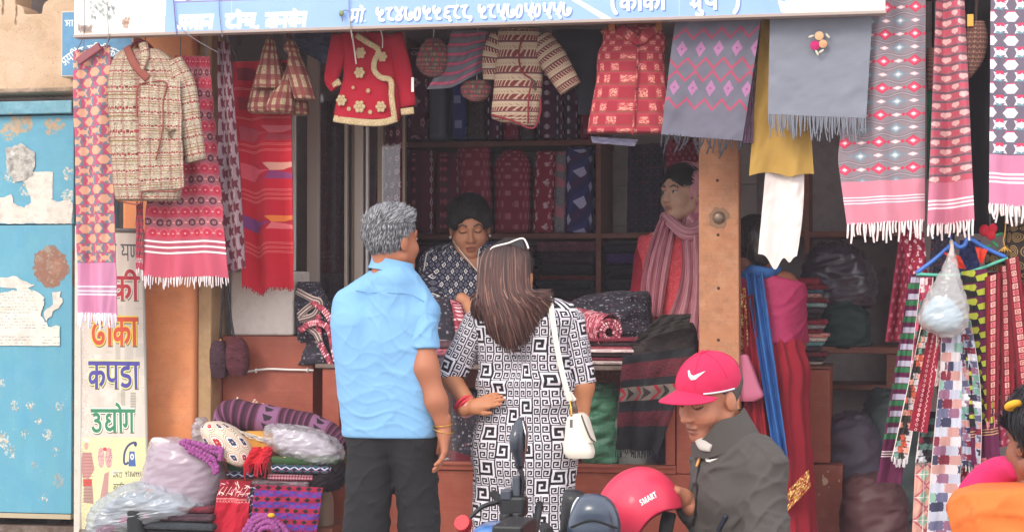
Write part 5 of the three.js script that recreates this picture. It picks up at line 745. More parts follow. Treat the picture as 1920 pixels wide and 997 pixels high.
{ // two dark glossy handbags on straps
  const z = -0.04, m = FC('#3a2430', '#7a4a54', 33), gl = col('#1c1520', 0.25);
  const hb = (label, rows, st, mat) => { const g = thing('hanging_handbag', label, 'handbag', P(rows[2][1], rows[3][0], z)); part(g, 'bag', loft(rows, z, 0.03, { n: 2.8, amp: 0.006, fq: 22 }), mat); part(g, 'strap', tube(st.map(([a, b]) => P(a, b, z - 0.005)), 0.005, 20, 6), gl); part(g, 'buckle', tube([P(st[0][0] - 2, st[0][1] + 8, z + 0.01), P(st[0][0] + 2, st[0][1] - 6, z + 0.01)], 0.005, 4, 6), gold); };
  hb('dark purple handbag on a strap by the pillar trim', [[638, 402, 420, 0.6], [655, 395, 424, 1], [690, 396, 426, 1], [708, 402, 424, 0.7]], [[412, 642], [416, 580], [420, 520], [424, 470]], m);
  hb('glossy maroon round handbag hung over the red brown cabinet', [[632, 432, 452, 0.6], [650, 425, 464, 1], [684, 424, 467, 1], [704, 434, 460, 0.7]], [[440, 640], [432, 590], [426, 530], [424, 470]], FC('#4a1c26', '#8a4a52', 35));
}
// ---------------------------------------------------------------- goods piled on the plinth before the cabinet
const crinkle = (seed, n, c, lo, hi) => metre(tex(256, 256, (x, w, h) => { rc(x, lo, 0, 0, w, h); const R = rng(seed); for (let i = 0; i < n; i++) { x.globalAlpha = 0.5 * R(); const X = R() * w, Y = R() * h; poly(x, R() < 0.6 ? hi : c, [[X, Y], [X + 10 + R() * 40, Y + (R() - 0.5) * 20], [X + R() * 30, Y + 3 + R() * 8]]); } x.globalAlpha = 1; }, 0.05), 0.2, 0.2);
// crumpled sheet plastic: a loft given sharp folds
function crumple(g, amp, fq, seed) { g = mergeVertices(g); const p = g.attributes.position, n = g.attributes.normal; for (let i = 0; i < p.count; i++) { const X = p.getX(i), Y = p.getY(i), Z = p.getZ(i), r = (k) => 1 - Math.abs(N3(X * fq * k + seed, Y * fq * k * 1.4, Z * fq * k + seed * 0.7)) * 2.6, d = amp * (r(1) + 0.5 * r(2.1) + 0.3 * r(4.3)); p.setXYZ(i, X + n.getX(i) * d, Y + n.getY(i) * d, Z + n.getZ(i) * d); } g.computeVertexNormals(); return g; }
const film = new THREE.MeshPhysicalMaterial({ color: '#e9e6ec', roughness: 0.18, transmission: 0.75, thickness: 0, ior: 1.5 });
{
  const pile = 'goods piled before the cabinet';
  // hidden low bench that carries the upper goods
  const bench = thing('low_bench', 'low dark wooden bench under the piled goods', 'bench', V(P(500, 990, 0.1).x, FLOOR, 0.05)); const by = P(500, 986, 0.2).y, bx0 = P(330, 950, 0.2).x, bx1 = P(626, 950, 0.2).x;
  part(bench, 'bench_top', box(bx0, by - 0.03, -0.1, bx1, by, 0.22, 0.004), shelfwood); for (const x of [bx0 + 0.04, bx1 - 0.04]) part(bench, 'leg', box(x - 0.025, FLOOR, -0.08, x + 0.025, by - 0.031, 0.2, 0.003), shelfwood);
  part(bench, 'sack', loft([[912, 590, 616, 0.7], [940, 588, 622, 1], [1000, 588, 622, 1]], 0.1, 0.06, { amp: 0.01 }), col('#8f7a68', 0.95), 'tan paper sack at the end of the bench');
  // cream roll with round medallions
  const med = metre(tex(512, 512, (x, w, h) => { rc(x, '#d9c7b4', 0, 0, w, h); for (let j = 0; j < 3; j++) for (let i = -1; i < 4; i++) { const X = i * 170 + (j & 1) * 85 + 85, Y = j * 170 + 85; ringc(x, '#6b7a5a', X, Y, 78, 78, 4); disc(x, '#efe4d4', X, Y, 70); ringc(x, '#c25a52', X, Y, 60, 60, 7); const c = (i + j) % 2 ? '#b8323c' : '#2f3a66'; for (let k = 0; k < 4; k++) disc(x, c, X + Math.cos(k * 1.571 + 0.785) * 26, Y + Math.sin(k * 1.571 + 0.785) * 26, 17); rc(x, c, X - 4, Y - 44, 8, 88); rc(x, c, X - 44, Y - 4, 88, 8); disc(x, '#e8b0a0', X, Y, 9); } }, 0.08), 0.15, 0.15);
  single('cloth_roll', loft([[790, 392, 412, 0.4], [800, 380, 436, 0.9], [826, 384, 466, 1], [850, 404, 474, 1], [868, 436, 470, 0.8], [874, 448, 464, 0.4]], 0.22, 0.075, { n: 2.3, amp: 0.008 }), cloth(med), 'cream cloth roll printed with round red and blue medallions', 'cloth roll');
  single('plastic_wrap', crumple(loft([[786, 372, 384, 0.5], [804, 366, 392, 1], [830, 368, 396, 1], [846, 376, 390, 0.6]], 0.12, 0.06, { n: 2.3, rings: 40, seg: 40 }), 0.006, 30, 3), film, 'clear plastic film wrapped round the medallion roll', 'plastic wrap');
  // purple striped long roll
  const pst = metre(tex(512, 256, (x, w, h) => { rc(x, '#4a2238', 0, 0, w, h); for (let i = 0; i < 16; i++) { rc(x, '#744060', i * 32 + 6, 0, 8, h); rc(x, '#361628', i * 32 + 18, 0, 9, h); } for (const X of [40, 300]) { rc(x, '#84587a', X, 0, 90, h); for (let j = 0; j < 6; j++) poly(x, '#2a1c28', [[X + 20, j * 44], [X + 70, j * 44 + 12], [X + 60, j * 44 + 28], [X + 34, j * 44 + 34]]); } }, 0.1), 0.36, 0.2);
  const pr = [P(416, 800, 0.08), P(432, 778, 0.1), P(500, 788, 0.1), P(560, 796, 0.1), P(610, 812, 0.1), P(648, 836, 0.1)];
  { const g = tube(pr, [0.045, 0.062, 0.06, 0.056, 0.052, 0.045], 46, 20, 0.9); const uv = g.attributes.uv; for (let i = 0; i < uv.count; i++) uv.setXY(i, uv.getY(i), uv.getX(i)); const p = g.attributes.position; for (let i = 0; i < p.count; i++) p.setY(i, p.getY(i) + 0.008 * N3(p.getX(i) * 14, p.getY(i) * 14, 2)); g.computeVertexNormals(); single('cloth_roll', g, cloth(pst), 'long plum cloth roll with ribbed stripes lying on the pile', 'cloth roll'); }
  { const g = thing('plastic_wrap', 'torn clear wrapper ends sticking up behind the plum roll', 'plastic wrap', P(490, 786, 0.04)); const R = rng(7); for (let i = 0; i < 9; i++) { const a = P(448 + i * 11, 784, 0.04), b = P(446 + i * 13 + R() * 20, 744 + i * 4, 0.03); part(g, 'strip', tube([a, a.clone().lerp(b, 0.5).add(V((R() - 0.5) * 0.03, 0.01, 0.01)), b], 0.004, 8, 5, 0.3), new THREE.MeshPhysicalMaterial({ color: '#f0d8c8', roughness: 0.2, transmission: 0.5, thickness: 0 })); } }
  // yellow and white folded pieces, silver crinkled bag
  single('folded_cloth', loft([[808, 462, 500, 0.6], [820, 452, 520, 1], [846, 470, 532, 1]], 0.17, 0.05, { amp: 0.006 }), col('#c08a3c', 0.95), 'ochre folded cloth between medallion roll and silver packet', 'folded cloth');
  single('folded_cloth', sheet([[446, 806], [500, 822], [520, 834], [470, 822]], 0.22, { th: 0.012, fold: 0.004 }), col('#d8ccc2', 0.9), 'thin white cloth strip lying over the ochre cloth', 'folded cloth');
  { const base = loft([[798, 504, 530, 0.4], [806, 500, 586, 0.8], [826, 498, 628, 1], [848, 528, 642, 1], [862, 580, 636, 0.8], [868, 600, 622, 0.4]], 0.2, 0.06, { n: 2.3, rings: 60, seg: 60 }), g = thing('plastic_packet', 'crinkled silvery clear packet lying on the folded stack', 'packet', P(570, 868, 0.2)); part(g, 'contents', loft([[806, 512, 540, 0.4], [814, 512, 590, 0.8], [834, 516, 622, 1], [850, 545, 632, 0.9], [860, 590, 624, 0.5]], 0.19, 0.045, { n: 2.3 }), col('#c6bfc6', 0.8)); part(g, 'film', crumple(base, 0.007, 26, 5), film); }
  // red scarf with tassels
  { const c = [[474, 838], [514, 836], [500, 868], [458, 872]], o = { fold: 0.02, nf: 1.5, zb: 0.27, cat: 'scarf', noloop: true }; shawl('red_scarf', 'small scarlet scarf with hanging tassels on the folded stack', c, 0.22, o, col('#c01428', 0.9), { n: 16, len: 0.05, r: 0.003, c: '#b8142a', seed: 41, spread: 0.5 }); }
  // layers of the stack
  const nav = cloth(metre(tex(256, 256, (x, w, h) => { rc(x, '#1f2238', 0, 0, w, h); for (let j = 0; j < 2; j++) for (let i = 0; i < 4; i++) { const X = i * 64 + 32, Y = j * 128 + 64; poly(x, '#b9c2d8', [[X - 32, Y - 44], [X, Y - 10], [X + 32, Y - 44], [X + 32, Y - 28], [X, Y + 10], [X - 32, Y - 28]]); disc(x, '#1f5a60', X, Y + 36, 18, 26); pl(x, '#d05a86', 4, [[X - 26, Y + 30], [X, Y - 4], [X + 26, Y + 30]]); } }, 0.1), 0.14, 0.07));
  const grn = cloth(metre(tex(256, 256, (x, w, h) => { rc(x, '#3b5a34', 0, 0, w, h); for (let i = 0; i < 6; i++) { disc(x, '#8a2c34', 20 + i * 44, 60 + (i % 2) * 100, 20, 16); disc(x, '#c9c28a', 40 + i * 44, 110 + (i % 2) * 60, 9); } }, 0.1), 0.16, 0.1));
  const swl = cloth(metre(tex(256, 256, (x, w, h) => { rc(x, '#7a1838', 0, 0, w, h); for (let j = 0; j < 6; j++) for (let i = 0; i < 6; i++) { ringc(x, '#e3c6c8', i * 43 + 20, j * 43 + 20, 14, 13, 4); disc(x, '#e3c6c8', i * 43 + 22, j * 43 + 22, 5); } }, 0.1), 0.07, 0.07));
  const yS = [[856, 18, grn, 'olive green flowered folded cloth topping the stack', 0.24, 505, 632], [873, 16, nav, 'navy folded cloth with pale zigzag and teal drops', 0.26, 505, 620], [889, 13, swl, 'maroon folded cloth with white swirls in the stack', 0.25, 500, 588], [901, 13, FC('#6d5a62', '#c9b4b4', 91), 'grey mauve striped folded cloth low in the stack', 0.24, 470, 580]];
  yS.forEach(([py, h, m, l, z, a, b], i) => folded(a, b, py, h, m, l, z, 0.22, pile, 80 + i));
  folded(423, 474, 868, 16, col('#2f4a33', 0.95), 'plain dark green folded cloth beside the plastic sack', 0.2, 0.18, pile, 88); folded(423, 476, 884, 15, nav, 'navy patterned folded cloth under the plain green one', 0.21, 0.18, pile, 89);
  single('fur_trim', crumple(loft([[858, 600, 632, 0.6], [876, 596, 642, 1], [906, 584, 640, 1], [916, 592, 620, 0.6]], 0.19, 0.05, { rings: 30, seg: 40 }), 0.01, 70, 8), col('#1d151b', 1), 'shaggy black cloth at the end of the folded stack', 'cloth');
  // red embroidered cloth and purple blanket hanging from the pile
  const emb = tex(256, 512, (x, w, h) => { rc(x, '#b5122e', 0, 0, w, h); rc(x, '#8e1026', 0, 0, w, 150); const R = rng(92); for (let i = 0; i < 22; i++) { x.save(); x.translate(R() * w, 20 + R() * 110); x.rotate(R() * 6); disc(x, i % 4 ? '#f0d6cc' : '#e05a8a', 0, 0, 18, 5); x.restore(); } for (let i = 0; i < 8; i++) pl(x, '#f0d6cc', 4, [[i * 34, 140], [i * 34 + 20, 90], [i * 34 + 36, 60]]); rc(x, '#ecc4bc', 0, 160, w, 4); rc(x, '#ecc4bc', 0, 172, w, 3); for (let i = 0; i < 12; i++) pl(x, '#ecc4bc', 3, [[i * 22, 196], [i * 22 + 8, 184], [i * 22 + 16, 196]]); }, 0.08);
  shawl('embroidered_cloth', 'scarlet cloth with white embroidered border hanging over the bench', [[414, 898], [470, 902], [462, 1010], [394, 1010]], 0.27, { fold: 0.012, nf: 1.6, cat: 'cloth', noloop: true, zb: 0.3 }, emb, null);
  const blk = tex(512, 512, (x, w, h) => { rc(x, '#4a2a6c', 0, 0, w, h); for (let j = 0; j < 5; j++) { const Y = j * 108; rc(x, '#9a1a3a', 0, Y, w, 46); for (let i = 0; i < 7; i++) { dia(x, '#1a1420', i * 76 + 30, Y + 23, 24, 23); } rc(x, '#6d2474', 0, Y + 46, w, 62); for (let i = 0; i < 10; i++) { rc(x, i & 1 ? '#35409a' : '#7a2a7c', i * 54, Y + 54, 40, 20); rc(x, i & 1 ? '#7a2a7c' : '#35409a', i * 54 + 8, Y + 78, 30, 22); } } }, 0.12);
  shawl('woven_blanket', 'purple and red woven blanket with black lozenges hanging over the bench', [[478, 908], [606, 914], [592, 1010], [470, 1010]], 0.26, { fold: 0.01, nf: 1.3, cat: 'blanket', noloop: true, zb: 0.3 }, blk, null);
  single('folded_cloth', sheet([[458, 912], [482, 914], [480, 1004], [460, 1004]], 0.265, { th: 0.01, fold: 0.004, uvm: [0.05, 0.2] }), nav, 'navy checked cloth strip between scarlet cloth and blanket', 'folded cloth', pile);
  // garlands of knotted purple yarn
  const pom = cloth(metre(tex(64, 64, (x, w, h) => { rc(x, '#7a1a6c', 0, 0, w, h); const R = rng(9); for (let i = 0; i < 40; i++) disc(x, i % 3 ? '#b04aa0' : '#e6c0dc', R() * w, R() * h, 4); }, 0.2), 0.03, 0.03));
  const garland = (label, paths, z) => { const g = thing('yarn_garland', label, 'garland', P(paths[0][0][0], paths[0][0][1] + 20, z)); const R = rng(paths.length * 17); for (const pa of paths) { const c = crv(pa.map(([a, b, dz = 0]) => P(a, b, z + dz))), n = Math.round(c.getLength() / 0.014), bs = []; for (let i = 0; i <= n; i++) { const q = c.getPoint(i / n), s = new THREE.IcosahedronGeometry(0.0098 + R() * 0.002, 1); s.translate(q.x + (R() - 0.5) * 0.004, q.y, q.z); bs.push(s); } const st = part(g, 'strand', merge(bs), pom); st.userData.kind = 'stuff'; } return g; };
  garland('purple yarn garlands spilling from the translucent sack', [[[340, 830], [360, 838], [384, 850], [402, 862], [408, 882]], [[346, 826], [374, 834], [400, 846], [416, 848]], [[356, 846], [380, 858], [398, 872], [404, 886]], [[366, 830], [392, 838], [414, 842], [412, 860]], [[350, 838], [372, 850], [392, 862]]], 0.31);
  garland('bunch of purple yarn garlands before the woven blanket', [[[462, 1004], [478, 978], [500, 970], [524, 984], [534, 1004]], [[470, 1006], [486, 984, 0.02], [506, 978, 0.02], [520, 992, 0.02], [528, 1008]], [[456, 1000], [474, 972], [494, 966], [518, 974], [536, 996]], [[480, 1006], [494, 990, 0.03], [510, 990, 0.03], [516, 1006]], [[452, 1006], [466, 984], [484, 974]], [[500, 972], [530, 986], [544, 1006]]], 0.36);
  { const q = P(509, 966, 0.37), s = new THREE.IcosahedronGeometry(0.012, 2); s.scale(1.3, 0.8, 1); s.translate(q.x, q.y, q.z); single('yarn_tie', s, col('#d8a52c', 0.7), 'yellow tie knotted on top of the purple garland bunch', 'tie'); }
  // translucent sack
  { const rows = [[822, 288, 330, 0.5], [834, 284, 376, 0.8], [860, 278, 412, 1], [890, 270, 420, 1], [925, 266, 414, 1], [950, 300, 404, 0.8], [958, 330, 396, 0.5]], g = thing('plastic_sack', 'bulging translucent white plastic sack of mauve goods', 'sack', P(340, 958, 0.2)); part(g, 'contents', loft(rows.map((r) => [r[0], r[1] + 5, r[2] - 5, r[3]]), 0.2, 0.1, { n: 2.2, amp: 0.01 }), cloth(crinkle(12, 200, '#6a3a62', '#8f6a86', '#b394ac'))); part(g, 'film', crumple(loft(rows, 0.2, 0.112, { n: 2.2, rings: 60, seg: 60 }), 0.004, 22, 11), new THREE.MeshPhysicalMaterial({ color: '#ece2ea', roughness: 0.24, transmission: 0.68, thickness: 0 })); part(g, 'tied_corner', loft([[820, 288, 300, 0.4], [826, 284, 318, 1], [838, 292, 322, 0.6]], 0.26, 0.02, { amp: 0.008, fq: 30 }), col('#e0d2d0', 0.5)); }
  // crinkled clear bundle at the banner foot and dark stack below
  { const rows = [[908, 250, 292, 0.3], [918, 222, 330, 0.7], [935, 196, 360, 1], [955, 176, 376, 1], [975, 168, 300, 1], [992, 166, 260, 0.8], [1004, 170, 240, 0.5]], g = thing('plastic_bundle', 'crinkled clear plastic over bright folded cloth at the banner foot', 'bundle', P(230, 1004, 0.28)); part(g, 'cloth', loft(rows.map((r) => [r[0] + 8, r[1] + 8, r[2] - 8, r[3]]), 0.28, 0.07, { n: 2.2, amp: 0.01 }), cloth(metre(tex(256, 256, (x, w, h) => { rc(x, '#6b7078', 0, 0, w, h); for (const [c, X, Y, a, b] of [['#9a2a6a', 60, 190, 60, 40], ['#3f6a4a', 150, 200, 50, 36], ['#d06a2a', 190, 240, 44, 26], ['#d0568a', 90, 120, 30, 22], ['#a9b0b8', 180, 70, 70, 30], ['#7d8f9a', 60, 40, 60, 28]]) disc(x, c, X, Y, a, b); }, 0.1), 0.3, 0.24))); part(g, 'film', crumple(loft(rows, 0.28, 0.085, { n: 2.2, rings: 70, seg: 70 }), 0.008, 24, 17), new THREE.MeshPhysicalMaterial({ color: '#dde3ea', roughness: 0.16, transmission: 0.7, thickness: 0 })); }
  folded(272, 396, 950, 14, FC('#5a1424', '#c05a6a', 93), 'wine red folded cloth in plastic beneath the translucent sack', 0.33, 0.2, 'dark folded cloth under the sack', 93); folded(262, 398, 964, 16, FC('#3a2a33', '#8a5a68', 94), 'brown plum folded cloth in the dark stack', 0.34, 0.2, 'dark folded cloth under the sack', 94); folded(250, 400, 980, 16, FC('#2c3036', '#6a7278', 95), 'slate striped folded cloth in the dark stack', 0.345, 0.2, 'dark folded cloth under the sack', 95); folded(246, 402, 996, 30, FC('#1d1f24', '#4a4f55', 96), 'black folded cloth at the foot of the dark stack', 0.345, 0.2, 'dark folded cloth under the sack', 96);
  single('folded_cloth', loft([[950, 244, 262, 0.6], [962, 240, 268, 1], [1000, 242, 272, 1]], 0.345, 0.03, { n: 3 }), col('#24282b', 0.9), 'rolled black cloth standing between the plastic bundle and the stack', 'folded cloth');
}
// ---------------------------------------------------------------- right-hand counter block with folded goods
{
  const z = -0.62, g = thing('side_counter', 'short red brown counter with peeling base beyond the timber post', 'counter', V(P(1500, 900, z).x, FLOOR, z)), x0 = P(1392, 800, z).x, x1 = P(1560, 800, z).x, Y = (p) => P(1520, p, z).y;
  part(g, 'upper_block', box(x0, Y(868), z - 0.4, P(1556, 800, z).x, Y(692), z, 0.006), redwood); part(g, 'base', box(x0 - 0.02, FLOOR, z - 0.42, P(1580, 900, z + 0.03).x, Y(870), z + 0.03, 0.006), redwoodWorn); part(g, 'top', box(x0, Y(692) + 0.001, z - 0.4, P(1558, 800, z).x, Y(686), z + 0.006, 0.003), shelfwood);
  const cs = [['#8f1d30', 'red'], ['#7c1a2c', 'dark red'], ['#2f5a6c', 'teal'], ['#b98a84', 'rose beige'], ['#6b1a28', 'wine'], ['#7fa0a0', 'pale teal'], ['#2a2a34', 'charcoal'], ['#1f2028', 'black'], ['#951f38', 'crimson'], ['#8d8a8c', 'grey'], ['#7d1a2c', 'garnet'], ['#d08a80', 'salmon'], ['#e0d4c8', 'ivory'], ['#5f9a9c', 'aqua'], ['#3a2a34', 'plum black'], ['#6d1c2a', 'claret'], ['#23252c', 'ink black'], ['#a89a90', 'stone']];
  let y = 521; cs.forEach(([c, n], i) => { const h = [13, 9, 7, 8, 10, 9, 12, 10, 10, 8, 8, 8, 7, 9, 11, 9, 8, 7][i]; folded(1468 + (i * 7) % 11, 1536 + (i * 13) % 18, y, h, FC(c, '#8a6a6c', 200 + i), n + ' folded garment in the tall stack behind the pink blouse', z + 0.01 - (i % 3) * 0.008, 0.26, 'garments in the tall stack', 200 + i); y += h; });
  // soft wrapped bundles further in, on a dark table
  const tz = -1.15, tb = thing('rear_table', 'dark table in the shadowed doorway', 'table', V(P(1590, 640, tz).x, FLOOR, tz - 0.2)), tx0 = P(1490, 640, tz).x, tx1 = P(1690, 640, tz).x, ty = P(1590, 650, tz).y; part(tb, 'table_top', box(tx0, ty - 0.03, tz - 0.5, tx1, ty, tz, 0.004), shelfwood); for (const x of [tx0 + 0.04, tx1 - 0.04]) part(tb, 'leg', box(x - 0.025, FLOOR, tz - 0.07, x + 0.025, ty - 0.031, tz - 0.02, 0.003), shelfwood);
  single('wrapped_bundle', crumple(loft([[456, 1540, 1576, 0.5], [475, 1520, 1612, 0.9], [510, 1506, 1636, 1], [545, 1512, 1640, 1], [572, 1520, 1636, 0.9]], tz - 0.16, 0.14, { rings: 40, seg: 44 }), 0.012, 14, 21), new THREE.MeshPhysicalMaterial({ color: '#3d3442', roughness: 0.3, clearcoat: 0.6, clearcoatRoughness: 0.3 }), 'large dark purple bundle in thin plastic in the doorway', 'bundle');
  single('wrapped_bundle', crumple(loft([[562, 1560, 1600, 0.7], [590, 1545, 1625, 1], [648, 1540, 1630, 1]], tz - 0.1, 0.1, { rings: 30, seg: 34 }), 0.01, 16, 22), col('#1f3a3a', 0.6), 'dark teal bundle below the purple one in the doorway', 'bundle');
  const sack = (rows, dz, c, label, sd) => { const q = crumple(loft(rows, tz + dz, 0.17, { rings: 40, seg: 44 }), 0.014, 11, sd); q.computeBoundingBox(); q.translate(0, FLOOR - q.boundingBox.min.y, 0); single('wrapped_bundle', q, col(c, 0.6), label, 'bundle'); };  // unseen sacks, added to cover the grey wall so the doorway reads dark
  sack([[700, 1570, 1620, 0.6], [740, 1545, 1645, 1], [860, 1530, 1655, 1], [930, 1540, 1650, 0.9]], 0.25, '#4a4152', 'plum grey sack added under the doorway table to darken the gap', 23); sack([[660, 1640, 1690, 0.6], [700, 1625, 1715, 1], [860, 1615, 1730, 1], [930, 1625, 1725, 0.9]], 0.1, '#3c4a4c', 'slate green sack added to darken the doorway beside the scarves', 24); sack([[800, 1600, 1650, 0.6], [830, 1585, 1690, 1], [930, 1580, 1700, 1]], 0.5, '#5a3a3e', 'low wine brown bundle added to darken the doorway floor', 25);
  single('hanging_cloth', sheet([[1690, 410], [1730, 408], [1726, 640], [1660, 640]], -0.25, { fold: 0.03, nf: 2, th: 0.02, uvm: [0.15, 0.5] }), pm.maroonDash, 'dark maroon cloth hung at the doorway jamb', 'cloth');
}
// ---------------------------------------------------------------- scarves on a blue hanger
{
  const z = 0.24, hg = thing('coat_hanger', 'blue plastic coat hanger carrying many scarves', 'coat hanger', P(1800, 500, z)), bl = col('#3b6fc4', 0.35);
  const hp = [P(1718, 512, z), P(1755, 484, z), P(1782, 460, z), P(1788, 456, z), P(1798, 463, z), P(1808, 460, z), P(1815, 448, z), P(1850, 466, z), P(1886, 482, z)];
  part(hg, 'arms', tube(hp, 0.008, 50, 8), bl); part(hg, 'bar', tube([P(1718, 514, z), P(1800, 514, z), P(1890, 484, z)], 0.006, 20, 8), col('#58b9a0', 0.35)); part(hg, 'hook', tube([P(1784, 458, z), P(1782, 444, z), V(P(1782, 420, z).x, P(1782, 420, z).y, z - 0.06), V(P(1782, 400, z).x, RAILY, RAILZ)], 0.003, 16, 6), bl);
  const S = (label, c, zz, o, t, fr) => shawl('narrow_scarf', label, c, zz, { cat: 'scarf', noloop: true, nu: 20, nv: 36, ...o }, t, fr, 'scarves hung from the blue hanger');
  const stp = tex(128, 1024, (x, w, h) => { rc(x, '#5c1640', 0, 0, w, h); for (let j = 0; j < 10; j++) { rc(x, '#b4aec2', 10, j * 82 + 14, w - 10, 28); rc(x, '#2f7048', 0, j * 82 + 46, w - 10, 26); } rc(x, '#5c1640', 0, 830, w, 194); for (const y of [868, 880, 892]) rc(x, '#e6dcd8', 0, y, w, 5); }, 0.12);
  S('plum, white and green block striped scarf at the doorway side', [[1706, 514], [1742, 514], [1690, 906], [1644, 904]], z - 0.02, { fold: 0.016, nf: 1.2, ph: 0.6 }, stp);
  const mix = (seed, cs, rows) => tex(128, 1024, (x, w, h) => { rc(x, cs[0], 0, 0, w, h); const R = rng(seed), rh = h / rows; for (let j = 0; j < rows; j++) { for (let i = 0; i < 3; i++) { const c = cs[Math.floor(R() * cs.length)], X = i * 44 + (j & 1) * 20 - 12, Y = j * rh; poly(x, c, [[X, Y], [X + 8, Y + rh * 0.2], [X + 44, Y], [X + 52, Y + rh * 0.3], [X + 44, Y + rh * 0.5], [X + 54, Y + rh * 0.75], [X + 44, Y + rh], [X + 6, Y + rh], [X + 12, Y + rh * 0.6], [X - 2, Y + rh * 0.4]]); } } rc(x, '#e0d4ce', 0, 0, 7, h); rc(x, '#e0d4ce', w - 6, 0, 6, h); }, 0.1);
  const multi = ['#aeb2c2', '#7f2036', '#6f9a8c', '#c98a84', '#5c5a78', '#e8e0e2', '#94607a', '#2f2d44'];
  S('narrow multicoloured ikat scarf with white tassels', [[1738, 560], [1756, 560], [1702, 862], [1672, 858]], z + 0.02, { fold: 0.008, nf: 1, ph: 0.3 }, mix(3, ['#2f2a30', '#6f9a8c', '#c2583f', '#c9c3c6', '#e0a090', '#39362f'], 26), { n: 9, len: 0.03, r: 0.0034, c: '#c9c3c6', seed: 51 });
  S('plain scarlet scarf end between patterned scarves', [[1744, 600], [1760, 600], [1742, 778], [1722, 776]], z - 0.01, { fold: 0.008, nf: 1 }, col('#b8122a', 0.9));
  const dot = tex(128, 1024, (x, w, h) => { rc(x, '#8c1630', 0, 0, w, h); for (let j = 0; j < 24; j++) { dia(x, '#e8b4b4', 46, j * 43 + 20, 20, 18); dia(x, '#8c1630', 46, j * 43 + 20, 9, 8); pl(x, '#e8b4b4', 5, [[90, j * 43], [104, j * 43 + 21], [90, j * 43 + 43]]); } }, 0.1);
  S('crimson scarf with pale lozenge chain, its foot curled', [[1748, 590], [1772, 590], [1738, 812], [1704, 806]], z + 0.03, { fold: 0.012, nf: 1, ph: 2, zb: z + 0.05 }, dot);
  S('white and rose scarf strip above the big ikat scarf', [[1756, 610], [1790, 606], [1776, 720], [1752, 724]], z + 0.035, { fold: 0.012, nf: 1.2 }, mix(4, ['#d8b6b0', '#efe2de', '#b8808a', '#c9a0a0'], 12));
  const big = tex(256, 1024, (x, w, h) => { const cs = ['#bfc0ce', '#7d2a3c', '#86a89a', '#c0908a', '#686886', '#d2c8cc', '#8e627c', '#3a3a54', '#b4b4c6']; rc(x, cs[0], 0, 0, w, h); const R = rng(6); for (let j = 0; j < 26; j++) for (let i = -1; i < 3; i++) { const c = cs[(i * 2 + j * 3 + Math.floor(R() * 2)) % 9] || cs[3], X = i * 116 + (j % 2) * 44, Y = j * 40; poly(x, c, [[X, Y], [X + 14, Y + 8], [X + 20, Y], [X + 116, Y], [X + 132, Y + 12], [X + 118, Y + 20], [X + 134, Y + 30], [X + 116, Y + 40], [X + 20, Y + 40], [X + 12, Y + 32], [X, Y + 40], [X + 8, Y + 20]]); } rc(x, '#d8ccc6', 0, 0, 6, h); }, 0.1);
  S('broad scarf of pastel ikat blocks hanging to the ground', [[1766, 590], [1806, 590], [1798, 1040], [1752, 1040]], z + 0.05, { fold: 0.012, nf: 1.1, ph: 1.2, left: (v) => (v > 0.25 ? -14 * Math.sin((v - 0.25) * 2.2) : 0) }, big);
  S('second pastel ikat scarf turned edge on', [[1800, 600], [1820, 600], [1836, 880], [1800, 872]], z + 0.03, { fold: 0.02, nf: 0.8, ph: 2.6, right: (v) => 10 * Math.sin(v * 3) }, mix(8, multi, 22), { n: 6, len: 0.04, r: 0.0032, c: '#b8b0ac', seed: 53 });
  const tea = tex(128, 512, (x, w, h) => { rc(x, '#d8a294', 0, 0, w, h); for (let j = 0; j < 4; j++) { dia(x, '#b45a72', 64, j * 128 + 64, 66, 66); dia(x, '#d9aa9c', 64, j * 128 + 64, 54, 54); dia(x, '#8dc0aa', 50, j * 128 + 64, 26, 36); pl(x, '#efe0d8', 5, [[0, j * 128 + 64], [128, j * 128 + 64]]); rc(x, '#efe0d8', 48, j * 128, 4, 128); } }, 0.1);
  S('salmon scarf with green lozenges low behind the pastel scarf', [[1716, 868], [1760, 866], [1762, 1040], [1708, 1040]], z, { fold: 0.008, nf: 1 }, tea);
  S('dark multicoloured scarf above the salmon scarf', [[1728, 770], [1760, 772], [1762, 868], [1716, 866]], z + 0.005, { fold: 0.008, nf: 1 }, mix(9, ['#3a3440', '#7f2036', '#c9c9d2', '#5a7a70', '#1f1d26'], 8), { n: 10, len: 0.016, r: 0.003, c: '#8a8688', seed: 54 });
  const yel = tex(256, 1024, (x, w, h) => { rc(x, '#5c1440', 0, 0, w, h); for (let j = 0; j < 11; j++) { const Y = j * 76; rc(x, '#17161c', 0, Y + 34, w, 34); poly(x, '#aeb53a', [[0, Y + 2], [130, Y], [150, Y + 14], [120, Y + 36], [0, Y + 30]]); poly(x, '#aeb53a', [[140, Y + 34], [256, Y + 20], [256, Y + 58], [160, Y + 62]]); poly(x, '#17161c', [[0, Y + 20], [90, Y + 32], [0, Y + 40]]); } rc(x, '#5c1440', 0, 836, w, 190); for (const y of [850, 864, 878]) rc(x, '#c9a46a', 0, y, w, 5); }, 0.12);
  S('black, lime and plum zigzag scarf beside the crimson ones', [[1802, 508], [1850, 504], [1876, 862], [1822, 870]], z + 0.01, { fold: 0.016, nf: 1.4, ph: 0.2 }, yel);
  const sq = tex(128, 1024, (x, w, h) => { rc(x, '#74121f', 0, 0, w, h); for (let i = 0; i < 6; i++) rc(x, i & 1 ? '#8a1828' : '#5c0e1a', i * 22, 0, 10, h); for (let j = 0; j < 22; j++) { const Y = j * 47; rc(x, j & 1 ? '#e07a84' : '#e9b4ac', 42, Y + 4, 44, 38); ringc(x, '#74121f', 64, Y + 23, 11, 9, 4); } }, 0.1);
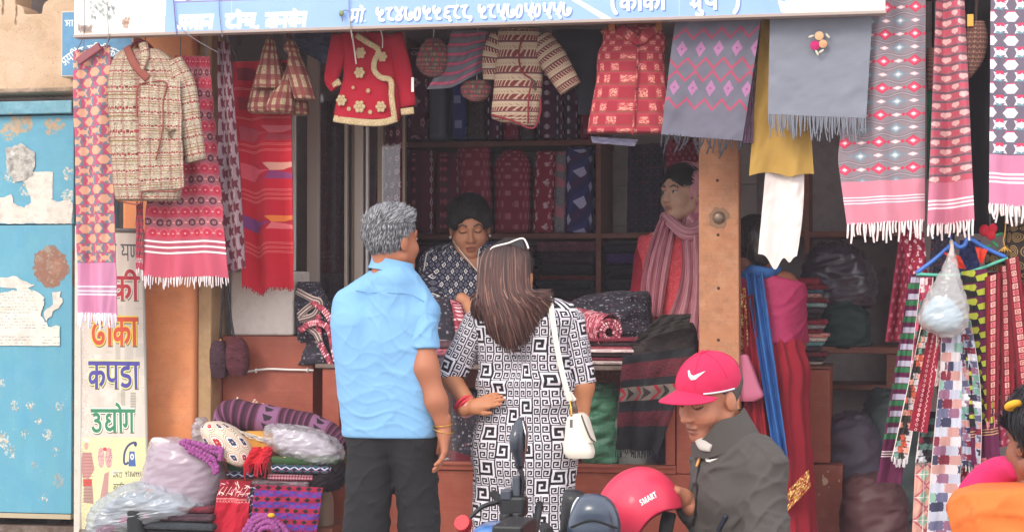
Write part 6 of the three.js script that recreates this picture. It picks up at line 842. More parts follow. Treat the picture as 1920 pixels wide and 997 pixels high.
  S('dark crimson scarf with a column of pink squares, beside the lime zigzag', [[1846, 520], [1876, 510], [1872, 786], [1850, 790]], z + 0.03, { fold: 0.012, nf: 1, ph: 1 }, sq, { n: 6, len: 0.03, r: 0.003, c: '#c07a80', seed: 55 });
  S('dark crimson scarf with pink squares in the middle of three', [[1872, 500], [1896, 496], [1904, 760], [1876, 764]], z + 0.02, { fold: 0.012, nf: 1, ph: 2 }, sq); S('dark crimson scarf with pink squares, outermost of three', [[1884, 486], [1910, 480], [1940, 740], [1908, 746]], z + 0.03, { fold: 0.012, nf: 1, ph: 3 }, sq);
  S('mottled plum scarf end below the crimson scarves', [[1826, 860], [1850, 858], [1846, 920], [1828, 922]], z + 0.02, { fold: 0.006, nf: 1 }, pm.redFloral);
  S('dark red print cloth above the hanger', [[1690, 440], [1732, 436], [1740, 520], [1704, 520]], z - 0.05, { fold: 0.012, nf: 1.5, uvm: [0.1, 0.2] }, pm.redFloral); S('black checked cloth behind the hanger hook', [[1746, 440], [1790, 438], [1790, 520], [1742, 520]], z - 0.06, { fold: 0.01, nf: 1.2, uvm: [0.1, 0.2] }, pm.darkCheck); S('navy blue cloth behind the hanger', [[1800, 450], [1838, 450], [1836, 520], [1796, 520]], z - 0.06, { fold: 0.006, nf: 1 }, col('#1f2a5c', 0.9));
  for (const [c, l] of [[[[1768, 472], [1800, 480], [1812, 505], [1796, 502]], 'orange red ribbon scrap beside the bag neck'], [[[1828, 462], [1852, 468], [1842, 494], [1836, 492]], 'orange red pointed scrap hung at the hanger shoulder']]) single('ribbon_scrap', sheet(c, z + 0.03, { fold: 0.01, nf: 1, th: 0.006, nu: 8, nv: 8 }), col('#cf3418', 0.7), l, 'ribbon');
  S('wide dark print cloth hung behind the crimson scarves', [[1826, 512], [1950, 505], [1950, 830], [1836, 840]], z - 0.06, { fold: 0.03, nf: 3, uvm: [0.25, 0.7] }, pm.maroonDash); S('dark blue ikat cloth hung behind the pastel scarf', [[1750, 520], [1830, 515], [1838, 900], [1762, 910]], z - 0.07, { fold: 0.025, nf: 2, uvm: [0.2, 0.8] }, pm.darkIkat); S('red floral cloth low beside the orange shawl', [[1796, 820], [1850, 820], [1850, 1030], [1790, 1030]], z - 0.03, { fold: 0.02, nf: 2, uvm: [0.15, 0.5] }, pm.redFloral); S('rose and white block scarf between plum stripes and scarlet', [[1726, 520], [1750, 520], [1730, 720], [1704, 716]], z, { fold: 0.012, nf: 1 }, mix(14, ['#c9506a', '#e6d0d2', '#7f2036', '#5a7a70'], 14));
  // embroidered dark bags and a felt flower at the edge
  const brc = cloth(metre(tex(256, 256, (x, w, h) => { rc(x, '#241c1a', 0, 0, w, h); for (let j = 0; j < 4; j++) for (let i = 0; i < 4; i++) for (let k = 1; k < 4; k++) ringc(x, '#b08a52', i * 64 + 32 + (j & 1) * 20, j * 64 + 32, k * 9, k * 8, 3); }, 0.1), 0.12, 0.12));
  single('embroidered_bag', loft([[418, 1892, 1930, 0.8], [440, 1886, 1940, 1], [500, 1884, 1944, 1], [530, 1892, 1940, 0.8]], z - 0.03, 0.03, { n: 3, amp: 0.005 }), brc, 'black bag with gold coiled embroidery at the scarf cluster edge', 'bag'); single('embroidered_bag', loft([[470, 1850, 1880, 0.8], [490, 1846, 1892, 1], [508, 1850, 1890, 0.8]], z - 0.04, 0.025, { n: 3 }), brc, 'small gold coiled bag behind the hanger arm', 'bag');
  const fl = thing('felt_flower', 'red felt flower with green leaves above the hanger', 'flower', P(1852, 468, z)); for (const [a, b, r] of [[1846, 432, 0.02], [1858, 440, 0.018], [1862, 428, 0.016]]) { const s = new THREE.SphereGeometry(r, 12, 10); s.scale(1, 1.1, 0.6); const q = P(a, b, z); s.translate(q.x, q.y, q.z); part(fl, 'petal', s, col('#b0142c', 0.9)); } for (const [a, b, r] of [[1872, 440, 0.4], [1866, 458, -0.8], [1850, 462, 0.2]]) { const s = new THREE.SphereGeometry(0.018, 8, 6); s.scale(1, 0.3, 0.2); s.rotateZ(r); const q = P(a, b, z); s.translate(q.x, q.y, q.z); part(fl, 'leaf', s, col('#1f7a4a', 0.9)); } part(fl, 'stem', string_([P(1856, 440, z), V(P(1862, 400, z).x, RAILY, RAILZ)]), string);
  { const g = thing('gold_tassel', 'twisted gold cord tassel above the hanger end', 'tassel', P(1884, 470, z)); part(g, 'cord', tube([V(P(1884, 380, z).x, RAILY, RAILZ), P(1884, 440, z), P(1881, 450, z), P(1884, 462, z)], 0.003, 20, 6), gold); const ts = []; for (let i = 0; i < 5; i++) ts.push(tube([P(1884, 462, z), P(1872 + i * 6, 472, z + 0.005)], 0.002, 4, 5)); part(g, 'tassel_threads', merge(ts), gold); }
  // knotted clear bag with pale blue contents
  const bagz = z + 0.1, rows = [[476, 1778, 1790, 0.25], [500, 1770, 1794, 0.4], [530, 1752, 1802, 0.75], [565, 1734, 1812, 1], [595, 1722, 1816, 1.05], [615, 1734, 1808, 0.9], [630, 1764, 1790, 0.5]], g = thing('knotted_plastic_bag', 'knotted clear plastic bag holding pale blue packets on the hanger', 'plastic bag', P(1770, 632, bagz));
  part(g, 'pale_blue_packets', loft([[556, 1752, 1776, 0.5], [570, 1738, 1792, 0.9], [592, 1728, 1806, 1], [610, 1740, 1800, 0.9], [622, 1764, 1786, 0.5]], bagz, 0.05, { n: 2.3, amp: 0.008 }), col('#a9cbdc', 0.7)); part(g, 'film', crumple(loft(rows, bagz, 0.06, { n: 2.1, rings: 60, seg: 50 }), 0.0045, 22, 31), new THREE.MeshPhysicalMaterial({ color: '#f0eeee', roughness: 0.16, transmission: 0.72, thickness: 0 })); part(g, 'twisted_neck', tube([P(1784, 480, bagz), P(1785, 462, bagz - 0.04), P(1783, 452, z), P(1781, 460, z - 0.01)], [0.012, 0.007, 0.006, 0.004], 16, 8), new THREE.MeshPhysicalMaterial({ color: '#e6d8d0', roughness: 0.3, transmission: 0.4, thickness: 0 }));
}
// ---------------------------------------------------------------- figures: smooth distance fields meshed with surface nets
const cone = (a, b, ra, rb = ra, k) => ({ a, b, ra, rb, k });
const pc = (a, b, ra, rb = ra, k) => cone(P(...a), P(...b), ra, rb, k); // the same from pixels with depth
const ell = (c, r, k) => ({ c, r, k });
function field(prims, k = 0.03) {
  const q = prims.map((p) => (p.c ? [1, p.c.x, p.c.y, p.c.z, p.r[0], p.r[1], p.r[2], 0, p.k ?? k] : (() => { const dx = p.b.x - p.a.x, dy = p.b.y - p.a.y, dz = p.b.z - p.a.z; return [0, p.a.x, p.a.y, p.a.z, dx, dy, dz, 1 / Math.max(1e-9, dx * dx + dy * dy + dz * dz), p.k ?? k, p.ra, p.rb]; })()));
  return (x, y, z) => {
    let d = 1e3;
    for (let i = 0; i < q.length; i++) {
      const p = q[i], X = x - p[1], Y = y - p[2], Z = z - p[3]; let e;
      if (p[0]) { const a = X / p[4], b = Y / p[5], c = Z / p[6], k0 = Math.sqrt(a * a + b * b + c * c), a2 = a / p[4], b2 = b / p[5], c2 = c / p[6], k1 = Math.sqrt(a2 * a2 + b2 * b2 + c2 * c2); e = k1 < 1e-9 ? -p[4] : k0 * (k0 - 1) / k1; } else { let t = (X * p[4] + Y * p[5] + Z * p[6]) * p[7]; t = t < 0 ? 0 : t > 1 ? 1 : t; const a = X - p[4] * t, b = Y - p[5] * t, c = Z - p[6] * t; e = Math.sqrt(a * a + b * b + c * c) - (p[9] + (p[10] - p[9]) * t); }
      const kk = p[8], h = Math.max(kk - Math.abs(d - e), 0) / kk; d = Math.min(d, e) - h * h * kk * 0.25;
    }
    return d;
  };
}
const smax = (a, b, k) => { const h = Math.max(k - Math.abs(a - b), 0) / k; return Math.max(a, b) + h * h * k * 0.25; };
function nets(f, lo, hi, cell, color, uvf) {
  const nx = Math.ceil((hi.x - lo.x) / cell) + 2, ny = Math.ceil((hi.y - lo.y) / cell) + 2, nz = Math.ceil((hi.z - lo.z) / cell) + 2, F = new Float32Array(nx * ny * nz), B = 4;
  const ox = lo.x - cell * 0.5, oy = lo.y - cell * 0.5, oz = lo.z - cell * 0.5, at = (i, j, k) => (k * ny + j) * nx + i;
  for (let k0 = 0; k0 < nz; k0 += B) for (let j0 = 0; j0 < ny; j0 += B) for (let i0 = 0; i0 < nx; i0 += B) {
    const c = f(ox + (i0 + 1.5) * cell, oy + (j0 + 1.5) * cell, oz + (k0 + 1.5) * cell), far = Math.abs(c) > cell * 6.5;
    for (let k = k0; k < Math.min(nz, k0 + B); k++) for (let j = j0; j < Math.min(ny, j0 + B); j++) for (let i = i0; i < Math.min(nx, i0 + B); i++) F[at(i, j, k)] = i === 0 || j === 0 || k === 0 || i === nx - 1 || j === ny - 1 || k === nz - 1 ? Math.max(far ? Math.max(c, 0.001) : 0.001, 0.001) : far ? c : f(ox + i * cell, oy + j * cell, oz + k * cell);
  }
  const id = new Int32Array(nx * ny * nz).fill(-1), pos = [], ix = [];
  for (let k = 0; k < nz - 1; k++) for (let j = 0; j < ny - 1; j++) for (let i = 0; i < nx - 1; i++) {
    let m = 0, sx = 0, sy = 0, sz = 0, n = 0; const v = []; for (let c = 0; c < 8; c++) { const w = F[at(i + (c & 1), j + ((c >> 1) & 1), k + (c >> 2))]; v.push(w); if (w < 0) m |= 1 << c; }
    if (m === 0 || m === 255) continue;
    for (const [a, b] of [[0, 1], [2, 3], [4, 5], [6, 7], [0, 2], [1, 3], [4, 6], [5, 7], [0, 4], [1, 5], [2, 6], [3, 7]]) if ((v[a] < 0) !== (v[b] < 0)) { const t = v[a] / (v[a] - v[b]); sx += lerp(a & 1, b & 1, t); sy += lerp((a >> 1) & 1, (b >> 1) & 1, t); sz += lerp(a >> 2, b >> 2, t); n++; }
    id[at(i, j, k)] = pos.length / 3; pos.push(ox + (i + sx / n) * cell, oy + (j + sy / n) * cell, oz + (k + sz / n) * cell);
  }
  const quad = (a, b, c, d, s) => { if (a < 0 || b < 0 || c < 0 || d < 0) return; s ? ix.push(a, b, c, a, c, d) : ix.push(a, c, b, a, d, c); };
  for (let k = 1; k < nz - 1; k++) for (let j = 1; j < ny - 1; j++) for (let i = 1; i < nx - 1; i++) {
    const s = F[at(i, j, k)] < 0; if (s !== F[at(i + 1, j, k)] < 0) quad(id[at(i, j - 1, k - 1)], id[at(i, j, k - 1)], id[at(i, j, k)], id[at(i, j - 1, k)], s);
    if (s !== F[at(i, j + 1, k)] < 0) quad(id[at(i - 1, j, k - 1)], id[at(i - 1, j, k)], id[at(i, j, k)], id[at(i, j, k - 1)], s);
    if (s !== F[at(i, j, k + 1)] < 0) quad(id[at(i - 1, j - 1, k)], id[at(i, j - 1, k)], id[at(i, j, k)], id[at(i - 1, j, k)], s);
  }
  const g = new THREE.BufferGeometry(), np = pos.length / 3, nor = new Float32Array(np * 3), uv = new Float32Array(np * 2), cl = color ? new Float32Array(np * 3) : null, h = cell * 0.6;
  for (let i = 0; i < np; i++) { const x = pos[i * 3], y = pos[i * 3 + 1], z = pos[i * 3 + 2], a = f(x + h, y, z) - f(x - h, y, z), b = f(x, y + h, z) - f(x, y - h, z), c = f(x, y, z + h) - f(x, y, z - h), l = Math.hypot(a, b, c) || 1; nor[i * 3] = a / l; nor[i * 3 + 1] = b / l; nor[i * 3 + 2] = c / l; if (cl) { const q = color(x, y, z); cl[i * 3] = q.r; cl[i * 3 + 1] = q.g; cl[i * 3 + 2] = q.b; } const w = uvf ? uvf(x, y, z) : [x, y]; uv[i * 2] = w[0]; uv[i * 2 + 1] = w[1]; }
  g.setAttribute('position', new THREE.Float32BufferAttribute(pos, 3)); g.setAttribute('normal', new THREE.BufferAttribute(nor, 3)); g.setAttribute('uv', new THREE.BufferAttribute(uv, 2)); if (cl) g.setAttribute('color', new THREE.BufferAttribute(cl, 3)); g.setIndex(ix); return g;
}
function bounds(prims, m = 0.03) { const b = new THREE.Box3(); for (const p of prims) for (const q of p.c ? [p.c] : [p.a, p.b]) { const r = p.c ? Math.max(...p.r) : Math.max(p.ra, p.rb); b.expandByPoint(q.clone().addScalar(r + m)); b.expandByPoint(q.clone().addScalar(-r - m)); } return b; }
const around = (cx, cz, R) => (x, y, z) => [Math.atan2(x - cx, z - cz) * R, y]; // print wrapped round the body
const alongBone = (a, b, R) => { const d = b.clone().sub(a).normalize(), s = V(0, 0, 0).crossVectors(d, V(0, 0, 1)).normalize(), t = V(0, 0, 0).crossVectors(s, d); return (x, y, z) => { const q = V(x, y, z).sub(a); return [Math.atan2(q.dot(s), q.dot(t)) * R, q.dot(d)]; }; };
// garment: prims swelled, creased, then cut by planes [point, outward normal]
function garment(prims, o = {}) {
  const { grow = 0, k = 0.05, crease = 0.004, fq = 9, fy = 1, cell = 0.011, cuts = [], carve, uv, seed = 0 } = o, f0 = field(prims, k);
  const cs = cuts.map(([p, n]) => { const m = n.clone().normalize(); return [m.x, m.y, m.z, m.dot(p)]; });
  const f = (x, y, z) => { let d = f0(x, y, z) - grow; if (d < 0.06 && crease) { const w = N3(x * 5 + seed, y * 5, z * 5) * 0.5, a = Math.max(0, 1 - Math.abs(N3(x * fq + seed + w, y * fq * fy + w, z * fq)) * 3.6), b = Math.max(0, 1 - Math.abs(N3(x * fq * 1.9 + w, y * fq * fy * 2.1 + seed, z * fq * 1.9 + 7)) * 3.6); d -= crease * (a * a * 1.1 + b * b * 0.6 - 0.35 + 0.5 * w); if (o.fold) d += o.fold(x, y, z); } for (const c of cs) d = smax(d, c[0] * x + c[1] * y + c[2] * z - c[3], 0.008); if (carve) d = Math.max(d, -carve(x, y, z)); return d; };
  const b = bounds(prims, 0.02 + grow + crease * 3); const g = nets(f, b.min, b.max, cell, null, uv); g.userData.f = f; return g;
}
// ---- heads. local axes: x to the figure's left-hand side as seen from behind, y up, z out of the face; origin between the eyes, deep in the skull
function frame(o, yaw, pitch = 0, roll = 0, s = 1) { const e = new THREE.Matrix4().makeRotationFromEuler(new THREE.Euler(-pitch, yaw, roll, 'YXZ')), X = V(0, 0, 0), Y = V(0, 0, 0), Z = V(0, 0, 0); e.extractBasis(X, Y, Z); return { o, X, Y, Z, s, at: (x, y, z) => o.clone().addScaledVector(X, x * s).addScaledVector(Y, y * s).addScaledVector(Z, z * s), loc: (x, y, z) => { const a = x - o.x, b = y - o.y, c = z - o.z; return [(a * X.x + b * X.y + c * X.z) / s, (a * Y.x + b * Y.y + c * Y.z) / s, (a * Z.x + b * Z.y + c * Z.z) / s]; } }; }
const headF = (() => {
  const v = (x, y, z) => V(x, y, z), pr = [ell(v(0, 0.03, -0.016), [0.075, 0.088, 0.096]), ell(v(0, -0.038, 0.02), [0.06, 0.08, 0.068]), cone(v(0, -0.06, -0.03), v(0, -0.17, -0.045), 0.05, 0.05, 0.03), ell(v(0, -0.1, 0.062), [0.022, 0.016, 0.018], 0.03)];
  for (const s of [-1, 1]) pr.push(cone(v(s * 0.052, -0.062, -0.002), v(s * 0.012, -0.1, 0.056), 0.02, 0.018, 0.03), ell(v(s * 0.038, -0.036, 0.056), [0.024, 0.024, 0.022], 0.03), ell(v(s * 0.0775, -0.012, -0.012), [0.009, 0.03, 0.019], 0.008));
  pr.push(cone(v(-0.04, 0.02, 0.071), v(0.04, 0.02, 0.071), 0.011, 0.011, 0.02), cone(v(0, 0.006, 0.086), v(0, -0.034, 0.106), 0.0075, 0.011, 0.014), ell(v(0.012, -0.038, 0.094), [0.0085, 0.0075, 0.009], 0.01), ell(v(-0.012, -0.038, 0.094), [0.0085, 0.0075, 0.009], 0.01), ell(v(0, -0.0655, 0.086), [0.022, 0.0065, 0.01], 0.008), ell(v(0, -0.0785, 0.0845), [0.019, 0.0075, 0.01], 0.008));
  const f = field(pr, 0.025), eye = field([ell(v(0.031, -0.001, 0.0735), [0.0145, 0.011, 0.0125]), ell(v(-0.031, -0.001, 0.0735), [0.0145, 0.011, 0.0125])], 0.001), soc = field([ell(v(0.031, 0.001, 0.094), [0.019, 0.011, 0.016]), ell(v(-0.031, 0.001, 0.094), [0.019, 0.011, 0.016])], 0.001), lip = field([cone(v(-0.02, -0.0718, 0.094), v(0.02, -0.0718, 0.094), 0.0022)], 0.001);
  return (x, y, z) => { let d = smax(f(x, y, z), -soc(x, y, z), 0.012); const e = eye(x, y, z); d = Math.min(d, e); return smax(d, -lip(x, y, z), 0.003); };
})();
function headGeo(fr, skin, o = {}) {
  const base = new THREE.Color(skin), lips = new THREE.Color(o.lips || skin).multiplyScalar(0.9), dark = new THREE.Color('#17100e'), eyew = new THREE.Color('#cfc6c0'), shade = new THREE.Color(o.stubble || skin);
  const f = (x, y, z) => { const q = fr.loc(x, y, z); return headF(q[0], q[1], q[2]) * fr.s; }, c = V(fr.o.x, fr.o.y, fr.o.z), r = 0.17 * fr.s, dn = 0.24 * fr.s;
  const colr = (x, y, z) => {
    const [a, b, q] = fr.loc(x, y, z), k = base.clone(), ax = Math.abs(a); k.multiplyScalar(1 + 0.07 * N3(a * 60, b * 60, q * 60));
    if (q > 0.05) { if (ax < 0.025 && b < -0.058 && b > -0.087 && q > 0.076) k.lerp(lips, 0.7 * sstep(1.0, 0.6, (ax * ax) / 0.00053 + ((b + 0.072) * (b + 0.072)) / 0.00017)); const by = 0.021 + 0.006 * sstep(0.012, 0.03, ax) - 0.008 * sstep(0.036, 0.052, ax); if (ax > 0.013 && ax < 0.052 && Math.abs(b - by) < 0.0048) k.lerp(dark, 0.85); const ex = ax - 0.031, ey = b + 0.001; if (q > 0.06 && Math.abs(ex) < 0.0165) { if (o.closed) { if (Math.abs(ey + 0.0045 - ex * ex * 14) < 0.003) k.lerp(dark, 0.9); } else { const op = (ex * ex) / (0.0145 * 0.0145) + (ey * ey) / (0.0055 * 0.0055); if (op < 1) k.copy(eyew); if (ex * ex + ey * ey < 0.0058 * 0.0058 && op < 1.1) k.copy(dark); if (ey > 0.003 && ey < 0.0078 && op >= 0.8 && op < 2.2) k.lerp(dark, 0.75); } } if (o.stubble && b < -0.05 && b > -0.115) k.lerp(shade, 0.35); } return k;
  };
  return nets(f, V(c.x - r, c.y - dn, c.z - r), V(c.x + r, c.y + 0.15 * fr.s, c.z + r), 0.0036, colr);
}
// hair as a cap over the skull, the face left free; extra prims in local coordinates
function hairGeo(fr, o = {}) {
  const { thick = 0.012, extra = [], brow = 0.072, side = 0.02, rough = 0.003, cell = 0.005 } = o, v = (x, y, z) => V(x, y, z);
  const f0 = field([ell(v(0, 0.032, -0.018), [0.077 + thick, 0.089 + thick, 0.097 + thick]), ...extra], 0.02), face = field([ell(v(0, brow - 0.125, 0.1), [0.07, 0.116, 0.08]), ...(o.free || [ell(v(0.08, -0.03, 0.045), [0.05, 0.065, 0.05]), ell(v(-0.08, -0.03, 0.045), [0.05, 0.065, 0.05])])], 0.03);
  const f = (x, y, z) => { const [a, b, q] = fr.loc(x, y, z); let d = f0(a, b, q) + rough * N3(a * 70, b * 22, q * 70) + rough * 0.6 * N3(a * 170, b * 40, q * 170); d = smax(d, -face(a, b, q), 0.012); d = smax(d, (o.low ?? -0.075) - b, 0.012); return d * fr.s; };
  const R = (o.reach ?? 0.17) * fr.s; return nets(f, V(fr.o.x - R, fr.o.y - R, fr.o.z - R), V(fr.o.x + R, fr.o.y + R, fr.o.z + R), cell, null);
}
// hair laid over the hair mass in short tapering locks; flow is in head axes
function strands(g, hair, fr, o) {
  const R = rng(o.seed), hp = hair.attributes.position, hn = hair.attributes.normal, tint = o.tint.map((c) => new THREE.Color(c)), st = [], cl = [], w = o.w ?? 0.0016;
  for (let i = 0; i < o.n; i++) { const k = Math.floor(R() * hp.count), p = V(hp.getX(k), hp.getY(k), hp.getZ(k)), n = V(hn.getX(k), hn.getY(k), hn.getZ(k)), l = fr.loc(p.x, p.y, p.z), L = o.len(l) * (0.7 + R() * 0.6), f = o.flow(l), d = V(0, 0, 0).addScaledVector(fr.X, f[0]).addScaledVector(fr.Y, f[1]).addScaledVector(fr.Z, f[2]); if (o.hug) d.addScaledVector(n, -d.dot(n)); d.addScaledVector(n, o.lift).add(V(R() - 0.5, R() - 0.5, R() - 0.5).multiplyScalar(o.mess)).normalize(); const s = V(0, 0, 0).crossVectors(d, n).normalize().multiplyScalar(w), q = p.clone().addScaledVector(n, 0.0015), m = q.clone().addScaledVector(d, L * 0.5).addScaledVector(n, 0.001 - L * L * 1.4), e = q.clone().addScaledVector(d, L).addScaledVector(n, -L * L * 5.5); for (const v of [q.clone().add(s), q.clone().sub(s), m.clone().add(s), q.clone().sub(s), m.clone().sub(s), m.clone().add(s), m.clone().add(s), m.clone().sub(s), e]) st.push(v.x, v.y, v.z); const c = tint[Math.floor(R() * tint.length)]; for (let j = 0; j < 9; j++) cl.push(c.r, c.g, c.b); }
  const hg = new THREE.BufferGeometry(); hg.setAttribute('position', new THREE.Float32BufferAttribute(st, 3)); hg.setAttribute('color', new THREE.Float32BufferAttribute(cl, 3)); hg.computeVertexNormals(); part(g, 'hair_strands', hg, col('#fff', o.rough ?? 0.8, { vertexColors: true })).userData.kind = 'stuff';
}
// a hand: palm, four fingers and a thumb of their own lengths
function handPrims(w, dir, palm, side, curl = 0.5, s = 1) {
  const D = dir.clone().normalize(), N = palm.clone().addScaledVector(D, -palm.dot(D)).normalize(), S = V(0, 0, 0).crossVectors(D, N).multiplyScalar(side), q = (d, x, n) => w.clone().addScaledVector(D, d * s).addScaledVector(S, x * s).addScaledVector(N, n * s), out = [cone(q(-0.04, 0, 0), q(0.01, 0, 0), 0.026 * s, 0.024 * s, 0.02)];
  [-0.027, -0.009, 0.009, 0.026].forEach((x, i) => { const L = [0.062, 0.074, 0.07, 0.056][i], k = 0.082 - Math.abs(i - 1.3) * 0.004; out.push(cone(q(0.012, x * 0.55, 0), q(k, x, 0), 0.018 * s, 0.0105 * s, 0.014)); let a = curl * (0.7 + i * 0.12), d = k, n = 0, p = q(d, x, n); for (const [f, r] of [[0.45, 0.0092], [0.32, 0.0085], [0.23, 0.0076]]) { d += Math.cos(a) * L * f; n += Math.sin(a) * L * f; const e = q(d, x * 1.08, n); out.push(cone(p, e, r * s, (r - 0.0008) * s, 0.004)); p = e; a += curl * 0.75; } });
  out.push(cone(q(0.012, -0.018, 0.004), q(0.048, -0.042, 0.012), 0.014 * s, 0.0105 * s, 0.012), cone(q(0.048, -0.042, 0.012), q(0.078, -0.048, 0.02 + curl * 0.01), 0.01 * s, 0.0085 * s, 0.005)); return out;
}
const skinMat = new THREE.MeshPhysicalMaterial({ color: '#ffffff', vertexColors: true, roughness: 0.55, sheen: 0.15 });
function skinPart(prims, skin, cell = 0.012, k = 0.03) { const b = bounds(prims, 0.015), c = new THREE.Color(skin), f = field(prims, k); return nets(f, b.min, b.max, cell, (x, y, z) => c.clone().multiplyScalar(1 + 0.05 * N3(x * 30, y * 30, z * 30))); }
function figure(label, base, o) { const g = thing('person', label, 'person', base); part(g, 'body', merge(o), skinMat); return g; }
// where the ray of a pixel meets a distance field, raised a little: to set marks on a curved thing
function onto(f, px, py, z0, lift = 0.001) { const a = P(px, py, z0 + 0.5), d = P(px, py, z0).sub(a).normalize(); let t = 0; for (let i = 0; i < 120; i++) { const q = a.clone().addScaledVector(d, t), e = f(q.x, q.y, q.z); if (e < 0.0003) break; t += e * 0.8; } const q = a.addScaledVector(d, t), h = 0.003, n = V(f(q.x + h, q.y, q.z) - f(q.x - h, q.y, q.z), f(q.x, q.y + h, q.z) - f(q.x, q.y - h, q.z), f(q.x, q.y, q.z + h) - f(q.x, q.y, q.z - h)).normalize(); return q.addScaledVector(n, lift); }
// a flat outline (pixels) laid on a curved surface as a thin solid
function emblem(f, pts, z0, lift = 0.003) { const sh = new THREE.Shape(pts.map((p) => new THREE.Vector2(p[0], -p[1]))), g = new THREE.ExtrudeGeometry(sh, { depth: 1, bevelEnabled: false, steps: 1 }), p = g.attributes.position; for (let i = 0; i < p.count; i++) { const q = onto(f, p.getX(i), -p.getY(i), z0, p.getZ(i) > 0.5 ? lift : -0.001); p.setXYZ(i, q.x, q.y, q.z); } g.computeVertexNormals(); return g; }
const tick = (cx, cy, w, rot) => { const pr = [[-0.5, -0.22], [-0.42, -0.3], [-0.36, -0.04], [-0.2, 0.05], [0.5, -0.2], [-0.12, 0.27], [-0.34, 0.28], [-0.47, 0.1]], c = Math.cos(rot), s = Math.sin(rot); return pr.map(([x, y]) => [cx + (x * c - y * s) * w, cy + (x * s + y * c) * w]); };
const fabric = (c, rough = 0.9) => new THREE.MeshStandardMaterial({ color: c, roughness: rough, map: plainWeave }); const plainWeave = metre(tex(256, 256, (x, w, h) => { rc(x, '#f6f6f6', 0, 0, w, h); }, 0.1), 0.08, 0.08);
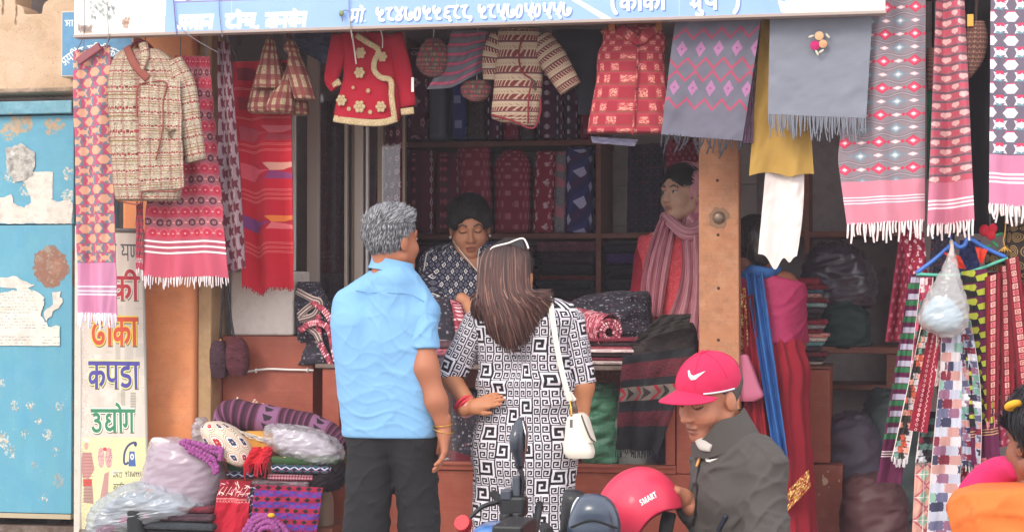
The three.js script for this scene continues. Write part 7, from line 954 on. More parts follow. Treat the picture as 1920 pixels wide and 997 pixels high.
// ---------------------------------------------------------------- grey-haired man in a pale blue shirt, from behind
{
  const z = 0.75, skin = '#a9694c', up = V(0, 1, 0), dn = V(0, -1, 0), hd = frame(P(736, 449, z), 2.55, 0.08, 0.03, 1.0);
  const leg = [pc([697, 835, z], [686, 990, z + 0.03], 0.086, 0.08, 0.02), pc([686, 990, z + 0.03], [680, 1225, z], 0.08, 0.065, 0.02), pc([776, 835, z], [786, 990, z - 0.02], 0.084, 0.07, 0.02), pc([786, 990, z - 0.02], [788, 1225, z - 0.02], 0.07, 0.06, 0.02), pc([690, 815, z], [782, 815, z], 0.08, 0.08)];
  const torso = [pc([693, 805, z], [672, 610, z], 0.086, 0.088, 0.03), pc([776, 805, z], [764, 610, z], 0.086, 0.084, 0.03), pc([706, 534, z], [657, 572, z], 0.044, 0.052), pc([764, 537, z], [794, 586, z], 0.044, 0.05), pc([737, 530, z + 0.032], [735, 640, z], 0.06, 0.088), pc([735, 640, z], [735, 830, z], 0.085, 0.088)];
  const base = V(P(735, 1270, z).x, 0, z), arm = [pc([792, 610, z + 0.03], [799, 690, z + 0.06], 0.038, 0.042), pc([799, 690, z + 0.06], [818, 752, z + 0.06], 0.041, 0.037), pc([818, 752, z + 0.06], [831, 800, z + 0.05], 0.036, 0.026)], arm2 = [pc([655, 590, z - 0.05], [662, 690, z - 0.16], 0.045, 0.04), pc([662, 690, z - 0.16], [720, 720, z - 0.34], 0.038, 0.026)];
  const hw = P(832, 806, z + 0.05);
  const g = figure('grey haired man in pale blue short sleeved shirt and black trousers, back turned', base, [headGeo(hd, skin), skinPart([...arm, ...arm2, ...torso.map((p) => ({ ...p, ra: p.ra * 0.72, rb: p.rb * 0.75 })), ...leg.map((p) => ({ ...p, ra: p.ra * 0.75, rb: p.rb * 0.75 })), pc([738, 506, z], [737, 480, z], 0.05, 0.054)], skin), skinPart(handPrims(hw, V(0.03, -1, 0.05), V(-1, -0.1, 0.3), -1, 0.38), skin, 0.0036, 0.012), skinPart(handPrims(P(724, 722, z - 0.35), V(0.6, -0.1, -0.8), V(0, -1, 0), 1, 0.4), skin, 0.005, 0.012)]);
  part(g, 'trousers', garment(leg, { crease: 0.006, fq: 7, fy: 1.3, k: 0.025, cell: 0.009, cuts: [[P(735, 800, z), up]] }), fabric('#17181d'));
  const shirtM = fabric('#80b2de', 0.9), fold = (x, y, zz) => { const a = Math.max(0, Math.sin(y * 96 + 11 * N3(x * 5, y * 4, 1) + x * 16)), b = Math.max(0, Math.sin((x * 1.1 + y) * 54 + 8 * N3(x * 6, y * 6, 3))); return -0.003 * a * a * a * sstep(1.16, 0.94, y) * (0.4 + 0.6 * Math.abs(N3(x * 9, y * 7, 5)) * 2) - 0.0028 * b * b * b * sstep(0.3, 0.0, Math.abs(x - sx_)) * sstep(0.95, 1.15, y); }, sx_ = P(775, 640, z).x;
  part(g, 'shirt', garment(torso, { grow: 0.012, crease: 0.0026, fq: 6, fy: 1.2, k: 0.035, cell: 0.0062, cuts: [[P(735, 819, z), dn], [P(735, 498, z), up]], fold }), shirtM);
  part(g, 'sleeve', garment([pc([788, 582, z + 0.012], [797, 668, z + 0.05], 0.057, 0.057)], { crease: 0.006, fq: 8, cell: 0.0068, cuts: [[P(797, 655, z + 0.05), V(0.06, -1, 0.1)]] }), shirtM); part(g, 'sleeve', garment([pc([656, 575, z - 0.02], [662, 670, z - 0.13], 0.064, 0.06)], { crease: 0.006, cell: 0.009 }), shirtM);
  { const c0 = P(736, 503, z), band = gridGeo(40, 6, (u, v) => { const a = u * TAU, r = lerp(0.083, 0.071, Math.sin(v * Math.PI / 2)); return V(c0.x + Math.sin(a) * r * 1.06, c0.y - 0.012 + 0.042 * v - 0.014 * Math.sin(a) * 1 + 0.004 * Math.cos(a), c0.z + Math.cos(a) * r); }, (u, v) => [u * 0.5, v * 0.04], true); part(g, 'collar', band, shirtM); const ff = field(torso.map((p) => ({ ...p, ra: p.ra + 0.012, rb: p.rb + 0.012 })), 0.05); part(g, 'yoke_seam', tube([[668, 545], [700, 548], [736, 549], [770, 552], [795, 566]].map(([a, b]) => onto(ff, a, b, z, 0.003)), 0.0016, 24, 4), shirtM); }
  const hair = hairGeo(hd, { thick: 0.006, low: -0.07, extra: [ell(V(0, 0.082, 0.025), [0.058, 0.038, 0.066])] }); part(g, 'hair', hair, col('#56565b', 0.9));
  strands(g, hair, hd, { n: 5200, seed: 4, w: 0.0012, hug: true, len: (l) => (l[1] > 0.06 ? 0.024 : 0.015), flow: (l) => [0.15, l[1] > 0.06 ? 0.2 : -0.8, l[1] > 0.06 ? 0.7 : -0.15], lift: 0.16, mess: 0.36, tint: ['#8b8b90', '#6b6b70', '#a8a8ac', '#4c4c50'] });
  for (const [py, r, rot] of [[796, 0.033, 0.1], [806, 0.035, -0.25]]) { const t = new THREE.TorusGeometry(r, 0.0022, 6, 28); t.rotateX(Math.PI / 2 + 0.15); t.rotateZ(rot); const q = P(831, py, z + 0.05); t.translate(q.x, q.y, q.z); part(g, 'bracelet', t, gold); }
  { const t = new THREE.TorusGeometry(0.0105, 0.002, 6, 16); t.rotateX(1.3); const q = hw.clone().add(V(0.012, -0.1, 0.012)); t.translate(q.x, q.y, q.z); part(g, 'ring', t, col('#cfcfd4', 0.25, { metalness: 0.9 })); }
  for (const [x, zz] of [[682, z + 0.03], [784, z]]) { const a = P(x, 1225, zz); part(g, 'shoe', garment([cone(V(a.x, 0.045, a.z + 0.05), V(a.x, 0.04, a.z - 0.15), 0.045, 0.04)], { crease: 0, cuts: [[V(0, 0.002, 0), dn]] }), col('#1a1614', 0.5)); }
}
// ---------------------------------------------------------------- long-haired woman in a black and white key-pattern dress
const keyTex = metre(tex(1024, 1024, (x, w, h) => {
  rc(x, '#17141b', 0, 0, w, h); const n = 20, c = w / n, R = rng(77), taken = new Set();
  const key = (X, Y, s, fl) => { const q = [[0.12, 0.98], [0.12, 0.12], [0.86, 0.12], [0.86, 0.72], [0.4, 0.72], [0.4, 0.42], [0.62, 0.42]].map(([a, b]) => [X + (fl ? 1 - a : a) * s, Y + b * s]); x.lineJoin = 'miter'; pl(x, '#dcd6de', s * 0.125, q); pl(x, '#dcd6de', s * 0.11, [[X + (fl ? 0.05 : 0.95) * s, Y + 0.98 * s], [X + (fl ? 0.88 : 0.12) * s, Y + 0.98 * s]]); };
  for (const [a, b] of [[2, 1], [5, 3], [3, 5], [11, 2], [14, 4], [16, 6], [7, 7], [9, 9], [12, 8], [4, 11], [6, 13], [15, 11], [17, 13], [10, 14], [12, 16], [2, 17], [4, 16], [8, 18], [17, 18], [0, 8], [18, 1], [9, 0], [7, 3], [9, 5], [0, 13], [13, 0], [14, 18], [6, 10], [18, 9], [0, 4], [12, 12], [8, 11], [15, 15], [6, 16], [11, 6]]) { const k = (i, j) => ((i + n) % n) + ',' + ((j + n) % n); const cells = [k(a, b), k(a + 1, b), k(a, b + 1), k(a + 1, b + 1)]; if (cells.some((q) => taken.has(q))) continue; cells.forEach((q) => taken.add(q)); for (const dx of [0, -w]) for (const dy of [0, -h]) { rc(x, '#17141b', a * c + dx, b * c + dy, 2 * c, 2 * c); key(a * c + dx, b * c + dy, 2 * c, (a + b) % 5 === 0); } }
  for (let i = 0; i < n; i++) for (let j = 0; j < n; j++) if (!taken.has(i + ',' + j)) key(i * c, j * c, c, false);
}, 0.05), 0.62, 0.62), keyM = cloth(keyTex);
{
  const z = 0.6, skin = '#b3744f', dn = V(0, -1, 0), hd = frame(P(958, 516, z), 3.05, -0.06, -0.05, 0.97);
  const torso = [pc([938, 605, z], [945, 725, z], 0.088, 0.084), pc([1034, 605, z], [1032, 725, z], 0.086, 0.086), pc([945, 725, z], [940, 840, z], 0.084, 0.096), pc([1032, 725, z], [1030, 840, z], 0.088, 0.094), pc([912, 602, z], [1062, 604, z], 0.05, 0.05), pc([985, 585, z], [985, 620, z], 0.075, 0.1), pc([985, 740, z], [985, 860, z], 0.1, 0.12)];
  const skirt = [pc([940, 840, z], [936, 1010, z], 0.096, 0.092), pc([1030, 840, z], [1026, 1010, z], 0.094, 0.088), pc([936, 1010, z], [940, 1180, z], 0.092, 0.095), pc([1026, 1010, z], [1022, 1180, z], 0.088, 0.095), pc([985, 860, z], [982, 1180, z], 0.12, 0.11)];
  const L = [pc([896, 615, z], [842, 700, z + 0.02], 0.045, 0.04), pc([840, 702, z + 0.02], [884, 764, z + 0.1], 0.038, 0.027)], Rr = [pc([1072, 620, z], [1092, 722, z], 0.043, 0.04), pc([1092, 722, z], [1088, 800, z + 0.01], 0.039, 0.028)];
  const legs = [pc([955, 1150, z], [955, 1232, z], 0.045, 0.035), pc([1015, 1150, z], [1015, 1232, z], 0.045, 0.035)], base = V(P(985, 1250, z).x, 0, z), hw = P(884, 764, z + 0.11);
  const g = figure('woman with long brown hair in black and white key pattern dress, hand on hip', base, [headGeo(hd, skin), skinPart([...L, ...Rr, ...torso.map((p) => ({ ...p, ra: p.ra * 0.8, rb: p.rb * 0.8 })), ...legs, ...skirt.map((p) => ({ ...p, ra: p.ra * 0.7, rb: p.rb * 0.6 })), pc([960, 590, z], [958, 540, z], 0.05, 0.048)], skin), skinPart(handPrims(hw, V(0.9, 0.34, 0.12), V(0.1, -0.5, -0.9), 1, 0.16, 0.8), skin, 0.0036, 0.012), skinPart(handPrims(P(1087, 806, z + 0.01), V(-0.05, -1, 0.03), V(-1, 0, 0), 1, 0.5, 0.9), skin, 0.0045, 0.012)]);
  const c = P(985, 740, z); part(g, 'dress', garment([...torso, ...skirt], { grow: 0.004, k: 0.045, crease: 0.004, fq: 7, fy: 1.2, cell: 0.0075, cuts: [[P(985, 1175, z), dn]], uv: around(c.x, c.z, 0.15), fold: (x, y, zz) => 0.004 * Math.sin(y * 70 + 4 * N3(x * 8, y * 6, 2)) * sstep(0.16, 0.02, Math.abs(y - c.y)) }), keyM);
  part(g, 'sleeve', garment([pc([896, 608, z], [841, 712, z + 0.02], 0.058, 0.054)], { crease: 0.005, cell: 0.0085, cuts: [[P(842, 708, z + 0.02), V(-0.1, -1, 0)]], uv: alongBone(P(898, 606, z), P(846, 712, z + 0.02), 0.058) }), keyM, 'sleeve of the bent arm'); part(g, 'sleeve', garment([pc([1068, 606, z], [1093, 728, z], 0.056, 0.049)], { crease: 0.005, cell: 0.0085, cuts: [[P(1093, 722, z), V(0.15, -1, 0)]], uv: alongBone(P(1068, 606, z), P(1093, 728, z), 0.053) }), keyM);
  for (const [px, py, cc, r] of [[871, 757, '#c92a3c', 0.036], [876, 762, '#c92a3c', 0.036], [881, 767, '#e2a0a4', 0.036]]) { const t = new THREE.TorusGeometry(r, 0.0058, 8, 30), d = P(886, 764, z + 0.1).sub(P(844, 702, z + 0.02)).normalize(); t.applyQuaternion(new THREE.Quaternion().setFromUnitVectors(V(0, 0, 1), d)); const q = P(px, py, z + 0.085); t.translate(q.x, q.y, q.z); part(g, 'bangle', t, col(cc, 0.35)); }
  // hair: dark crown, brown lengths with lighter strands
  part(g, 'hair', hairGeo(hd, { thick: 0.012, low: -0.08, brow: 0.08 }), col('#1d1414', 0.75));
  { const R = rng(9), tint = ['#4a2c28', '#5d3a33', '#3a2422', '#6e483e', '#8a6254', '#523229', '#a57d6a'].map((q) => new THREE.Color(q)), dk = new THREE.Color('#251819'), pos = [], cl = [], ix = []; const foot = (u) => [lerp(882, 1040, u), u < 0.2 ? lerp(582, 596, u / 0.2) : u > 0.78 ? lerp(606, 566, (u - 0.78) / 0.22) : 612 + 16 * Math.sin((u - 0.2) * 5.4)];
    for (let i = 0; i < 2300; i++) { const u = R(), a = (u - 0.5) * 2.5, lay = R(), el = 0.2 + R() * 0.75, root = hd.at(Math.sin(a) * (0.02 + 0.03 * (1 - el)), 0.138 - 0.012 * (1 - el), 0.03 - 0.05 * Math.cos(a)), p1 = hd.at(Math.sin(a) * 0.097, 0.055 - 0.05 * el + 0.03, -0.028 - Math.cos(a) * (0.108 + 0.006 * lay)); const w = foot(clamp(1 - u + (R() - 0.5) * 0.06, 0, 1)), end = P(w[0], w[1] + (R() - 0.4) * (20 + 44 * Math.exp(-Math.pow((u - 0.5) / 0.22, 2))) - (lay > 0.8 ? 30 * R() : 0), z + 0.105 + 0.03 * lay - Math.abs(u - 0.5) * 0.1), mid = hd.at(Math.sin(a) * (0.1 + 0.012 * lay), -0.06 - 0.02 * R(), -0.04 - Math.cos(a * 0.9) * (0.1 + 0.02 * lay)), cv = new THREE.CatmullRomCurve3([root, p1, mid, mid.clone().lerp(end, 0.55).add(V((R() - 0.5) * 0.012, 0, 0.012 + 0.008 * R())), end], false, 'centripetal'), n = 14, cc = tint[Math.floor(R() * R() * 7)], hw_ = 0.0014 + R() * 0.0018, b0 = pos.length / 3, out = V(Math.sin(a) * 0.5, 0.1, 1).normalize(); for (let k = 0; k <= n; k++) { const t = k / n, q = cv.getPoint(t), d = cv.getTangent(t), s = V(0, 0, 0).crossVectors(d, out).normalize(), ww = hw_ * (t > 0.85 ? 1 - (t - 0.85) * 5 : 1), nn = V(0, 0, 0).crossVectors(s, d).normalize(); for (const e of [-1, 0, 1]) { pos.push(q.x + s.x * e * ww + nn.x * (e ? 0 : 0.0018), q.y + s.y * e * ww + nn.y * (e ? 0 : 0.0018), q.z + s.z * e * ww + nn.z * (e ? 0 : 0.0018)); const q2 = dk.clone().lerp(cc, sstep(0.08, 0.42, t)); cl.push(q2.r, q2.g, q2.b); } if (k) for (const e of [0, 1]) { const p0 = b0 + (k - 1) * 3 + e, p1 = b0 + k * 3 + e; ix.push(p0, p1, p0 + 1, p0 + 1, p1, p1 + 1); } } }
    const hg = new THREE.BufferGeometry(); hg.setAttribute('position', new THREE.Float32BufferAttribute(pos, 3)); hg.setAttribute('color', new THREE.Float32BufferAttribute(cl, 3)); hg.setIndex(ix); hg.computeVertexNormals(); const m = part(g, 'long_hair', hg, col('#fff', 0.62, { vertexColors: true })); m.userData.kind = 'stuff'; }
  // sunglasses pushed up on the head
  { const f = [P(922, 490, z + 0.1), P(919, 472, z + 0.1), P(924, 464, z + 0.095), P(952, 456, z + 0.09), P(980, 447, z + 0.085), P(986, 453, z + 0.085), P(991, 466, z + 0.09)]; const sg = thing('sunglasses', 'white rimmed sunglasses pushed up on the long haired woman', 'sunglasses', P(955, 470, z - 0.05)); part(sg, 'rim', tube(f, 0.0034, 40, 8), col('#efe4e2', 0.3)); part(sg, 'lens', sheet([[925, 467], [951, 459], [952, 478], [928, 480]], z + 0.088, { fold: 0, wob: 0, th: 0.004, nu: 4, nv: 4 }), col('#20181a', 0.1)); part(sg, 'lens', sheet([[955, 458], [980, 450], [984, 468], [956, 472]], z + 0.08, { fold: 0, wob: 0, th: 0.004, nu: 4, nv: 4 }), col('#20181a', 0.1)); }
  // white shoulder bag
  { const hb = thing('shoulder_bag', 'small cream white shoulder bag hanging at the patterned dress', 'handbag', P(1085, 860, z + 0.09)), cr = col('#ece4d6', 0.5), df = g.children[1].geometry; const zb = z + 0.08; part(hb, 'bag_body', loft([[776, 1072, 1092, 0.7], [786, 1064, 1096, 1], [820, 1060, 1106, 1], [845, 1058, 1114, 1], [858, 1066, 1112, 0.8]], zb, 0.05, { n: 3.6, seg: 34 }), cr); part(hb, 'flap', loft([[774, 1080, 1092, 0.9], [784, 1082, 1102, 1], [810, 1092, 1110, 1], [828, 1100, 1116, 0.9]], zb - 0.012, 0.056, { n: 3.6 }), cr); part(hb, 'flap_edge', tube([P(1090, 778, zb + 0.046), P(1098, 800, zb + 0.048), P(1108, 822, zb + 0.042), P(1115, 828, zb + 0.03)], 0.003, 16, 6), col('#4a3d38', 0.5)); part(hb, 'tab', pbox(1068, 786, 1074, 802, zb + 0.052, 0.006, 0.002), col('#6a6460', 0.4)); const st = [P(1032, 568, z + 0.075), P(1040, 625, z + 0.115), P(1050, 680, z + 0.115), P(1062, 730, z + 0.115), P(1068, 752, z + 0.11)]; part(hb, 'strap', tube([P(1028, 556, z + 0.02), ...st], 0.0115, 40, 8, 0.35), cr); part(hb, 'ring', tube([P(1068, 752, z + 0.11), P(1071, 766, zb + 0.04), P(1071, 780, zb + 0.045)], 0.004, 10, 6), gold); part(hb, 'strap_end', tube([P(1074, 752, z + 0.1), P(1078, 764, zb + 0.03), P(1082, 778, zb + 0.02)], [0.008, 0.008, 0.006], 8, 6, 0.4), col('#5d4a44', 0.5)); part(hb, 'strap_tail', tube([P(1066, 736, z + 0.11), P(1076, 752, z + 0.1)], [0.01, 0.012], 6, 8, 0.3), cr); }
}
// ---------------------------------------------------------------- shopkeeper behind the counter
{
  const z = -0.85, skin = '#d0906e', hd = frame(P(881, 424, z + 0.03), 0.26, -0.3, 0.04, 1.06), dn = V(0, -1, 0), up = V(0, 1, 0);
  const torso = [pc([834, 520, z], [838, 720, z], 0.1, 0.105), pc([912, 515, z], [910, 720, z], 0.1, 0.105), pc([818, 492, z], [944, 474, z], 0.055, 0.055), pc([872, 490, z], [874, 600, z + 0.03], 0.085, 0.12)], skirt = [pc([845, 720, z], [845, 960, z], 0.11, 0.12), pc([905, 720, z], [905, 960, z], 0.11, 0.12)];
  const A = [pc([812, 505, z + 0.02], [812, 592, z + 0.14], 0.045, 0.04), pc([812, 592, z + 0.14], [874, 570, z + 0.3], 0.04, 0.027)], B = [pc([950, 490, z + 0.02], [955, 590, z + 0.12], 0.045, 0.04), pc([955, 590, z + 0.12], [915, 584, z + 0.3], 0.04, 0.027)];
  const base = V(P(875, 900, z).x, FLOOR, z), g = figure('shopkeeper with black hair in dark blue lozenge print top, looking down', base, [headGeo(hd, skin, { lips: '#8c3f3a', closed: true }), skinPart([...A, ...B, ...torso.map((p) => ({ ...p, ra: p.ra * 0.93, rb: p.rb * 0.9 })), ...skirt.map((p) => ({ ...p, ra: 0.09, rb: 0.07 })), pc([876, 500, z], [878, 465, z + 0.01], 0.055, 0.05)], skin, 0.01), skinPart(handPrims(P(878, 568, z + 0.31), V(0.75, -0.45, 0.4), V(0.1, -1, -0.2), 1, 0.6), skin, 0.0036, 0.012), skinPart(handPrims(P(912, 584, z + 0.31), V(-0.6, -0.3, 0.6), V(0, -1, 0), -1, 0.6), skin, 0.0045, 0.012)]);
  const c = P(872, 540, z), vx = P(916, 534, z + 0.11), v0 = P(838, 445, z), v1 = P(903, 455, z); const carve = (x, y, zz) => { // V neckline
    const t = (y - vx.y) / (v0.y - vx.y), l = lerp(vx.x, v0.x, t), r = lerp(vx.x, v1.x, Math.min(1, t * 1.4)); return zz > z - 0.01 && y > vx.y ? Math.min(x - l, r - x, 0.05) : -0.05; };
  part(g, 'tunic', garment([...torso, ...skirt], { grow: 0.012, crease: 0.006, cell: 0.0095, uv: around(c.x, c.z, 0.17), carve: (x, y, q) => -carve(x, y, q), cuts: [[P(872, 452, z), up]] }), pm.indigoDiamond);
  part(g, 'sleeve', garment([pc([812, 500, z + 0.02], [811, 588, z + 0.14], 0.06, 0.058), pc([811, 590, z + 0.14], [846, 580, z + 0.22], 0.056, 0.048)], { crease: 0.006, cell: 0.0095, uv: alongBone(P(812, 500, z), P(811, 590, z), 0.06), cuts: [[P(842, 581, z + 0.21), P(874, 570, z + 0.3).sub(P(812, 592, z + 0.14))]] }), pm.indigoDiamond); part(g, 'sleeve', garment([pc([948, 488, z + 0.02], [954, 588, z + 0.12], 0.06, 0.056), pc([954, 590, z + 0.12], [930, 586, z + 0.22], 0.054, 0.046)], { crease: 0.006, cell: 0.0095, uv: alongBone(P(948, 488, z), P(954, 590, z), 0.06) }), pm.indigoDiamond);
  const fT = field(torso.map((p) => ({ ...p, ra: p.ra + 0.014, rb: p.rb + 0.014 })), 0.05), pipe = (pts) => part(g, 'piping', tube(pts.map(([a, b]) => onto(fT, a, b, z, 0.001)), 0.0032, 16, 6), white); pipe([[850, 452], [868, 476], [890, 502], [916, 534]]); pipe([[899, 466], [896, 486], [896, 506]]); pipe([[800, 476], [795, 510], [793, 545], [792, 566]]);
  const skh = hairGeo(hd, { thick: 0.014, brow: 0.068, low: -0.05, rough: 0.003, extra: [ell(V(0, 0.0, -0.1), [0.06, 0.06, 0.05]), ell(V(0.066, 0.02, 0.03), [0.022, 0.05, 0.04]), ell(V(-0.066, 0.02, 0.03), [0.022, 0.05, 0.04])], free: [ell(V(0.085, -0.045, 0.03), [0.045, 0.055, 0.06]), ell(V(-0.085, -0.045, 0.03), [0.045, 0.055, 0.06])] }); part(g, 'hair', skh, col('#080707', 0.7)); strands(g, skh, hd, { n: 2600, seed: 6, len: () => 0.034, flow: (l) => [l[0] * 9, -0.25, -0.8], hug: true, lift: 0.0, mess: 0.08, w: 0.0011, tint: ['#0c0a0a', '#070606', '#161211'], rough: 0.55 });
  const bd = []; for (let i = 0; i < 26; i++) { const a = lerp(-1.5, 1.5, i / 25), q = hd.at(Math.sin(a) * 0.062, -0.16 - 0.012 * Math.cos(a), -0.035 + Math.cos(a) * 0.075), s = new THREE.SphereGeometry(0.0048, 8, 6); s.translate(q.x, q.y, q.z); bd.push(s); } const nk = part(g, 'necklace', merge(bd), col('#efe6dc', 0.3)); nk.userData.kind = 'stuff';
  for (const s of [-1, 1]) { const q = hd.at(s * 0.082, -0.045, -0.004), e = new THREE.SphereGeometry(0.0065, 10, 8); e.translate(q.x, q.y, q.z); part(g, 'earring', e, col('#f2ece4', 0.2)); }
  { const t = new THREE.TorusGeometry(0.031, 0.0028, 6, 26), d = V(0.75, -0.1, 0.5).normalize(); t.applyQuaternion(new THREE.Quaternion().setFromUnitVectors(V(0, 0, 1), d)); const q = P(870, 571, z + 0.285); t.translate(q.x, q.y, q.z); part(g, 'bracelet', t, gold); }
}
// ---------------------------------------------------------------- woman with a striped pink scarf over her hair
{
  const z = -0.88, skin = '#d3a88e', hd = frame(P(1278, 360, z + 0.03), -0.66, -0.03, 0, 0.98), dn = V(0, -1, 0), up = V(0, 1, 0);
  const torso = [pc([1240, 470, z], [1236, 700, z], 0.09, 0.1), pc([1318, 470, z], [1318, 700, z], 0.09, 0.1), pc([1225, 455, z], [1335, 455, z], 0.05, 0.05), pc([1278, 460, z], [1278, 600, z + 0.02], 0.08, 0.11)], skirt = [pc([1245, 700, z], [1245, 930, z], 0.1, 0.11), pc([1312, 700, z], [1312, 930, z], 0.1, 0.11)];
  const armA = [pc([1222, 470, z], [1206, 570, z + 0.05], 0.044, 0.04), pc([1206, 570, z + 0.05], [1226, 640, z + 0.16], 0.04, 0.028)], armB = [pc([1338, 470, z], [1352, 570, z + 0.04], 0.044, 0.04), pc([1352, 570, z + 0.04], [1335, 650, z + 0.16], 0.04, 0.028)];
  const g = figure('woman with striped pink scarf over her hair and red coat, beside the timber post', V(P(1280, 900, z).x, FLOOR, z), [headGeo(hd, skin, { lips: '#8f4a44' }), skinPart([...torso.map((p) => ({ ...p, ra: p.ra * 0.85, rb: p.rb * 0.85 })), ...skirt.map((p) => ({ ...p, ra: 0.08, rb: 0.06 })), ...armA, ...armB, pc([1284, 455, z], [1284, 400, z], 0.048, 0.046)], skin), skinPart([...handPrims(P(1228, 646, z + 0.17), V(0.3, -0.9, 0.3), V(1, 0, -0.3), 1, 0.4, 0.92), ...handPrims(P(1333, 656, z + 0.17), V(-0.3, -0.9, 0.3), V(-1, 0, -0.3), -1, 0.4, 0.92)], skin, 0.005, 0.012)]);
  const kt = cloth(metre(tex(128, 128, (x, w, h) => { rc(x, '#e0525c', 0, 0, w, h); const R = rng(2); for (let i = 0; i < 70; i++) pl(x, R() < 0.5 ? '#f2929a' : '#c83c48', 3, [[R() * w, R() * h], [R() * w, R() * h]].map((p, k, a) => (k ? [a[0][0] + 8, a[0][1] + 6] : p))); }, 0.08), 0.07, 0.07));
  part(g, 'kurta', garment([...torso, ...skirt], { grow: 0.008, crease: 0.004, cell: 0.012, uv: around(P(1278, 500, z).x, z, 0.16), cuts: [[P(1278, 440, z), up]] }), kt);
  part(g, 'coat', garment([pc([1222, 464, z - 0.01], [1204, 576, z + 0.03], 0.062, 0.06), pc([1204, 576, z + 0.03], [1222, 640, z + 0.13], 0.058, 0.05), pc([1232, 480, z - 0.02], [1212, 700, z - 0.02], 0.075, 0.09), pc([1330, 480, z - 0.02], [1345, 700, z - 0.02], 0.075, 0.09), pc([1338, 464, z], [1352, 576, z + 0.03], 0.062, 0.06), pc([1352, 576, z + 0.03], [1338, 645, z + 0.13], 0.058, 0.05)], { crease: 0.004, cell: 0.011 }), fabric('#9c1830'));
  const stripe = metre(tex(256, 64, (x, w, h) => { rc(x, '#cf8c98', 0, 0, w, h); for (let i = 0; i < 8; i++) { rc(x, ['#b0657c', '#e0aab0', '#9c5470', '#dca0a6'][i % 4], i * 32 + 4, 0, 6 + (i % 3) * 4, h); rc(x, '#e8bcc0', i * 32 + 20, 0, 3, h); } }, 0.08), 0.1, 0.1), sm = cloth(stripe);
  const swh = hairGeo(hd, { thick: 0.01, brow: 0.074, low: -0.06, rough: 0.0015 }); part(g, 'hair', swh, col('#0b0809', 0.7)); strands(g, swh, hd, { n: 1500, seed: 7, len: () => 0.04, flow: (l) => [Math.sign(l[0]) * 0.6, -0.6, -0.4], hug: true, lift: 0.02, mess: 0.12, tint: ['#0f0c0c', '#080707', '#1a1514'], rough: 0.55 });
  { const f0 = field([ell(V(0, 0.028, -0.032), [0.094, 0.108, 0.108]), cone(V(0, -0.05, -0.07), V(0, -0.17, -0.06), 0.085, 0.09)], 0.04), f = (x, y, q) => { const l = hd.loc(x, y, q); let d = f0(l[0], l[1], l[2]) + 0.004 * Math.sin(l[0] * 120 + 3 * N3(l[0] * 12, l[1] * 12, 1)); d = smax(d, l[2] - 0.02 - (l[1] > 0.06 ? -(l[1] - 0.06) * 0.4 : 0), 0.012); return d; }, h = nets(f, V(hd.o.x - 0.2, hd.o.y - 0.24, hd.o.z - 0.2), V(hd.o.x + 0.2, hd.o.y + 0.18, hd.o.z + 0.2), 0.006, null, (x, y, q) => { const l = hd.loc(x, y, q); return [l[0] + l[2], l[1]]; }); part(g, 'head_scarf', h, sm); }
  const wrap = (pts, r, n, label) => part(g, 'scarf_fold', tube(pts.map(([a, b, d]) => P(a, b, z + d)), r, 30, 12, 0.6), sm, label);
  wrap([[1316, 400, -0.02], [1310, 425, 0.07], [1285, 432, 0.125], [1262, 416, 0.115], [1250, 404, 0.06], [1246, 412, 0.0]], [0.03, 0.034, 0.034, 0.03, 0.026, 0.024]); wrap([[1318, 418, 0.0], [1304, 438, 0.09], [1282, 440, 0.125], [1262, 424, 0.12], [1252, 416, 0.07]], [0.03, 0.03, 0.028, 0.024, 0.02]);
  const fall = (c, dz, o, uv) => part(g, 'scarf_end', sheet(c, z + dz, { fold: 0.016, nf: 3.4, even: 0.8, nu: 44, th: 0.008, uvm: uv, ...o }), sm); fall([[1236, 412], [1268, 418], [1240, 594], [1203, 592]], 0.1, { zb: z + 0.15, left: (v) => -12 * Math.sin(v * Math.PI), ph: 0.4 }, [0.22, 0.4]); fall([[1276, 440], [1330, 440], [1330, 650], [1248, 606]], 0.12, { zb: z + 0.15, ph: 1.7, left: (v) => 14 * Math.sin(v * Math.PI) }, [0.32, 0.5]);
}
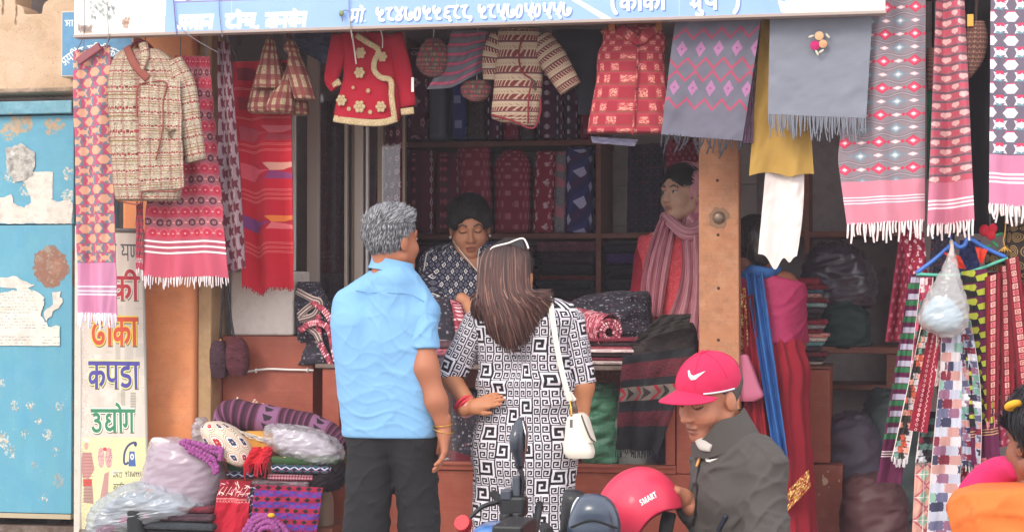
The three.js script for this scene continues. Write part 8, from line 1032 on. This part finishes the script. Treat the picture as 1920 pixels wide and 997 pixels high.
// ---------------------------------------------------------------- woman in a pink blouse and red sari, from behind
{
  const z = -0.25, skin = '#8a5540', hd = frame(P(1412, 462, z), 3.5, 0.0, 0, 0.95), up = V(0, 1, 0);
  const torso = [pc([1418, 545, z], [1416, 660, z], 0.075, 0.075), pc([1462, 545, z], [1456, 660, z], 0.075, 0.075), pc([1408, 530, z], [1472, 532, z], 0.048, 0.048)];
  const arms = [pc([1482, 548, z], [1492, 640, z - 0.08], 0.046, 0.042), pc([1492, 640, z - 0.08], [1462, 690, z - 0.2], 0.04, 0.028), pc([1402, 548, z], [1396, 640, z - 0.08], 0.046, 0.042), pc([1396, 640, z - 0.08], [1426, 690, z - 0.2], 0.04, 0.028)], legs = [pc([1424, 680, z], [1422, 1100, z], 0.08, 0.06), pc([1460, 680, z], [1464, 1100, z], 0.08, 0.06)], gy = P(1440, 1240, z);
  const g = figure('woman in pink blouse and red sari behind the post, back turned', V(gy.x, FLOOR, z), [headGeo(hd, skin), skinPart([...torso.map((p) => ({ ...p, ra: p.ra * 0.95, rb: p.rb * 0.95 })), ...arms, ...legs, pc([1436, 520, z], [1420, 486, z], 0.05, 0.046)], skin), skinPart([...handPrims(P(1460, 692, z - 0.21), V(-0.5, -0.5, -0.6), V(0, -1, 0), 1, 0.5, 0.9), ...handPrims(P(1428, 692, z - 0.21), V(0.5, -0.5, -0.6), V(0, -1, 0), -1, 0.5, 0.9)], skin, 0.0055, 0.012)]);
  part(g, 'blouse', garment([...torso, arms[0], arms[2]], { grow: 0.01, crease: 0.004, cell: 0.009, cuts: [[P(1436, 644, z), V(0, -1, 0)], [P(1436, 512, z), V(0.25, 1, 0)]] }), fabric('#b02a5e', 0.75));
  part(g, 'hair', hairGeo(hd, { thick: 0.014, low: -0.1, extra: [ell(V(0, -0.03, -0.1), [0.055, 0.055, 0.05])] }), col('#171215', 0.5));
  const sari = cloth(metre(tex(128, 128, (x, w, h) => rc(x, '#8f1026', 0, 0, w, h), 0.06), 0.1, 0.1)), gb = cloth(metre(tex(128, 128, (x, w, h) => { rc(x, '#9c2a2c', 0, 0, w, h); const R = rng(6); for (let i = 0; i < 240; i++) disc(x, ['#d8ac5a', '#efd08a', '#a8742c'][i % 3], R() * w, R() * h, 2 + R() * 5); }, 0.1), 0.08, 0.08));
  part(g, 'sari', garment([pc([1422, 655, z], [1424, 700, z], 0.085, 0.095), pc([1462, 655, z], [1466, 700, z], 0.085, 0.095), pc([1424, 700, z], [1424, 1160, z], 0.095, 0.12), pc([1466, 700, z], [1478, 1160, z], 0.095, 0.125)], { crease: 0.006, fq: 14, fy: 0.15, cell: 0.011, fold: (x, y, q) => 0.008 * Math.sin(Math.atan2(x - gy.x, q - z) * 14 + y * 2), cuts: [[V(0, FLOOR + 0.01, 0), V(0, -1, 0)]] }), sari);
  const fld = field(torso.map((p) => ({ ...p, ra: p.ra + 0.02, rb: p.rb + 0.02 })), 0.05);
  part(g, 'sari_drape', sheet([[1394, 560], [1412, 552], [1440, 840], [1396, 790]], z + 0.12, { fold: 0.012, nf: 2.2, zb: z + 0.16, even: 0.8, uvm: [0.1, 0.4] }), sari); part(g, 'gold_border', sheet([[1386, 540], [1398, 540], [1404, 664], [1390, 664]], z + 0.13, { fold: 0.006, nf: 1, uvm: [0.03, 0.25] }), gb); part(g, 'gold_border', sheet([[1470, 926], [1516, 880], [1520, 912], [1468, 968]], z + 0.15, { fold: 0.004, nf: 1, uvm: [0.12, 0.08] }), gb);
  part(g, 'blue_scarf', sheet([[1398, 512], [1430, 508], [1478, 860], [1450, 846]], z + 0.1, { fold: 0.018, nf: 2.1, zb: z + 0.18, ph: 0.7, even: 0.9, uvm: [0.1, 0.6] }), fabric('#2f6ab0', 0.8)); part(g, 'blue_scarf', tube([P(1394, 520, z + 0.05), P(1412, 508, z + 0.09), P(1440, 512, z + 0.08), P(1462, 506, z + 0.02)], [0.02, 0.026, 0.022, 0.016], 20, 10, 0.6), fabric('#2f6ab0', 0.8));
  single('pink_handbag', loft([[664, 1388, 1400, 0.8], [672, 1382, 1406, 1], [720, 1382, 1424, 1], [742, 1384, 1432, 1], [752, 1386, 1418, 0.8]], -0.06, 0.03, { n: 3.6 }), col('#b8607c', 0.45), 'dusty pink handbag hung beside the timber post', 'handbag');
}
// ---------------------------------------------------------------- motorcycle parked before the shop, seen from the side
const BZ = 1.9, ROAD = -0.27;
{
  const hx = P(962, 950, BZ).x, hy = P(962, 950, BZ).y, g = thing('motorcycle', 'black and blue motorcycle parked before the shop with two black mirrors', 'motorcycle', V(hx + 0.3, ROAD, BZ)), blk = col('#15171b', 0.42), steel = col('#8c8f94', 0.3, { metalness: 0.9 }), bluep = new THREE.MeshPhysicalMaterial({ color: '#3b6fae', roughness: 0.3, clearcoat: 0.8 }), rubber = col('#101012', 0.85);
  const far = BZ - 0.36, near = BZ + 0.32, yh = (z) => P(962, 950, z).y;
  part(g, 'handlebar', tube([V(hx + 0.16, hy - 0.02, near), V(hx + 0.12, hy - 0.12, BZ + 0.16), V(hx + 0.03, hy - 0.2, BZ), V(hx + 0.02, hy - 0.14, BZ - 0.18), V(hx + 0.01, hy - 0.03, far)], 0.012, 30, 8), blk);
  // far mirror: slim housing seen edge on, on its stem
  const m1 = [[783, 972, 979, 0.3], [795, 964, 986, 0.7], [815, 958, 987, 1], [838, 958, 986, 1], [850, 962, 984, 0.8], [862, 966, 984, 0.6], [872, 968, 982, 0.5]], mir = part(g, 'mirror', loft(m1, far, 0.055, { n: 2.4 }), new THREE.MeshPhysicalMaterial({ color: '#2b3340', roughness: 0.28, clearcoat: 0.5 })); part(mir, 'mirror_glass', tube([P(981, 788, far + 0.01), P(987, 812, far + 0.01), P(986, 846, far + 0.01)], [0.003, 0.005, 0.003], 16, 6, 5), col('#cfd6da', 0.05, { metalness: 1 }));
  part(mir, 'mirror_collar', tube([P(974, 868, far), P(975, 878, far)], [0.016, 0.013], 4, 10), blk);
  part(g, 'mirror_stem', tube([P(975, 876, far), P(980, 900, far), P(979, 925, far), P(970, 945, far)], 0.0075, 14, 8), blk);
  part(g, 'switch_block', box(P(940, 930, far).x, P(950, 968, far).y, far - 0.03, P(988, 930, far).x, P(950, 928, far).y, far + 0.03, 0.012), blk); part(g, 'brake_reservoir', box(P(942, 920, far).x, P(950, 936, far).y, far - 0.035, P(962, 920, far).x, P(950, 916, far).y, far + 0.035, 0.006), col('#3f4652', 0.3)); part(g, 'clamp', box(P(962, 900, far).x, P(962, 930, far).y, far - 0.02, P(976, 900, far).x, P(962, 892, far).y, far + 0.02, 0.005), col('#454b55', 0.35));
  for (const [x, y] of [[948, 962], [970, 960]]) { const c = P(x, y, far + 0.04); part(g, 'bolt', tube([c, P(x, y + 34, far + 0.04)], [0.016, 0.018, 0.014, 0.018], 10, 12), blk); }
  part(g, 'grip', tube([P(946, 950, far - 0.02), P(936, 936, far - 0.08), P(926, 926, far - 0.13)], 0.014, 10, 10), rubber); part(g, 'lever', tube([P(935, 940, far + 0.02), P(905, 950, far + 0.04), P(880, 972, far + 0.06), P(862, 992, far + 0.06)], [0.008, 0.007, 0.006, 0.009], 16, 8), blk);
  // near mirror: rounded back of the housing
  const mz = near + 0.05, m2 = part(g, 'mirror', loft([[926, 1096, 1122, 0.3], [934, 1084, 1142, 0.7], [952, 1074, 1156, 1], [975, 1066, 1163, 1], [1000, 1064, 1163, 1], [1020, 1072, 1154, 0.7], [1034, 1090, 1130, 0.3]], mz, 0.05, { n: 2.2 }), new THREE.MeshPhysicalMaterial({ color: '#2c3a4e', roughness: 0.3, clearcoat: 0.6, clearcoatRoughness: 0.2 })); part(m2, 'mirror_seam', tube([P(1070, 988, mz + 0.04), P(1110, 976, mz + 0.052), P(1158, 990, mz + 0.035)], 0.003, 14, 6), rubber); part(m2, 'mirror_glass', loft([[932, 1082, 1104, 0.4], [950, 1072, 1120, 1], [990, 1066, 1126, 1], [1018, 1076, 1116, 0.6]], mz - 0.045, 0.006, { n: 2.2 }), col('#cfd6da', 0.05, { metalness: 1 }));
  part(g, 'mirror_stem', tube([P(1110, 1030, mz), P(1098, 1060, mz - 0.04), V(hx + 0.16, hy - 0.02, near)], 0.0075, 12, 8), blk); part(g, 'grip', tube([V(hx + 0.15, hy - 0.02, near - 0.01), V(hx + 0.18, hy - 0.022, near + 0.1)], 0.016, 8, 10), rubber);
  part(g, 'cable_cover', loft([[918, 1060, 1080, 0.5], [930, 1056, 1100, 1], [970, 1052, 1110, 1], [1010, 1050, 1110, 0.8]], mz - 0.12, 0.05, { n: 2.4 }), blk);
  // red ribbed cap and blue cowl at the front
  { const c = P(872, 986, BZ - 0.1), n = 22, sh = new THREE.Shape(); for (let i = 0; i < n * 2; i++) { const a = i / (n * 2) * TAU, r = i & 1 ? 0.021 : 0.026; i ? sh.lineTo(Math.cos(a) * r, Math.sin(a) * r) : sh.moveTo(r, 0); } const e = new THREE.ExtrudeGeometry(sh, { depth: 0.03, bevelEnabled: false }); e.rotateX(-0.5); e.rotateZ(0.3); e.translate(c.x, c.y, c.z); part(g, 'red_ribbed_cap', e, col('#c01424', 0.45), 'bright red ribbed cap'); }
  part(g, 'cowl', loft([[980, 908, 940, 0.6], [990, 892, 956, 1], [1020, 872, 976, 1.2], [1070, 868, 980, 1.2], [1100, 890, 960, 0.8]], BZ, 0.1, { n: 2.3 }), bluep); part(g, 'headlamp', loft([[1010, 868, 890, 0.5], [1030, 858, 888, 1], [1060, 858, 888, 1], [1080, 870, 890, 0.6]], BZ, 0.075, { n: 2.1 }), col('#d8dde0', 0.08, { metalness: 0.6 }));
  const fx = hx - 0.5, rx = hx + 0.82, wy = ROAD + 0.3; for (const [x, nm] of [[fx, 'wheel'], [rx, 'wheel']]) { const t = new THREE.TorusGeometry(0.255, 0.045, 14, 48); t.translate(x, wy, BZ); const w = part(g, nm, t, rubber); const r = new THREE.TorusGeometry(0.205, 0.012, 8, 40); r.translate(x, wy, BZ); part(w, 'rim', r, steel); const h = new THREE.CylinderGeometry(0.05, 0.05, 0.12, 20); h.rotateX(Math.PI / 2); h.translate(x, wy, BZ); part(w, 'hub', h, steel); const sp = []; for (let i = 0; i < 6; i++) { const a = i * TAU / 6; sp.push(tube([V(x, wy, BZ), V(x + Math.cos(a) * 0.205, wy + Math.sin(a) * 0.205, BZ)], 0.011, 2, 6)); } part(w, 'spokes', merge(sp), blk); }
  for (const s of [-1, 1]) part(g, 'fork_leg', tube([V(fx, wy, BZ + s * 0.085), V(hx + 0.01, hy - 0.05, BZ + s * 0.085)], 0.02, 4, 10), steel); part(g, 'yoke', box(hx - 0.04, hy - 0.1, BZ - 0.11, hx + 0.05, hy - 0.04, BZ + 0.11, 0.01), blk);
  part(g, 'front_mudguard', tube([V(fx - 0.2, wy + 0.27, BZ), V(fx, wy + 0.34, BZ), V(fx + 0.22, wy + 0.25, BZ)], 0.06, 14, 12, 1), bluep);
  const ty = hy - 0.16; part(g, 'tank', garment([cone(V(hx + 0.12, ty - 0.05, BZ), V(hx + 0.4, ty - 0.13, BZ), 0.11, 0.08)], { crease: 0, cell: 0.016 }), bluep); part(g, 'seat', garment([cone(V(hx + 0.5, 0.3, BZ), V(hx + 0.98, 0.33, BZ), 0.075, 0.08)], { crease: 0, cell: 0.016, cuts: [[V(0, 0.36, 0), V(0, 1, 0)]] }), rubber); part(g, 'engine', box(hx + 0.02, ROAD + 0.22, BZ - 0.13, hx + 0.42, ROAD + 0.5, BZ + 0.13, 0.03), col('#4a4c50', 0.45, { metalness: 0.6 })); part(g, 'frame', tube([V(hx + 0.02, hy - 0.1, BZ), V(hx + 0.1, ROAD + 0.3, BZ), V(hx + 0.5, ROAD + 0.25, BZ), V(rx, wy, BZ)], 0.022, 20, 8), blk); part(g, 'frame', tube([V(hx + 0.3, ty - 0.15, BZ), V(hx + 0.6, 0.24, BZ), V(hx + 1.0, 0.27, BZ)], 0.022, 12, 8), blk); part(g, 'exhaust', tube([V(hx + 0.3, ROAD + 0.25, BZ + 0.14), V(hx + 0.6, ROAD + 0.2, BZ + 0.17), V(rx + 0.15, ROAD + 0.28, BZ + 0.17)], [0.022, 0.03, 0.045, 0.045], 16, 10), steel); part(g, 'side_stand', tube([V(hx + 0.3, ROAD + 0.24, BZ - 0.1), V(hx + 0.36, ROAD + 0.006, BZ - 0.3)], 0.012, 4, 8), blk);
}
// ---------------------------------------------------------------- man in a red cap and dark jacket seated on it
{
  const z = 1.92, skin = '#b4765a', hd = frame(P(1329, 742, z + 0.02), -0.76, -0.32, -0.08, 0.97), dn = V(0, -1, 0), up = V(0, 1, 0);
  const torso = [pc([1354, 890, z - 0.03], [1350, 1090, z - 0.02], 0.075, 0.085), pc([1404, 885, z], [1400, 1090, z], 0.09, 0.095), pc([1386, 848, z], [1426, 872, z + 0.05], 0.05, 0.056), pc([1368, 846, z], [1340, 876, z - 0.08], 0.048, 0.05), pc([1374, 860, z], [1374, 930, z], 0.075, 0.1)];
  const armN = [pc([1428, 882, z + 0.06], [1438, 1030, z + 0.12], 0.054, 0.052), pc([1438, 1030, z + 0.12], [1390, 1120, z + 0.22], 0.05, 0.04)], armF = [pc([1336, 872, z - 0.08], [1338, 985, z - 0.12], 0.058, 0.052), pc([1338, 985, z - 0.12], [1296, 948, z + 0.02], 0.05, 0.04)];
  const hipY = P(1380, 1110, z).y, cx = P(1380, 1090, z).x, leg = []; for (const s of [-1, 1]) leg.push(cone(V(cx, hipY, z + s * 0.09), V(cx - 0.3, hipY - 0.06, z + s * 0.2), 0.085, 0.07), cone(V(cx - 0.3, hipY - 0.06, z + s * 0.2), V(cx - 0.2, ROAD + 0.12, z + s * 0.24), 0.065, 0.05));
  const hw = P(1286, 936, z + 0.03), g = figure('man in red cap and charcoal jacket seated on the motorcycle, looking down', V(cx - 0.15, ROAD, z), [headGeo(hd, skin, { lips: '#7a4238', closed: true, stubble: '#7a5044' }), skinPart([...torso.map((p) => ({ ...p, ra: p.ra * 0.8, rb: p.rb * 0.8 })), ...armN.map((p) => ({ ...p, ra: p.ra * 0.75, rb: p.rb * 0.75 })), ...armF.map((p) => ({ ...p, ra: p.ra * 0.75, rb: p.rb * 0.75 })), ...leg.map((p) => ({ ...p, ra: p.ra * 0.8, rb: p.rb * 0.8 })), pc([1362, 830, z], [1346, 792, z + 0.01], 0.056, 0.054)], skin), skinPart(handPrims(hw, V(-0.75, 0.35, 0.35), V(-0.35, -0.5, 0.6), -1, 0.45), skin, 0.0036, 0.012), skinPart(handPrims(P(1386, 1126, z + 0.23), V(-0.9, -0.3, 0), V(0, -1, 0), 1, 0.6), skin, 0.005, 0.012)]);
  const jm = fabric('#4a4542', 0.8), jac = garment([...torso, ...armN], { grow: 0.008, crease: 0.006, fq: 6, fy: 1.3, cell: 0.007, k: 0.035, cuts: [[P(1360, 815, z), V(-0.35, 1, 0)]], fold: (x, y, q) => { const a = Math.max(0, Math.sin((x * 0.9 - y) * 52 + 9 * N3(x * 5, y * 5, q * 5))); return -0.005 * a * a * a; } }), jf = jac.userData.f; part(g, 'jacket', jac, jm); part(g, 'sleeve', garment(armF, { grow: 0.006, crease: 0.006, cell: 0.009, cuts: [[P(1297, 949, z + 0.02), P(1296, 948, z + 0.02).sub(P(1338, 985, z - 0.12))]] }), jm);
  const ring = (r0, r1, h0, h1, m, nm) => { const c = P(1356, 822, z), ax = V(-0.42, 1, 0.1).normalize(), X = V(1, 0.42, 0).normalize(), Z = V(0, 0, 0).crossVectors(X, ax); part(g, nm, gridGeo(48, 8, (u, v) => { const a = u * TAU, r = lerp(r0, r1, v), hh = lerp(h0, h1, v) * (1 - 0.6 * sstep(0.3, -1, Math.cos(a))); return c.clone().addScaledVector(X, Math.cos(a) * r * 1.12).addScaledVector(Z, Math.sin(a) * r).addScaledVector(ax, hh + 0.004 * Math.sin(a * 5 + v)); }, (u, v) => [u * 0.5, v * 0.06], true), m); }; ring(0.09, 0.079, -0.035, 0.056, jm, 'collar'); ring(0.077, 0.0765, -0.03, 0.053, col('#c9a986', 0.9), 'collar_lining'); 
  { const t = tube([P(1310, 818, z + 0.04), P(1320, 834, z + 0.07), P(1334, 840, z + 0.08)], [0.016, 0.018, 0.012], 14, 10, 0.6); part(g, 'inner_collar', t, col('#b9b2ac', 0.9)); part(g, 'zip', tube([P(1322, 842, z + 0.075), ...[[1318, 850], [1308, 890], [1306, 940], [1300, 985]].map(([a, b]) => onto(jf, a, b, z, 0.001))], 0.003, 24, 6), blackmatt); part(g, 'zip_pull', tube([onto(jf, 1318, 852, z, 0.006), onto(jf, 1311, 874, z, 0.008)], 0.0042, 6, 6), col('#d89a4a', 0.5)); part(g, 'pocket_zip', tube([[1362, 965], [1356, 978], [1348, 995]].map(([a, b]) => onto(jf, a, b, z, 0.002)), 0.0065, 8, 6), col('#22283a', 0.5)); }
  part(g, 'chest_mark', emblem(jf, tick(1336, 862, 22, 0.25), z, 0.006), white); part(g, 'trousers', garment(leg, { grow: 0.004, crease: 0.006, cell: 0.013 }), fabric('#23252c')); for (const s of [-1, 1]) part(g, 'shoe', garment([cone(V(cx - 0.16, ROAD + 0.045, z + s * 0.24), V(cx - 0.36, ROAD + 0.04, z + s * 0.25), 0.045, 0.038)], { crease: 0, cuts: [[V(0, ROAD + 0.002, 0), dn]] }), col('#1a1614', 0.5));
  part(g, 'hair', hairGeo(hd, { thick: 0.003, low: -0.04, brow: 0.07 }), col('#4a4644', 0.8));
  // cap
  const cf = (x, y, q) => { const l = hd.loc(x, y, q), a = l[0] / 0.0845, b = (l[1] - 0.04) / 0.088, c = (l[2] + 0.01) / 0.104, k = Math.sqrt(a * a + b * b + c * c); let d = (k - 1) * 0.092 + 0.001 * N3(l[0] * 40, l[1] * 40, l[2] * 40); return smax(d, 0.02 + 0.16 * l[2] - l[1], 0.006); }, cm = fabric('#cc1850', 0.8), R = 0.17, cap = part(g, 'cap', nets(cf, V(hd.o.x - R, hd.o.y - R, hd.o.z - R), V(hd.o.x + R, hd.o.y + R + 0.02, hd.o.z + R), 0.005, null), cm, 'bright pinkish red baseball cap with a white tick mark');
  const brim = (off) => gridGeo(30, 12, (u, v) => { const s = u * 2 - 1, w = Math.sqrt(Math.max(0, 1 - s * s * 0.94)); return hd.at(s * 0.083, 0.05 - 0.03 * s * s - 0.008 * v * w - off, 0.094 * Math.sqrt(1 - s * s * 0.8) - 0.006 + v * 0.078 * w); }, (u, v) => [u * 0.18, v * 0.08]); part(cap, 'brim', merge([brim(0), brim(0.004)]), cm); part(cap, 'brim_edge', tube(Array.from({ length: 21 }, (_, i) => { const s = -1 + i / 10, w = Math.sqrt(Math.max(0, 1 - s * s * 0.94)); return hd.at(s * 0.083, 0.048 - 0.03 * s * s - 0.008 * w, 0.094 * Math.sqrt(1 - s * s * 0.8) - 0.006 + 0.078 * w); }), 0.003, 40, 6), cm);
  part(cap, 'white_trim', tube(Array.from({ length: 8 }, (_, i) => { const a = lerp(0.75, 1.75, i / 7); return hd.at(Math.sin(a) * 0.087, 0.026 + 0.16 * Math.cos(a) * 0.1, Math.cos(a) * 0.104 - 0.008); }), 0.0026, 16, 6), col('#c9ccd2', 0.6)); { const q = hd.at(0, 0.13, -0.01), s = new THREE.SphereGeometry(0.007, 10, 8); s.translate(q.x, q.y, q.z); part(cap, 'button', s, cm); } for (const b of [0, 1.05, 2.1]) part(cap, 'panel_seam', tube(Array.from({ length: 15 }, (_, i) => { const t = lerp(-1.35, 1.35, i / 14), s = Math.sin(t), c = Math.cos(t); return hd.at(0.0852 * s * Math.cos(b), 0.04 + 0.0888 * c, -0.01 + 0.1048 * s * Math.sin(b)); }), 0.0011, 28, 5), cm); part(cap, 'tick_mark', emblem(cf, tick(1307, 703, 32, -0.05), z), white);
}
// ---------------------------------------------------------------- open-face helmet in his hand
{
  const z = 2.0, c = P(1203, 956, z), f0 = field([ell(c, [0.112, 0.12, 0.125]), cone(P(1180, 970, z), P(1176, 1050, z), 0.085, 0.06)], 0.05), inn = field([ell(c, [0.094, 0.1, 0.106]), cone(P(1190, 980, z), P(1190, 1080, z), 0.06, 0.045)], 0.05), cut = field([cone(P(1272, 1036, z), P(1272, 1036, z + 0.2), 0.118), cone(P(1272, 1036, z), P(1272, 1036, z - 0.2), 0.118), cone(P(1236, 1090, z), P(1300, 1060, z), 0.12)], 0.02), f = (x, y, q) => Math.max(smax(f0(x, y, q), -inn(x, y, q), 0.004), -cut(x, y, q)), mat = new THREE.MeshPhysicalMaterial({ color: '#cf2a4c', roughness: 0.5, clearcoat: 0.15 });
  const g = thing('helmet', 'matt pinkish red open face helmet with white lettering held by its shell', 'helmet', V(c.x, c.y - 0.18, z)); part(g, 'shell', nets(f, V(c.x - 0.16, c.y - 0.26, z - 0.16), V(c.x + 0.16, c.y + 0.15, z + 0.16), 0.005, null), mat);
  part(g, 'padding', nets((x, y, q) => Math.max(smax(inn(x, y, q) + 0.002, -(inn(x, y, q) + 0.016), 0.004), -cut(x, y, q) + 0.006), V(c.x - 0.14, c.y - 0.2, z - 0.14), V(c.x + 0.14, c.y + 0.13, z + 0.14), 0.006, null), blackmatt);
  part(g, 'chin_strap', tube([P(1255, 962, z), P(1250, 985, z + 0.03), P(1245, 1020, z + 0.04)], [0.02, 0.02, 0.018], 12, 8, 0.3), blackmatt);
  const font = await new FontLoader().loadAsync('fonts/droid/droid_sans_bold.typeface.json'), tg = new TextGeometry('SMART', { font, size: 10, depth: 1, curveSegments: 3, bevelEnabled: false }); tg.computeBoundingBox(); const bb = tg.boundingBox, sx = 34 / (bb.max.x - bb.min.x), p = tg.attributes.position, co = Math.cos(0.52), si = Math.sin(0.52); for (let i = 0; i < p.count; i++) { const u = (p.getX(i) - bb.min.x) * sx, v = p.getY(i) * 1.15, q = onto(f0, 1203 + u * co - v * si * 0.9, 948 - u * si - v * co, z, p.getZ(i) > 0.5 ? 0.0015 : -0.001); p.setXYZ(i, q.x, q.y, q.z); } tg.computeVertexNormals(); part(g, 'lettering', tg, col('#f2e6e6', 0.6));
}
// ---------------------------------------------------------------- woman in an orange shawl passing by
{
  const z = 2.75, skin = '#8a5540', hd = frame(P(1956, 822, z), 3.7, -0.1, 0, 0.95), torso = [pc([1920, 990, z], [1925, 1300, z], 0.11, 0.14), pc([2000, 990, z], [2000, 1300, z], 0.11, 0.14), pc([1892, 968, z], [2030, 966, z], 0.055, 0.055), pc([1958, 940, z], [1958, 1010, z], 0.07, 0.12)], x0 = P(1940, 1000, z).x, y0 = P(1940, 1300, z).y;
  const arms = [pc([1872, 985, z], [1840, 1130, z - 0.05], 0.05, 0.045), pc([1840, 1130, z - 0.05], [1880, 1220, z - 0.2], 0.042, 0.03), pc([2030, 975, z], [2050, 1130, z - 0.05], 0.05, 0.045), pc([2050, 1130, z - 0.05], [2000, 1220, z - 0.2], 0.042, 0.03)];
  const g = figure('woman in orange shawl with black hair tied up, walking past', V(x0, ROAD, z), [headGeo(hd, skin), skinPart([...torso.map((p) => ({ ...p, ra: p.ra * 0.8, rb: p.rb * 0.8 })), ...arms, cone(V(x0 - 0.08, y0, z), V(x0 - 0.08, ROAD + 0.04, z), 0.07, 0.045), cone(V(x0 + 0.08, y0, z), V(x0 + 0.08, ROAD + 0.04, z), 0.07, 0.045), pc([1960, 930, z], [1957, 880, z], 0.05, 0.048)], skin), skinPart([...handPrims(P(1884, 1226, z - 0.21), V(0.5, -0.4, -0.7), V(0, -1, 0), 1, 0.5, 0.9), ...handPrims(P(1996, 1226, z - 0.21), V(-0.5, -0.4, -0.7), V(0, -1, 0), -1, 0.5, 0.9)], skin, 0.0055, 0.012)]);
  part(g, 'orange_shawl', garment([...torso, ...arms.map((p) => ({ ...p, ra: p.ra + 0.02, rb: p.rb + 0.03 })), pc([1930, 935, z], [1880, 950, z], 0.06, 0.06)], { grow: 0.014, crease: 0.012, fq: 7, cell: 0.012, k: 0.09, cuts: [[P(1930, 902, z), V(-0.12, 1, 0)]], fold: (x, y, q) => 0.004 * Math.sin(y * 60 + x * 30) }), fabric('#e0722e', 0.85)); part(g, 'pink_scarf', tube([P(1832, 975, z - 0.12), P(1846, 935, z - 0.11), P(1868, 905, z - 0.1), P(1890, 885, z - 0.06), P(1905, 880, z + 0.0)], [0.06, 0.065, 0.06, 0.045, 0.02], 24, 14, 0.8), fabric('#c81e62', 0.85)); part(g, 'skirt', garment([cone(V(x0, y0 + 0.08, z), V(x0, ROAD + 0.1, z), 0.19, 0.24)], { crease: 0.01, cell: 0.018, cuts: [[V(0, ROAD + 0.004, 0), V(0, -1, 0)]] }), fabric('#b04a24'));
  const owh = hairGeo(hd, { thick: 0.016, low: -0.1, rough: 0.003, extra: [ell(V(0.03, 0.1, -0.06), [0.045, 0.04, 0.045]), ell(V(0, -0.04, -0.09), [0.055, 0.05, 0.04])] }); part(g, 'hair', owh, col('#15151a', 0.6)); strands(g, owh, hd, { n: 3000, seed: 8, len: () => 0.05, flow: () => [0.2, 0.7, -0.2], hug: true, lift: 0.03, mess: 0.15, tint: ['#1b1b20', '#101013', '#2b2b31'], rough: 0.5 }); { const a = P(1900, 760, z + 0.06), t = new THREE.TorusGeometry(0.013, 0.008, 10, 20); t.rotateX(1.2); t.rotateZ(0.3); t.translate(a.x, a.y, a.z); part(g, 'hair_tie', t, col('#d8a01c', 0.7)); }
}
renderer.render(scene, camera);
